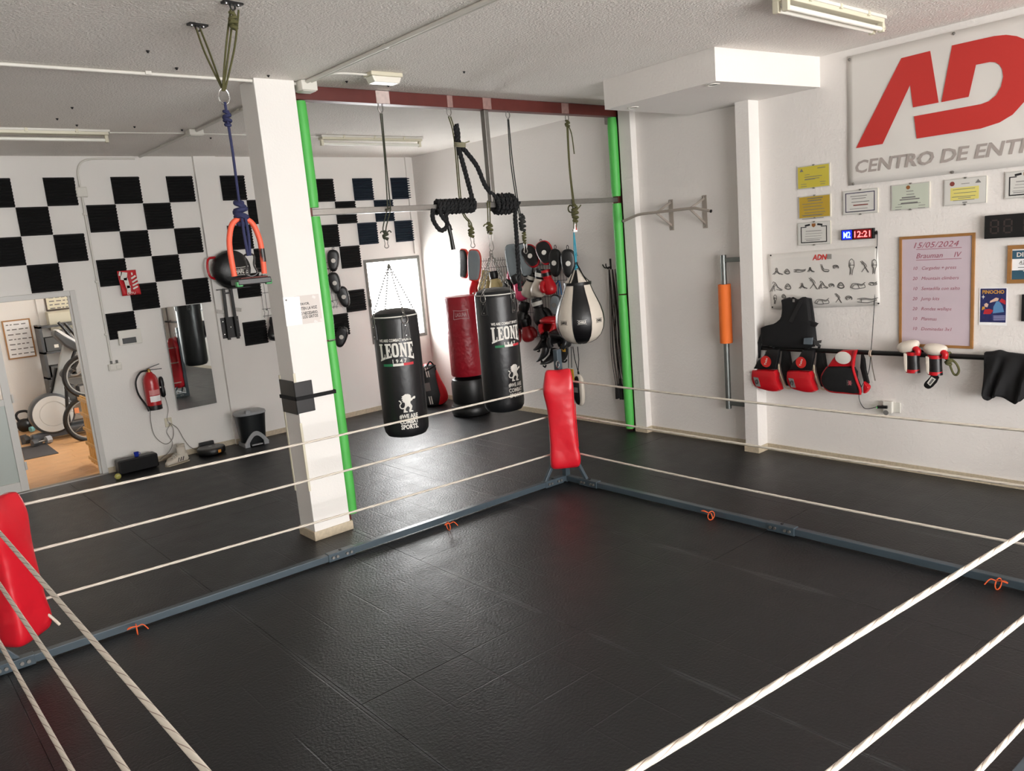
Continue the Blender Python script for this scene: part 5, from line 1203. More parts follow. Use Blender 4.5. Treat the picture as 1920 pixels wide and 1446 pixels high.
mb = MB(); put_text(mb, 'DIPLOMA', .2, .035, k+.13, h*.25, -.010, bold=.03); mb.build('title_print', PRINTW, t, smooth=False)
mb = MB(); put_text(mb, 'ATN', .07, .025, k+.08, h*.05, -.0095, bold=.01, shear=.2); lines(mb, k+.04, w-.08, -.0, 3, .022, .004, y=-.0095); mb.build('print', PRINTG, t, smooth=False)
pp = Panel('film_poster', 'small blue poster titled PINOCHO taped right of the whiteboard', 'poster', (1862, 575), .003); t = pp.t
x0, x1, z0, z1 = rect_of(pp, (1835,541), (1887,539), (1889,609), (1836,612)); w, h = x1-x0, z1-z0
MB().box(-w/2, w/2, -.002, 0, -h/2, h/2).build('sheet', PAPER, t, smooth=False)
MB().box(-w*.46, w*.46, -.003, -.002, -h*.42, h*.48).build('blue_ground_print', mat('navy_poster_print', (34, 40, 92), .6, vary=(40, .4)), t, smooth=False)
mb = MB(); put_text(mb, 'PINOCHO', w*.78, h*.10, 0, h*.39, -.0036, bold=.03); mb.build('title_print', mat('gold_print', (206, 150, 54), .6), t, smooth=False)
def blob(m, pts, nm, y=-.0034): MB().poly([(x*w, y, z*h) for x, z in pts]).build(nm, m, t, smooth=False)
blob(mat('sky_blue_print', (92, 140, 186), .6), ((.0,-.18),(.40,-.14),(.34,.02),(.22,.14),(.12,.14),(.02,0)), 'blue_shape')
blob(mat('crimson_print', (188, 40, 50), .6), ((.22,.14),(.44,.05),(.44,.16),(.3,.22)), 'red_shape'); blob(MATS['crimson_print'], ((-.34,-.2),(-.08,-.2),(.02,-.1),(-.12,-.06),(-.3,-.08)), 'red_shape')
blob(mat('peach_print', (226, 190, 170), .6), ((-.12,.10),(.18,.16),(.2,.22),(.1,.24),(-.1,.15)), 'peach_shape'); blob(MATS['peach_print'], ((-.3,.0),(-.2,-.02),(-.16,.06),(-.24,.1),(-.32,.06)), 'peach_shape')
blob(MATS['gold_print'], ((-.4,-.1),(-.28,-.06),(-.3,.0),(-.38,.0)), 'gold_shape')
blob(PRINTW, ((-.42,.26),(-.37,.28),(-.36,.33),(-.34,.28),(-.29,.26),(-.34,.24),(-.36,.19),(-.37,.24)), 'star_shape')
for i in range(4): blob(mat('lilac_print', (150, 150, 190), .6), ((0,-.24-.035*i),(.44,-.23-.035*i),(.44,-.25-.035*i),(.05,-.26-.035*i)), 'stripe')
cf = Panel('framed_picture', 'dark framed picture just entering at the right picture edge', 'picture', (1917, 577), .0); t = cf.t
h = cf.L(1917, 552)[1]-cf.L(1918, 602)[1]
for bx_ in ((0, .3, h/2-.02, h/2), (0, .3, -h/2, -h/2+.02), (0, .02, -h/2+.02, h/2-.02), (.28, .3, -h/2+.02, h/2-.02)): MB().box(bx_[0], bx_[1], -.02, 0, bx_[2], bx_[3]).build('frame_rail', BLACKP, t, smooth=False)
MB().box(.02, .28, -.008, 0, -h/2+.02, h/2-.02).build('sheet', PAPER, t, smooth=False)
# ---- clothes rail
rail = thing('wall_rail', 'long black pipe rail along the right wall', 'rail', (6.70, 4.20, 1.035), RW)
MB().cyl((0, 0, 0), (4.3, 0, .03), .021, n=16).build('pipe', BLACKM, rail)
for x in (.06, 1.45, 2.85, 4.2):
    bk = MB().cyl((x, 0, x/4.3*.03), (x, .085, x/4.3*.03), .012, n=8).build('wall_arm', BLACKM, rail); MB().cyl((x, .082, x/4.3*.03), (x, .09, x/4.3*.03), .03, n=14).build('rosette', BLACKM, bk)
# ---- padded things hanging on the rail
def pillow(poly, d, y0=0.0, dome=.9):
    """rounded cushion over an outline in x,z; d = depth towards -y"""
    n = len(poly); cx = sum(p[0] for p in poly)/n; cz = sum(p[1] for p in poly)/n; mb = MB()
    ar = sum(poly[i][0]*poly[(i+1) % n][1]-poly[(i+1) % n][0]*poly[i][1] for i in range(n))
    P = poly if ar > 0 else poly[::-1]
    def ring_(k, y): return [(cx+(x-cx)*k, y, cz+(z-cz)*k) for x, z in P]
    rs = [ring_(.97, y0), ring_(1, y0-d*.25), ring_(.985, y0-d*.6), ring_(.93, y0-d*.85), ring_(.72, y0-d*.98), ring_(.35, y0-d)]
    b = len(mb.v)
    for r in rs: mb.v += r
    for i in range(len(rs)-1):
        for j in range(n): mb.f.append((b+i*n+j, b+i*n+(j+1) % n, b+(i+1)*n+(j+1) % n, b+(i+1)*n+j)); mb.m.append(0)
    mb.f.append(tuple(b+(len(rs)-1)*n+j for j in range(n))); mb.m.append(0)
    mb.f.append(tuple(b+j for j in reversed(range(n)))); mb.m.append(0)
    return mb
def smoothp(pts, k=3): return catmull2(list(pts)+[pts[0]], k)[:-1]
def z4(pn, *pts): return [pn.L(1400+x/6.571, 540+y/6.571) for x, y in pts]
vs_ = Panel('padded_vest', 'black padded vest with side buckles above the belly pads', 'vest', (1480, 610), .105); t = vs_.t
MB_v = pillow(smoothp(z4(vs_, (450,140),(540,112),(580,135),(660,135),(700,108),(775,130),(800,290),(815,400),(870,425),(860,480),(850,600),(850,720),(600,735),(240,710),(205,690),(190,490),(330,450),(430,380),(455,300),(460,200)), 2), .055, .0)
MB_v.build('front_panel', BLACKF, t, tri=False)
pillow(z4(vs_, (470,150),(540,116),(600,150),(660,116),(770,135),(800,330),(840,700),(260,690),(220,500),(440,400)), .03, .055).build('back_panel', BLACKF, t)
pillow(z4(vs_, (790,395),(905,432),(870,475),(780,460)), .03, -.02).build('shoulder_flap', BLACKF, t)
MB().prism(z4(vs_, (755,605),(860,600),(855,685),(750,680)), -.075, -.055).build('buckle', mat('grey_buckle', (96, 106, 114), .45), t, smooth=False, bevel=.003)
MB().prism(z4(vs_, (870,620),(905,640),(965,630),(960,665),(930,670),(960,700),(935,715),(880,685)), -.07, -.058).build('buckle_fork', mat('dark_grey_plastic', (62, 62, 62), .5), t, smooth=False, tri=True)
MB().prism(z4(vs_, (185,560),(205,600),(190,700),(180,850),(150,870),(140,760),(145,680)), -.02, -.012).build('side_strap', BLACKF, t, smooth=False, tri=True)
MB().prism(z4(vs_, (95,1180),(110,1200),(95,1400),(75,1405)), -.0, .006).build('hanging_strap', BLACKF, t, smooth=False)
MB().prism(z4(vs_, (690,140),(740,135),(600,420),(560,400)), -.062, -.05).build('diagonal_strap', mat('black_webbing', (26, 26, 27), .6), t, smooth=False)
MB().prism(z4(vs_, (605,130),(630,130),(628,165),(605,165)), -.058, -.053).build('neck_label', PRINTG, t, smooth=False)
def belly(label, dx, dy):
    pn = Panel('belly_pad', label, 'belly pad', (1400+(230+dx)/6.571, 540+(1000+dy)/6.571), .17, 'red and black belly pads on the rail'); t = pn.t
    z = lambda *p: z4(pn, *[(x+dx, y+dy) for x, y in p])
    pillow(z((255,745),(395,755),(385,850),(352,1008),(75,1005),(130,900),(210,830)), .045, .04).build('upper_panel', BLACKV, t)
    pillow(smoothp(z((68,1010),(350,1016),(372,1120),(425,1255),(330,1278),(220,1255),(110,1215),(62,1120)), 2), .08, .05).build('red_bolster', REDL, t)
    pillow(z((380,760),(450,770),(480,950),(520,1240),(430,1230),(375,1050),(360,960)), .05, .12).build('back_panel', BLACKF, t)
    MB().tube([(p[0], .06, p[1]) for p in catmull2(z((352,950),(362,1040),(392,1130),(430,1225),(470,1255),(525,1245)), 4)], .008, 6).build('lining_edge', mat('cream_lining', (220, 206, 176), .7), t)
    c = z((243, 905))[0]; rx = z((308, 905))[0][0]-c[0]; rz = z((243, 835))[0][1]-c[1]
    MB().poly([(c[0]+rx*math.cos(a), -.0085, c[1]+rz*math.sin(a)) for a in [2*PI*i/24 for i in range(24)]]).build('round_badge', REDP, t, smooth=False)
    mb = MB(); put_text(mb, 'Twins', rz*1.3, None, c[0], c[1], -.0095, rot=math.radians(75), bold=.02); mb.build('badge_lettering', PRINTW, t, smooth=False)
    lab = MB().prism(z((105,1090),(165,1098),(195,1210),(140,1205)), -.0345, -.032).build('woven_label', PRINTG, t, smooth=False)
    c = z((150, 1150))[0]; MB().tube([(c[0]+.012*math.cos(a), -.036, c[1]+.02*math.sin(a)) for a in [2*PI*i/14 for i in range(14)]], .003, 5, True).build('label_print', PRINTK, lab)
    for s in (0, 1): MB().tube([(p[0], .045+.06*s, p[1]) for p in z((270+110*s, 770), (300+90*s, 735), (330+60*s, 720))], .012, 6).build('rail_loop', BLACKF, t)
belly('red and black belly pad with round badge, left one below the vest', 0, 0)
belly('red and black belly pad with round badge, right one below the vest', 432, 12)
pn = Panel('body_protector', 'black and red body protector with white oval on the rail', 'body protector', (1400+1160/6.571, 540+1040/6.571), .17); t = pn.t
pillow(z4(pn, (1110,800),(1170,770),(1350,765),(1320,870),(1310,975),(985,975),(1040,890)), .04, .04).build('upper_panel', REDL, t)
pillow(smoothp(z4(pn, (985,978),(1310,978),(1345,1120),(1400,1300),(1200,1290),(1010,1270),(925,1190),(912,1090)), 2), .07, .05).build('lower_panel', BLACKF, t)
MB().tube([(p[0], -.004, p[1]) for p in catmull2(z4(pn, (1345,770),(1318,870),(1312,980),(1350,1120),(1398,1250),(1400,1310)), 4)], .012, 8).build('red_piping', REDL, t)
MB().tube([(p[0], .01, p[1]) for p in catmull2(z4(pn, (985,978),(920,1080),(930,1190),(1010,1275),(1200,1298),(1400,1312)), 4)], .007, 8).build('red_piping', REDL, t)
pillow(z4(pn, (1345,790),(1385,900),(1400,1040),(1440,1200),(1400,1280),(1330,1000)), .03, .12).build('back_panel', BLACKF, t)
pillow(smoothp(z4(pn, (1400,1170),(1450,1215),(1466,1245),(1440,1300),(1395,1315)), 2), .05, .10).build('red_bolster', REDL, t)
c = z4(pn, (1190, 862))[0]; rx = z4(pn, (1290, 862))[0][0]-c[0]; rz = z4(pn, (1190, 785))[0][1]-c[1]
MB().rings([[(c[0]+rx*k*math.cos(a), y, c[1]+rz*k*math.sin(a)) for a in [2*PI*i/28 for i in range(28)]] for k, y in ((1, .002), (.97, -.008), (.6, -.012), (.1, -.013))]).build('white_oval', PRINTW, t)
mb = MB(); c = z4(pn, (1285, 1165))[0]
for a in (-.5, .5): mb.obox((c[0], -.0215, c[1]), .01, .001, .045, (0, a, 0))
mb.obox((c[0], -.0215, c[1]+.0), .04, .001, .006); mb.build('emblem', mat('pink_print', (196, 110, 116), .6), t, smooth=False)
mb = MB(); put_text(mb, 'SPORT', .05, .012, c[0]-.022, c[1], -.0216, rot=PI/2); mb.build('emblem_lettering', PRINTG, t, smooth=False)
# ---- white gloves draped over the rail
def railglove(label, px, py, tilt, cuffs):
    """glove lying over the rail: padded fist on top, wrist part hanging in front of the wall below"""
    p = wl(px, py, .10); t = thing('boxing_glove', label, 'boxing glove', (XW-.13, p.y, p.z), RW, 'white and red gloves over the rail')
    ca, sa = math.cos(tilt), math.sin(tilt)
    def fs_(x, ry, rz, dz=0): return [(x*ca-(dz+math.sin(a)*rz)*sa, math.cos(a)*ry, x*sa+(dz+math.sin(a)*rz)*ca) for a in [2*PI*j/18 for j in range(18)]]
    MB().rings([fs_(-.092, .012, .01), fs_(-.085, .035, .03), fs_(-.055, .055, .048), fs_(-.01, .062, .054, .004), fs_(.035, .055, .05, .01), fs_(.07, .04, .036, .02), fs_(.085, .02, .015, .024)]).build('fist', WHITEL, t, sub=1)
    MB().tube(catmull([(.05, -.02, .0), (.085, -.03, -.02), (.08, -.03, -.055)], 4), .024, 10).build('thumb', REDL, t)
    x0_, zc_ = cuffs
    w = MB().rings([ell(x0_, .0, -.035, .045, .04), ell(x0_, .0, -.06, .052, .045), ell(x0_+.004, 0, -.12, .05, .045), ell(x0_+.006, 0, zc_, .055, .048)]).build('cuff', BLACKV, t)
    for z in (-.05, zc_+.015): MB().rings([ell(x0_+.004, 0, z-.014, .055, .049), ell(x0_+.004, 0, z+.014, .055, .049)], cap0=False, cap1=False).build('red_band', REDL, w)
    MB().prism([(x0_-.058, -.045), (x0_-.03, -.05), (x0_-.028, zc_+.005), (x0_-.05, zc_+.02)], -.045, .02).build('white_side', WHITEL, w, smooth=False, bevel=.006)
    return t
railglove('white boxing glove over the rail, the one nearer the cable', 1707, 650, .12, (.03, -.21)); railglove('white boxing glove over the rail with a dangling black wrist strap', 1757, 656, -.22, (-.005, -.2))
stp = Panel('wrist_strap', 'black wrist strap with white label dangling below the white gloves', 'strap', (1748, 710), .13); t = stp.t
z5 = lambda *p: [stp.L(1620+x/6.4, 600+y/6.4) for x, y in p]
MB().prism(smoothp(z5((830,575),(905,690),(830,800),(770,825),(722,790),(740,740),(800,680)), 2), -.008, .0).build('webbing', BLACKV, t, smooth=False, tri=True)
MB().prism(z5((815,680),(868,710),(800,790),(762,755)), -.01, -.008).build('label_patch', PRINTW, t, smooth=False)
MB().prism(z5((825,700),(850,712),(800,775),(780,760)), -.011, -.010).build('label_print', PRINTG, t, smooth=False)
# ---- olive loop
lo = thing('cord_loop', 'thick olive cord loop knotted to the rail beside the gloves', 'cord', wl(1778, 668, .09))
o = Vector(lo.location); 
for i in range(2): MB().tube([Vector((0, -.008+i*.016, 0))+Vector((.03*math.cos(a), 0, .03*math.sin(a))) for a in [2*PI*k/14 for k in range(14)]], .009, 8, True).build('rail_turn', OLIVE, lo)
MB().tube([Vector(q_)-o for q_ in catmull([wl(1778, 676, .13), wl(1783, 690, .13), wl(1788, 701, .13), wl(1794, 703, .13), wl(1798, 694, .13), wl(1793, 682, .13), wl(1784, 674, .13)], 5)], .009, 8).build('loop', OLIVE, lo)
knot(wl(1779, 678, .13), .022, .035, OLIVE, lo, o)
# ---- black cloth
cl = Panel('black_shorts', 'black sports shorts thrown over the right end of the rail', 'clothing', (1848, 668), .10); t = cl.t
def z6(x, y): return cl.L(1620+x/6.4, 600+y/6.4)
edges_l = [(1460,405),(1450,500),(1465,600),(1440,830),(1475,850),(1470,920),(1520,950)]
topx = [(1460,410),(1540,405),(1630,390),(1720,415),(1800,425),(1920,440),(2010,445)]
hem = [(1440,830),(1490,940),(1540,945),(1615,890),(1740,945),(1850,990),(1960,900)]
T_ = catmull2(topx, 6); Hm = catmull2(hem, 6); n_ = len(T_)
def shorts(front):
    def f(u, v):
        i = min(int(u*(n_-1)), n_-1); a = Vector(T_[i]); b = Vector(Hm[i]); p = a.lerp(b, v); x, z = z6(p.x, p.y)
        fold = .022*math.sin(u*17+v*2.5)*min(1, v*2)+.012*math.sin(u*31+1+v)*v
        return (x, (-.032-abs(.03*v)+fold if front else .03+fold*.5), z if v > .02 else z+.012)
    return f
MB().grid(shorts(True), n_, 16).build('front_layer', BLACKF, t, solid=.003); MB().grid(shorts(False), n_, 16).build('rear_layer', BLACKF, t, solid=.003)
MB().grid(lambda u, v: (lambda a: (z6(*T_[min(int(u*(n_-1)), n_-1)])[0], -.032*math.cos(a), z6(*T_[min(int(u*(n_-1)), n_-1)])[1]+.012*math.sin(a)+.006))(PI*v), n_, 6).build('waistband', BLACKF, t, solid=.003)
# ---- clock cable, cord, socket
cable('thin black cable hanging from the LED clock over the rail to the socket', [wl(1642, 434, .015), wl(1645, 446, .012), wl(1640, 560, .012), wl(1633, 660, .095), wl(1628, 700, .03), wl(1614, 728, .02), wl(1611, 748, .02), wl(1622, 766, .02), wl(1645, 763, .03), wl(1656, 760, .04)], .003, BLACKP)
tw = thing('tie_cord', 'pale cord tying the clock cable to the rail, end dangling', 'cord', wl(1633, 663, .09))
for i in range(2): MB().tube([Vector((.0, -.006+i*.012, 0))+Vector((.026*math.cos(a), 0, .026*math.sin(a))) for a in [2*PI*k/14 for k in range(14)]], .005, 6, True).build('wrap', mat('pale_pink_cord', (206, 184, 166), .8), tw)
o = Vector(tw.location); MB().tube([q_-o for q_ in catmull([wl(1633, 668, .12), wl(1636, 690, .11), wl(1641, 714, .1)], 5)], .004, 6).build('dangling_end', mat('speckled_cord', (110, 100, 92), .8), tw)
ws = Panel('wall_socket', 'white wall socket with adapter below the rail', 'socket', (1670, 763), .0); t = ws.t
MB().box(-.0, .085, -.01, 0, -.045, .045).build('plate', WHITEP, t, smooth=False, bevel=.003)
MB().box(-.05, .03, -.045, -.01, -.05, .055).build('multi_adapter', WHITEP, t, smooth=False, bevel=.006)
MB().cyl((-.02, -.045, -.045), (-.02, -.05, -.045), .022, n=18).build('outlet_face', PRINTG, t)
MB().cyl((-.08, -.075, .005), (.0, -.065, .01), .014, n=10).build('plug', BLACKP, t)
MB().box(-.083, -.079, -.081, -.069, -.003, .009).build('charge_light', mat('green_led', (120, 255, 120), .4, emit=((90, 255, 110), 4)), t, smooth=False)
# ================================================================== ALCOVE
BARM = mat('satin_nickel', (176, 166, 156), .35, .35)
pu = thing('pull_up_bar', 'wall mounted steel pull-up bar in the alcove', 'pull-up bar', (XW, 5.0, 2.37), RW)
xb = .25
def ab(px, py, off=.25): p = at_x(px, py, XW-off); return Vector((5.0-p.y, -off, p.z-2.37))
tips = []
for px_, arm in ((1259, (1230, 399)), (1322, (1299, 391))):
    a = wl(px_, 402); x = 5.0-a.y; z0_, z1_ = wl(px_, 432 if px_ < 1300 else 428).z-2.37, wl(px_, 374 if px_ < 1300 else 366).z-2.37
    MB().box(x-.028, x+.028, -.006, 0, z0_, z1_).build('wall_plate', BARM, pu, smooth=False, bevel=.002)
    tip = ab(*arm); tip.x = x; tips.append(tip)
    for zz_ in (z0_+.05, z1_-.03): MB().bar((x, -.006, zz_), (x, -xb, tip.z), .02, .012, up=(1, 0, 0)).build('strut', BARM, pu, smooth=False)
    for zz_ in (z0_+.025, z1_-.02): MB().lathe([(.001, .01), (.009, .008), (.01, 0)], (x, -.006, zz_), 8, axis='y').build('bolt', CHROME, pu)
g0, g1 = ab(1168, 415), ab(1333, 396)
bend0, bend1 = ab(1198, 402), ab(1301, 390)
MB().tube([g0, bend0+(g0-bend0)*.08, bend0+(bend1-bend0)*.05, bend1-(bend1-bend0)*.05, bend1+(g1-bend1)*.08, g1], .0145, 14).build('grip_bar', BARM, pu)
for g in (g0, g1): MB().tube([g+(bend0-g if g is g0 else bend1-g)*.02, g-(bend0-g if g is g0 else bend1-g)*.02], .0155, 14).build('end_cap', BLACKP, pu)
vb = thing('dip_bar', 'upright galvanised bar with open orange foam pad beside the pilaster', 'bar', (6.70, 4.58, 0))
GALV = mat('galvanised_pipe', (128, 132, 130), .4, .8, vary=(15, .15))
zt1, zb1 = at_x(1357, 478, 6.70).z, at_x(1367, 766, 6.70).z
MB().cyl((0, 0, zb1), (0, 0, zt1), .028, n=20).build('pipe', GALV, vb)
for z in (zt1-.05, zb1+.06): MB().box(-.015, .015, -.235, -.02, z-.022, z+.022).build('arm', GALV, vb, smooth=False, bevel=.003)
f0, f1 = at_x(1362, 643, 6.70).z, at_x(1360, 533, 6.70).z
def sl(r): return [(r*math.cos(a), r*math.sin(a)) for a in [math.radians(-100+PI*0+ -20+ (320*i/20)) for i in range(21)]]
o_, i_ = sl(.062), sl(.034)
mb = MB(); n_ = 21
for z in (f0, f1): mb.v += [(x, y, z) for x, y in o_]+[(x, y, z) for x, y in i_]
for k in range(n_-1):
    mb.f += [(k, k+1, 2*n_+k+1, 2*n_+k), (n_+k+1, n_+k, 3*n_+k, 3*n_+k+1), (k+1, k, n_+k, n_+k+1), (2*n_+k, 2*n_+k+1, 3*n_+k+1, 3*n_+k)]; mb.m += [0]*4
mb.f += [(0, n_, 3*n_, 2*n_)[::-1], (n_-1, 2*n_-1, 4*n_-1, 3*n_-1)]; mb.m += [0, 0]
fo = mb.build('foam_pad', ORANGEF, vb); fo.rotation_euler = (0, 0, math.radians(250))

# ================================================================== WIRE GRID AND SPARRING GEAR ON THE RIGHT WALL
XG = .06
def gp(px, py, off=.12): return at_x(px, py, XW-off)
ga_, gb_ = gp(885, 487, XG), gp(1076, 466, XG)
wire_panel('wire_grid', 'wide folded wire grid holding gloves and mitts on the right wall', 0, 2.05, 1.02, 2.06, (XW-XG, 8.66, 0), RW, [1.08, 1.98], .05)
G1 = 'gear hanging on the wide wire grid'
ORP = mat('orange_red_leather', (206, 62, 44), .4)
PALE = mat('pale_gold_leather', (196, 178, 128), .45, bump=(25, .3, .006)); PINK = mat('pink_leather', (214, 64, 104), .4)
thai_pad('red and black kick pad seen edge-on at the left end of the grid', G1, gp(872, 494, .16), (0, .12, RW+0.12), BLACKV, ORP, .17, .40)
thai_pad('red and black kick pad with grey emblem above the red bag', G1, gp(890, 497, .2), (0, .1, RW+0.55), GREYL, ORP, .20, .42)
thai_pad('worn grey kick pad, left of the pair on the grid', G1, gp(963, 489, .18), (0, -.06, RW+0.57), GREYL, GREYL, .2, .42)
thai_pad('worn grey kick pad, right of the pair behind the battle rope', G1, gp(986, 487, .17), (0, -.1, RW+0.52), GREYL, BLACKV, .18, .42)
mitt('black focus mitt with red top edge, left of the red-topped pair', G1, gp(996, 481, .16), (-.25, -.5, RW+0.57), BLACKV, REDL, PRINTW, .24, .31, .04)
mitt('black focus mitt with red top edge, right of the red-topped pair', G1, gp(1022, 475, .16), (-.3, -.35, RW+0.57), BLACKV, REDL, PRINTW, .24, .31, .04)
mitt('plain black focus mitt with pale dot, left of the pair', G1, gp(1041, 493, .15), (0, .05, RW+0.40), BLACKV, BLACKV, PRINTW, .19, .34)
mitt('plain black focus mitt with pale dot nearest the blue strap', G1, gp(1066, 494, .15), (0, 0, RW+0.67), BLACKV, BLACKV, PRINTW, .21, .34)
RUSTL = mat('dark_red_wrap', (150, 26, 36), .6)
glove('red shin protector-like glove below the red kick pad', G1, gp(890, 536, .16), (0, .1, RW+0.77), REDL, REDL)
glove('pale gold boxing glove behind the right heavy bag, left one', G1, gp(909, 529, .16), (.1, .25, RW+0.62), PALE, PALE)
glove('pale gold boxing glove behind the right heavy bag, right one', G1, gp(928, 530, .16), (0, -.1, RW+0.72), PALE, BLACKV)
glove('black boxing glove with pink trim, left one below the grey pads', G1, gp(956, 531, .15), (.1, .3, RW+0.62), BLACKV, PINK, PINK)
glove('black boxing glove with bright pink palm hanging below the battle rope end', G1, gp(974, 539, .2), (0, -.35, RW+0.62), PINK, BLACKV, BLACKV, 1.12)
glove('cream boxing glove, left one of the cream pair', G1, gp(993, 535, .16), (.1, .35, RW+0.57), WHITEL, BLACKV, None, 1.05, 1, PRINTW)
glove('cream boxing glove, right one of the cream pair', G1, gp(1011, 531, .2), (.1, .22, RW+0.57), WHITEL, BLACKV, None, 1.12, 1, PRINTW)
glove('bright red boxing glove beside the cream pair', G1, gp(1028, 529, .17), (0, -.15, RW+0.87), REDL, REDL, None, 1.0, -1, BLACKV)
mitt('grey hand pad beside the pear bag', G1, gp(1041, 572, .14), (0, .1, RW+0.47), GREYL, BLACKV, PRINTG, .16, .26)
glove('glossy black boxing glove, upper left beside the heavy bag', G1, gp(979, 592, .17), (.1, .3, RW+0.62), BLACKV, BLACKV, None, 1.15)
glove('black boxing glove with white stripes beside the pear bag', G1, gp(1012, 585, .17), (0, -.2, RW+0.77), BLACKV, BLACKV, None, 1.15, 1, PRINTW)
glove('dark red boxing glove low behind the heavy bag edge, left one', G1, gp(968, 622, .18), (.1, .2, RW), mat('deep_red_leather', (150, 20, 26), .35), BLACKV)
glove('dark red boxing glove low behind the heavy bag edge, right one', G1, gp(988, 619, .19), (.1, -.15, RW+0.77), MATS['deep_red_leather'], BLACKV)
glove('black boxing glove in the gap between the heavy bag and the grid', G1, gp(960, 566, .15), (0, .1, RW), mat('blue_black_leather', (26, 30, 38), .4), BLACKV)
bs_ = thing('strap', 'blue webbing strap looped on the grid beside the cream gloves', 'strap', gp(1048, 527, .08))
o = Vector(bs_.location); BLW = mat('blue_webbing', (44, 92, 134), .7)
MB().tube([q_-o for q_ in catmull([gp(1037, 541, .08), gp(1043, 532, .09), gp(1048, 527, .1), gp(1051, 540, .09), gp(1053, 553, .08)], 5)], .009, 6).build('webbing', BLW, bs_)
MB().tube([q_-o for q_ in catmull([gp(1049, 527, .09), gp(1047, 545, .09), gp(1046, 562, .09)], 5)], .006, 6).build('webbing_tail', BLW, bs_)
def head_guard(label, p, rot, m, s=1.0):
    t = thing('head_guard', label, 'head guard', p, 0, 'sparring head guards'); t.rotation_euler = rot; t.scale = (s, s, s)
    mb = MB(); NU, NV = 28, 10
    def sh(u, v):
        a = 2*PI*u; el = -.55+1.6*v; r = .115*math.cos(max(el, -.35)*.85) if v < 1 else .01
        return (r*1.0*math.sin(a), -r*1.12*math.cos(a), .12*math.sin(el)*1.15+.0)
    vs = [sh(i/NU, j/(NV-1)) for j in range(NV) for i in range(NU)]; fs = []
    for j in range(NV-1):
        for i in range(NU):
            a = abs(((i+.5)/NU+.5) % 1-.5)*2*PI
            if a < .75 and j < 5: continue      # face opening
            fs.append((j*NU+i, j*NU+(i+1) % NU, (j+1)*NU+(i+1) % NU, (j+1)*NU+i))
    mb.add(vs, fs); mb.build('shell', m, t, solid=.03, sub=1)
    MB().tube([(.105*math.sin(a), -.122*math.cos(a), .075) for a in [-1.0+2.0*i/12 for i in range(13)]], .026, 10).build('brow_roll', m, t)
    for s_ in (-1, 1): MB().tube(catmull([(s_*.095, -.08, .03), (s_*.09, -.105, -.02), (s_*.06, -.115, -.065)], 4), .03, 10).build('cheek_pad', m, t)
    MB().tube(catmull([(-.06, -.08, -.1), (0, -.09, -.12), (.06, -.08, -.1)], 4), .012, 8).build('chin_strap', BLACKF, t)
    return t
head_guard('red head guard hanging below the grid beside the pear bag', gp(1033, 612, .16), (0, 0, RW+0.27), REDL)
head_guard('black head guard hanging below the red one', gp(1050, 637, .17), (.1, .1, RW+0.47), BLACKV, 1.1)
def foot_guard(label, p, rot):
    t = thing('foot_guard', label, 'foot guard', p, 0, 'black foot guards hanging in a bunch'); t.rotation_euler = rot
    MB().rings([ell(0, .0, .10, .04, .035), ell(0, 0, .07, .05, .045), ell(0, -.02, .02, .055, .06), ell(0, -.06, -.03, .055, .06), ell(0, -.11, -.06, .05, .045), ell(0, -.15, -.075, .035, .025)]).build('instep', BLACKV, t, sub=1)
    MB().rings([ell(0, .01, .13, .05, .045), ell(0, .01, .15, .052, .047), ell(0, .005, .09, .053, .05)], cap0=False, cap1=False).build('ankle_strap', BLACKF, t)
    MB().tube(catmull([(-.04, -.10, -.08), (0, -.09, -.10), (.04, -.10, -.08)], 4), .01, 6).build('sole_strap', BLACKF, t); return t
foot_guard('black foot guard, uppermost in the bunch below the grid', gp(1022, 645, .15), (0, .3, RW-1.0))
foot_guard('black foot guard in the middle of the bunch behind the ring post', gp(1026, 662, .19), (.2, .1, RW-.8))
foot_guard('black foot guard at the lower end of the bunch behind the ring post', gp(1036, 676, .15), (-.3, -.2, RW-.3))
foot_guard('black foot guard with yellow tag right of the ring post', gp(1060, 660, .15), (.2, -.3, RW+.2))
YEL = mat('yellow_webbing', (204, 152, 40), .6)
ty = thing('yellow_strap', 'yellow and black strap hanging behind the ring post', 'strap', gp(1056, 652, .22))
MB().box(-.005, .005, -.03, .03, -.05, .04).build('webbing', YEL, ty, smooth=False); MB().box(-.006, .006, -.022, .022, .04, .1).build('loop', BLACKF, ty, smooth=False)
ty = thing('yellow_strap', 'yellow and black cord handle right of the red cushion top', 'strap', gp(1072, 700, .2))
MB().box(-.005, .005, -.03, .03, -.1, .05).build('webbing', YEL, ty, smooth=False)
o = Vector(ty.location)
for q_ in ((1065, 650), (1071, 650)): MB().tube([gp(*q_, .12)-o, gp(q_[0]+1, 690, .18)-o], .005, 6).build('cord', BLACKF, ty)
sh_ = thing('hand_shield', 'small black and white curved pad hanging right of the cushion', 'hand pad', gp(1088, 731, .1), RW)
def hs(k, y): return [(x, y-.03*(abs(x)/.1)**2, z) for x, z in egg(.22, .40, .1, k=k, e=.9)]
MB().rings([hs(.9, .02), hs(1, 0), hs(.98, -.03), hs(.85, -.05), hs(.4, -.058)]).build('shell', WHITEL, sh_, sub=1)
MB().rings([[(x*.62, y-.004, z) for x, y, z in hs(k, yy)] for k, yy in ((.98, -.03), (.9, -.05), (.5, -.06), (.2, -.062))]).build('centre_panel', BLACKV, sh_, sub=1)
MB().box(-.03, .03, -.075, -.066, -.02, .04).build('badge', PRINTG, sh_, smooth=False)
o = Vector(sh_.location)
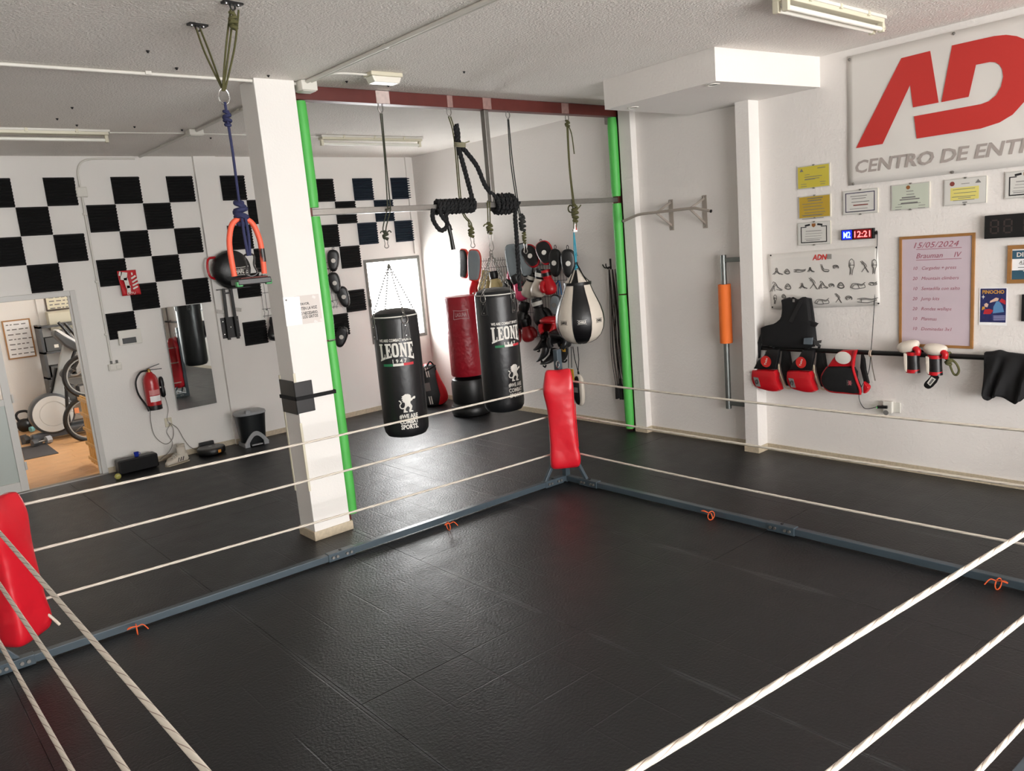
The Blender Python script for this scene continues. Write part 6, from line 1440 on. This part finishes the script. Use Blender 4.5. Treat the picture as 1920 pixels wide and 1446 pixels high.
for s in (-4, 5): 
    a = gp(1078+s, 650, .08)-o; b = gp(1084, 697, .1)-o; R_ = Matrix.Rotation(-RW, 3, 'Z')
    MB().tube([R_ @ a, R_ @ ((a+b)/2+Vector((0, -s*.003, 0))), R_ @ b], .005, 6).build('hanging_cord', BLACKF, sh_)
MB().tube([Matrix.Rotation(-RW, 3, 'Z') @ (gp(1084, 697, .1)-o), (0, -.01, .19)], .012, 8).build('gathered_strap', BLACKF, sh_)
# jump ropes on a wall hook
jh = thing('wall_hook', 'black double wall hook carrying the jump ropes', 'hook', gp(1145, 495, .0), RW)
MB().box(-.012, .012, -.006, 0, -.06, .06).build('plate', BLACKM, jh, smooth=False)
MB().tube(catmull([(0, -.006, -.03), (0, -.05, -.05), (0, -.08, -.02), (0, -.08, .01)], 4), .007, 8).build('prong', BLACKM, jh); MB().tube(catmull([(0, -.006, -.03), (-.05, -.04, -.04), (-.08, -.05, .0)], 4), .007, 8).build('prong', BLACKM, jh)
hz = gp(1147, 505, .06); zl = gp(1156, 725, .06).z
JB, JK = mat('brown_jump_rope', (62, 44, 38), .6), mat('black_jump_rope', (20, 20, 20), .5)
desc = ('leftmost, black', 'brown, second from left', 'black, in the middle', 'brown, in the middle', 'brown, fourth from left', 'black, second from right', 'rightmost, brown')
for i in range(7):
    y = hz.y+.045-.016*i; t = thing('jump_rope', 'jump rope hanging in the bunch by the right green post: %s' % desc[i], 'jump rope', (XW-.06-.012*(i % 3), y, hz.z), 0, 'jump ropes bunched on the hook')
    o = Vector(t.location); m_ = JK if i in (0, 2, 5) else JB; Ln = hz.z-zl-.1*random.random()
    for s in (-1, 1):
        w_ = .012+.02*random.random(); MB().tube(catmull([(0, 0, .0), (0, -s*w_*.6-.005*i, -Ln*.3), (-.01, -s*w_*1.4-.01*(i-3)*.4-.02, -Ln*.7), (0, -s*w_-.03-.006*i, -Ln)], 6), .0042, 6).build('cord', m_, t)
        MB().cyl((0, -s*w_-.03-.006*i, -Ln), (0, -s*w_*1.2-.035-.006*i, -Ln-.15), .013, .016, 10).build('handle', BLACKP, t)

# ================================================================== THINGS ON THE FLOOR AT THE BACK
lg = thing('free_standing_bag', 'red free-standing punching bag on a black base', 'punching bag', (6.33, 8.42, 0), math.radians(-42))
MB().lathe([(.22, 0), (.255, .012), (.265, .05), (.262, .11), (.235, .15), (.225, .17), (.238, .2), (.24, .44), (.225, .49), (.16, .52)], (0, 0, 0), 40).build('base', BLACKP, lg)
MB().tube([(.258*math.cos(a), .258*math.sin(a), .125) for a in [2*PI*i/40 for i in range(40)]], .008, 6, True).build('base_rim', BLACKP, lg)
LRED = mat('laguna_red_vinyl', (158, 22, 38), .4, bump=(14, .5, .02))
MB().lathe([(.15, .53), (.215, .54), (.225, .56), (.225, .8), (.228, 1.2), (.23, 1.58), (.222, 1.6), (.12, 1.605), (.01, 1.607)], (0, 0, 0), 40).build('bag_body', LRED, lg)
vs, fs = text2d('LAGUNA', 1, bold=.03); wrapped(fit2d(vs, .15, .055, -.0, 1.37), fs, .229, 'lettering', mat('pink_grey_print', (196, 150, 152), .6), lg)
fr_ = []
for (a, b) in (((-.105, 1.43), (.105, 1.43)), ((-.105, 1.31), (.105, 1.31)), ((-.105, 1.31), (-.09, 1.43)), ((.105, 1.31), (.09, 1.43))):
    v_, f_ = ribbon([a, ((a[0]+b[0])/2, (a[1]+b[1])/2-(.012 if a[1] > 1.4 and b[1] > 1.4 else (-.0 if a[1] != b[1] else -.012))), b], .009); wrapped(v_, f_, .229, 'frame_print', MATS['pink_grey_print'], lg)
MB().cyl((.16, .16, .5), (.16, .16, 1.62), .012, n=8).build('zip_flap', PRINTW, lg)
ks = thing('kick_shield', 'red and black curved kick shield standing in the corner by the window', 'kick shield', (6.38, 9.38, 0), math.radians(-30))
sd = [(-.02, 0), (.10, .0), (.19, .05), (.215, .14), (.19, .26), (.13, .40), (.09, .52), (.07, .60), (-.02, .62), (-.10, .60), (-.13, .42), (-.15, .2), (-.12, .03)]
pillow(smoothp(sd, 3), .09, .0).build('front_pad', BLACKV, ks); pillow(smoothp(sd, 3), .07, .075).build('back_pad', REDL, ks)
pillow(smoothp([(.06, .01), (.11, .01), (.195, .06), (.215, .14), (.19, .26), (.13, .40), (.08, .55), (.05, .5), (.07, .3), (.09, .15)], 2), .1, .0).build('side_bolster', REDL, ks)
for x, z0_, z1_ in ((-.06, .04, .16), (-.03, .04, .16), (-.07, .44, .58), (-.04, .44, .58)): MB().obox((x, -.092, (z0_+z1_)/2), .016, .004, z1_-z0_, (0, -.12, 0)).build('stripe', PRINTW, ks, smooth=False)
MB().obox((-.07, -.091, .30), .075, .004, .12, (0, -.1, 0)).build('badge', PRINTG, ks, smooth=False)
MB().tube(catmull([(-.05, -.06, .60), (0, -.08, .66), (.05, -.06, .60)], 5), .012, 8).build('handle', BLACKF, ks); MB().tube(catmull([(-.1, -.06, .52), (-.02, -.11, .56), (.07, -.07, .60)], 5), .014, 8).build('handle', BLACKF, ks)
mf = thing('metal_stand', 'small chrome and black frame leaning on the wall behind the heavy bag', 'stand', (5.86, 9.78, 0), math.radians(-20))
for a, b in (((-.08, 0, .1), (.06, .04, .27)), ((-.08, 0, .1), (.05, -.03, .01)), ((.05, -.03, .01), (.14, 0, .05)), ((.06, .04, .27), (.14, .03, .22))): MB().bar(a, b, .035, .02).build('bar', CHROME, mf, smooth=False, bevel=.003)
MB().prism([(-.05, .1), (.05, .22), (.11, .18), (.08, .05)], .03, .045).build('panel', BLACKP, mf, smooth=False)

# ================================================================== COLUMN: notes and strapped pad
def cf_(px, py, off=.0): return at_y(px, py, CY0-off)
def note(name, label, pts, y0, m):
    q = [cf_(*p) for p in pts]; q = [(min(max(p.x, CX0-.015), CX1+.002), p.z) for p in q]; c = q[3]
    t = thing(name, label, 'note', (c[0], y0, c[1])); MB().prism([(x-c[0], z-c[1]) for x, z in q], -.0012, 0).build('sheet', m, t, smooth=False); return t, c
t, c = note('printed_note', 'printed note asking for quiet voices taped to the column', ((551, 556), (597, 551), (605, 603), (560, 609)), CY0-.0005, mat('note_paper', (222, 214, 208), .7))
mb = MB()
for s, a, b in (('FAVOR,', (563, 571), (580, 569)), ('NTEN LA VOZ', (561, 580), (594, 575)), ('LO NECESARIO.', (561, 589), (596, 584)), ('S LOS GRITOS', (564, 595.5), (596, 591))):
    p, q = cf_(*a), cf_(*b); put_text(mb, s, q.x-p.x, .024, (p.x+q.x)/2-c[0], (p.z+q.z)/2-c[1], -.0018, bold=.02)
mb.build('lettering', PRINTK, t, smooth=False)
for px, py in ((588, 557), (603, 600), (592, 603)): p = cf_(px, py); MB().obox((p.x-c[0], -.0022, p.z-c[1]), .03, .0006, .02, (0, .5, 0)).build('tape', mat('clear_tape', (236, 234, 230), .2), t, smooth=False)
t, c = note('blank_note', 'blank white sheet overlapping the printed note on the column', ((530, 558), (561, 556), (567, 608), (537, 612)), CY0-.004, PAPER)
p = cf_(536, 563); MB().lathe([(.001, .004), (.006, .003), (.007, 0)], (p.x-c[0], -.0012, p.z-c[1]), 10, axis='y').build('pin', PRINTG, t)
z1_, z0_ = cf_(583, 712).z, cf_(591, 769).z; xr = cf_(583, 712).x; zm = (z0_+z1_)/2
pw = thing('column_pad', 'black rubber pad strapped around the left edge of the column', 'pad', (CX0, CY0, z0_)); Hp = z1_-z0_
MB().box(-.014, xr-CX0, -.014, 0, 0, Hp).build('front_flap', BLACKP, pw, smooth=False, bevel=.004); MB().box(-.014, 0, 0, CY1-CY0, -.01, Hp+.01).build('side_flap', BLACKP, pw, smooth=False, bevel=.004)
MB().box(-.022, CX1-CX0+.012, -.022, -.012, Hp*.42, Hp*.42+.03).build('strap', BLACKF, pw, smooth=False, bevel=.003); MB().box(-.022, -.012, -.022, CY1-CY0+.012, Hp*.42, Hp*.42+.03).build('strap', BLACKF, pw, smooth=False, bevel=.003)
MB().box(CX1-CX0+.002, CX1-CX0+.012, -.022, CY1-CY0+.012, Hp*.42, Hp*.42+.03).build('strap', BLACKF, pw, smooth=False)

# ================================================================== DOOR: glazed double door, right leaf open
fr = MB(); k = .055
fr.box(DX0, DX0+k, YW-.02, YW+.09, 0, DZ); fr.box(DX1-k, DX1, YW-.02, YW+.09, 0, DZ); fr.box(DX0+k, DX1-k, YW-.02, YW+.09, DZ-.06, DZ)
door = struct(fr.build('door_1', ALU, smooth=False, bevel=.004))
MB().box(DX1-k-.02, DX1-k, YW+.02, YW+.05, 0, DZ-.06).build('door_stop', ALU, door, smooth=False)
MB().box(DX0, DX1, YW-.03, YW+.06, 0, .012).build('threshold', STEEL, door, smooth=False)
lx0, lx1 = DX0+k, 1.295; s_ = .075
leaf = MB(); leaf.box(lx0, lx0+s_, YW-.01, YW+.035, .02, DZ-.065); leaf.box(lx1-s_, lx1, YW-.01, YW+.035, .02, DZ-.065); leaf.box(lx0+s_, lx1-s_, YW-.01, YW+.035, .02, .13); leaf.box(lx0+s_, lx1-s_, YW-.01, YW+.035, DZ-.14, DZ-.065); leaf.box(lx0+s_, lx1-s_, YW-.01, YW+.035, .98, 1.05)
lf = leaf.build('door_leaf', ALU, door, smooth=False, bevel=.003)
MB().box(lx0+s_, lx1-s_, YW+.008, YW+.014, .13, .98).build('pane', mat('frosted_grey_glass', (176, 184, 178), .3), lf, smooth=False)
MB().box(lx0+s_, lx1-s_, YW+.008, YW+.014, 1.05, DZ-.14).build('pane', GLASS, lf, smooth=False)
for z in (.25, 1.0, 1.75): MB().cyl((lx1+.008, YW-.018, z), (lx1+.008, YW-.018, z+.09), .012, n=10).build('hinge', ALU, lf)

# ================================================================== SIDE ROOM CONTENTS
def S(px, py, y=12.95): return at_y(px, py, y)
def wallnote(label, TL, TR, BR_, BL, m, frame, n, y=RY1-.001):
    q = [at_y(*p, y) for p in (TL, TR, BR_, BL)]; x0 = (q[0].x+q[3].x)/2; x1 = (q[1].x+q[2].x)/2; z1 = (q[0].z+q[1].z)/2; z0 = (q[2].z+q[3].z)/2; w, h = x1-x0, z1-z0
    t = thing('framed_notice', label, 'notice', ((x0+x1)/2, y, (z0+z1)/2), 0, 'framed notices in the side room')
    for bx_ in ((-w/2, w/2, h/2-.02, h/2), (-w/2, w/2, -h/2, -h/2+.02), (-w/2, -w/2+.02, -h/2+.02, h/2-.02), (w/2-.02, w/2, -h/2+.02, h/2-.02)): MB().box(bx_[0], bx_[1], -.02, 0, bx_[2], bx_[3]).build('frame_rail', frame, t, smooth=False)
    MB().box(-w/2+.02, w/2-.02, -.01, 0, -h/2+.02, h/2-.02).build('sheet', m, t, smooth=False)
    mb = MB()
    for i in range(n):
        z = h*.38-i*h*.76/(n-1); x = -w*.38
        while x < w*.36:
            L = random.uniform(.03, .09); mb.obox((x+L/2, -.0112, z), L*.85, .0005, .016, (0, random.uniform(-.05, .05), 0)); x += L+.015
    o = mb.build('handwriting', PRINTG, t, smooth=False); o['kind'] = 'stuff'
wallnote('white notice in a wooden frame on the side room wall', (2, 602), (55, 597), (69, 668), (16, 675), PAPER, WOODF, 7)
wallnote('cream notice in a dark frame at the top of the doorway', (80, 549), (138, 544), (146, 578), (87, 583), mat('cream_paper', (236, 230, 206), .7), mat('dark_wood_frame', (70, 56, 44), .5), 5, RY1-.032)
# wall fan heater box
p = S(88, 585, 14.2); q = S(160, 612, 14.2)
hb = thing('wall_heater', 'cream wall heater box above the elliptical trainer', 'heater', (p.x, RY1-.032, q.z)); w, h = .75, p.z-q.z
MB().prism([(0, h), (0, .05), (-.10, 0), (-.2, 0), (-.2, h*.9), (-.16, h)], 0, w, f=lambda y, x, z: (x, y, z)).build('case', CREAMP, hb, smooth=False, bevel=.01)
MB().box(.12, w-.05, -.204, -.2, .06, .11).build('louvre', PRINTG, hb, smooth=False)
# elliptical trainer
Y0 = 12.95
el = thing('elliptical_trainer', 'grey and white elliptical trainer seen through the doorway', 'exercise machine', (S(97, 775).x, Y0, 0)); ox = el.location.x
def E_(px, py, d=0.0): v = S(px, py, Y0); return Vector((v.x-ox, d, v.z))
c = E_(97, 775); rr = (S(141, 768).x-S(54, 780).x)/2
DG = mat('dark_grey_plastic_shell', (66, 68, 70), .4); LG = mat('light_grey_shell', (206, 206, 202), .4); MG = mat('mid_grey_shell', (150, 152, 150), .4)
MB().lathe([(rr*.5, -.1), (rr*.97, -.09), (rr, -.05), (rr, .05), (rr*.97, .09), (rr*.9, .1)], c, 40, axis='y').build('wheel_housing', DG, el)
MB().lathe([(rr*.88, .1), (rr*.87, .108), (rr*.62, .11), (rr*.61, .104), (rr*.58, .104), (rr*.57, .11), (rr*.1, .114), (.01, .114)], c, 40, axis='y').build('side_cover', LG, el)
MB().box(E_(140, 765).x-.03, E_(140, 765).x+.03, -.112, -.1, E_(140, 770).z-.03, E_(140, 770).z+.05).build('orange_decal', mat('orange_decal_ink', (226, 140, 90), .5), el, smooth=False)
a, b = E_(80, 826), E_(200, 805); b.z = a.z
MB().box(a.x-.12, b.x+.35, -.06, .06, .03, .11).build('base_rail', mat('blue_grey_plastic', (84, 90, 98), .45), el, smooth=False, bevel=.01)
for x in (a.x-.08, b.x+.3): MB().cyl((x, -.28, .035), (x, .28, .035), .035, n=14).build('foot_bar', DG, el)
m0, m1 = E_(107, 745), E_(122, 640)
MB().rings([[(m0.x-.13, -.06, m0.z-.05), (m0.x+.15, -.06, m0.z-.05), (m0.x+.15, .06, m0.z-.05), (m0.x-.13, .06, m0.z-.05)], [(m0.x-.03, -.05, m0.z+.12), (m0.x+.1, -.05, m0.z+.12), (m0.x+.1, .05, m0.z+.12), (m0.x-.03, .05, m0.z+.12)], [(m1.x-.02, -.045, m1.z), (m1.x+.12, -.045, m1.z), (m1.x+.12, .045, m1.z), (m1.x-.02, .045, m1.z)]][::1]).build('mast', MG, el, smooth=False, bevel=.01)
k0, k1 = E_(98, 628), E_(138, 648)
MB().prism([(k0.x, k0.z), (k0.x+.02, k0.z+.06), (k1.x+.06, k1.z+.02), (k1.x+.02, k1.z-.1), (k0.x+.12, k0.z-.18)], -.13, .13).build('console', DG, el, smooth=False, bevel=.02)
MB().prism([(k0.x+.03, k0.z+.062), (k0.x+.07, k0.z+.075), (k1.x+.06, k1.z+.04), (k1.x+.02, k1.z+.02)], -.12, .1).build('screen', mat('console_screen', (225, 225, 222), .3), el, smooth=False)
for d in (-.2, .2):
    arm = catmull([E_(115, 605, d), E_(130, 622, d), E_(147, 645, d), E_(146, 660, d), E_(132, 690, d), E_(117, 702, d)], 6); MB().tube(arm, .022, 10).build('moving_handle', BLACKP, el)
    MB().tube([E_(117, 700, d), E_(120, 760, d), E_(125, 795, d)], .024, 10).build('lower_arm', BLACKP, el)
    MB().cyl(E_(117, 700, d*.5), E_(117, 700, d*1.15), .06, n=14).build('pivot', DG, el)
    f = E_(125, 800, d); MB().box(f.x-.05, f.x+.35, d-.07, d+.07, f.z-.04, f.z+.03).build('pedal', DG, el, smooth=False, bevel=.015)
    MB().tube(catmull([E_(112, 692, d*.6), E_(122, 700, d*.9), E_(135, 702, d), E_(145, 696, d)], 5), .014, 8).build('fixed_grip', STEEL, el)
st_ = E_(95, 735); MB().tube([E_(95, 740, .0), E_(105, 690, .0)], .02, 8).build('rear_stay', BLACKP, el)
# shelf of grey boxes behind
p = S(118, 740, 13.9)
shf = thing('storage_shelf', 'dark shelf with grey boxes behind the elliptical trainer', 'shelf', (p.x+.35, 14.12, 0))
for z in (.35, .75, 1.15, 1.55): MB().box(-.5, .6, -.18, .18, z, z+.03).build('shelf_board', DG, shf, smooth=False)
for x in (-.48, .58): MB().box(x-.02, x+.02, -.18, .18, 0, 1.6).build('shelf_side', DG, shf, smooth=False)
n_ = 0
for z in (.38, .78, 1.18):
    for x in (-.3, .05, .4):
        n_ += 1; bo = thing('grey_box', 'grey box on the side room shelf: %s shelf, %s' % ({.38: 'low', .78: 'middle', 1.18: 'upper'}[z], {-.3: 'left', .05: 'centre', .4: 'right'}[x]), 'box', (p.x+.35+x, 14.12, z), random.uniform(-.1, .1), 'grey boxes on the shelf')
        MB().box(-.14, .14, -.15, .12, 0, random.uniform(.16, .26)).build('carton', mat('grey_carton_%d' % (n_ % 3), ((110, 110, 108), (70, 72, 72), (150, 150, 148))[n_ % 3], .6), bo, smooth=False, bevel=.006); MB().box(-.03, .03, -.154, -.15, .05, .1).build('label_patch', PRINTW, bo, smooth=False)
# bicycle-like wheels
def wheel(label, px, py, r, y):
    c = S(px, py, y); t = thing('bike_wheel', label, 'wheel', c, 0, 'black wheels behind the door jamb'); 
    MB().tube([(r*math.cos(a), 0, r*math.sin(a)) for a in [2*PI*i/40 for i in range(40)]], .028, 8, True).build('tyre', BLACKP, t); MB().tube([((r-.035)*math.cos(a), 0, (r-.035)*math.sin(a)) for a in [2*PI*i/40 for i in range(40)]], .012, 6, True).build('rim', MG, t)
    MB().cyl((0, -.04, 0), (0, .04, 0), .03, n=12).build('hub', STEEL, t)
    for i in range(10): a = 2*PI*i/10; MB().tube([(.02*math.cos(a), 0, .02*math.sin(a)), ((r-.04)*math.cos(a), 0, (r-.04)*math.sin(a))], .003, 4).build('spoke', STEEL, t)
wheel('upper dark wheel half hidden behind the door jamb', 163, 705, .29, 12.3); wheel('lower dark wheel half hidden behind the wooden trellis', 168, 785, .31, 12.3)
# wooden trellis leaning behind the jamb
BAM = mat('varnished_bamboo', (196, 150, 80), .4, vary=(12, .2))
tr = thing('wooden_trellis', 'folded varnished wooden trellis standing behind the door jamb', 'trellis', (2.10, 10.2, 0))
for i in range(5): MB().box(-.012, .012, .1*i, .1*i+.05, .02, .86).build('slat', BAM, tr, smooth=False, bevel=.004)
for i in range(5): MB().box(-.03, -.012, -.02, .48, .06+i*.185, .1+i*.185).build('rail', BAM, tr, smooth=False, bevel=.004)
# floor mats, dumbbells, kettlebell
MAT = mat('dark_grey_mat', (62, 58, 58), .8)
def fmat(label, pts):
    q = [at_z(*p, 0.0) for p in pts]; c = q[0]; t = thing('exercise_mat', label, 'mat', (c.x, c.y, -.002), 0, 'mats on the wooden floor')
    MB().add([(p.x-c.x, p.y-c.y, z) for z in (0, .008) for p in q], [(3,2,1,0),(4,5,6,7),(0,1,5,4),(1,2,6,5),(2,3,7,6),(3,0,4,7)]).build('foam_sheet', MAT, t, smooth=False)
    return t
fmat('dark grey mat lying just inside the doorway', ((46, 863), (110, 850), (85, 831), (40, 840))); fmat('brown-grey mat further back on the wooden floor', ((41, 834), (58, 830), (49, 815), (37, 818)))
for px, py, lb in ((62, 822, 'grey dumbbell on the floor, nearer the back wall'), (78, 828, 'grey dumbbell on the floor, nearer the doorway')):
    p = at_z(px, py, .05); t = thing('dumbbell', lb, 'dumbbell', (p.x, p.y, -.002), .3, 'dumbbells before the trainer')
    MB().cyl((-.09, 0, .055), (.09, 0, .055), .014, n=10).build('handle', STEEL, t)
    for s in (-1, 1): MB().cyl((s*.06, 0, .055), (s*.13, 0, .055), .055, n=8).build('weight', GREYP if s > 0 else DG, t, smooth=False)
p = at_z(48, 806, .02); kb = thing('kettlebell', 'black kettlebell with teal weight beside it at the far wall', 'kettlebell', (p.x, min(p.y, 14.2), -.002))
MB().lathe([(.05, 0), (.09, .03), (.11, .09), (.1, .15), (.06, .19), (.01, .2)], (0, 0, 0), 24).build('bell', BLACKM, kb)
MB().tube(catmull([(-.06, 0, .17), (-.09, 0, .25), (-.05, 0, .31), (.05, 0, .31), (.09, 0, .25), (.06, 0, .17)], 5), .02, 10).build('handle', BLACKM, kb)
tl = thing('teal_weight', 'small teal hand weight in front of the kettlebell', 'dumbbell', (p.x+.12, min(p.y, 14.2)-.2, -.002), .4); TEAL = mat('teal_vinyl', (120, 178, 180), .5)
MB().cyl((-.07, 0, .05), (.07, 0, .05), .017, n=10).build('handle', TEAL, tl)
for s in (-1, 1): MB().cyl((s*.05, 0, .05), (s*.1, 0, .05), .045, n=6).build('weight', TEAL, tl, smooth=False)

# ================================================================== BEHIND THE VIEWER, seen only in the mirror
for i, y in enumerate((-.35, -.85, -1.35, -1.85, -2.35)):
    t = thing('steel_locker', 'red steel locker against the right wall seen in the mirror, %s from the ring' % ordn[i], 'locker', (6.52, y, 0), RW, 'red lockers reflected in the mirror')
    MB().box(-.24, .24, -.24, .24, 0, 2.0).build('body', WHITEP, t, smooth=False)
    for z in (.06, 1.03): d = MB().box(-.22, .22, -.262, -.24, z, z+.92).build('door', mat('red_locker_paint', (200, 24, 34), .4), t, smooth=False, bevel=.004); MB().box(.14, .18, -.275, -.262, z+.4, z+.5).build('handle', CHROME, d, smooth=False)
bch = thing('weight_bench', 'red padded bench on a chrome frame reflected in the mirror', 'bench', (6.25, .75, 0), RW)
MB().box(-.5, .5, -.14, .14, .42, .5).build('pad', REDV, bch, smooth=False, bevel=.03)
for x in (-.4, .4):
    MB().bar((x, -.2, .03), (x, .2, .03), .045, .045).build('foot', CHROME, bch, smooth=False); MB().bar((x, 0, .03), (x*.6, 0, .42), .045, .045).build('leg', CHROME, bch, smooth=False)
MB().bar((-.4, 0, .2), (.4, 0, .2), .04, .04).build('spine', CHROME, bch, smooth=False)
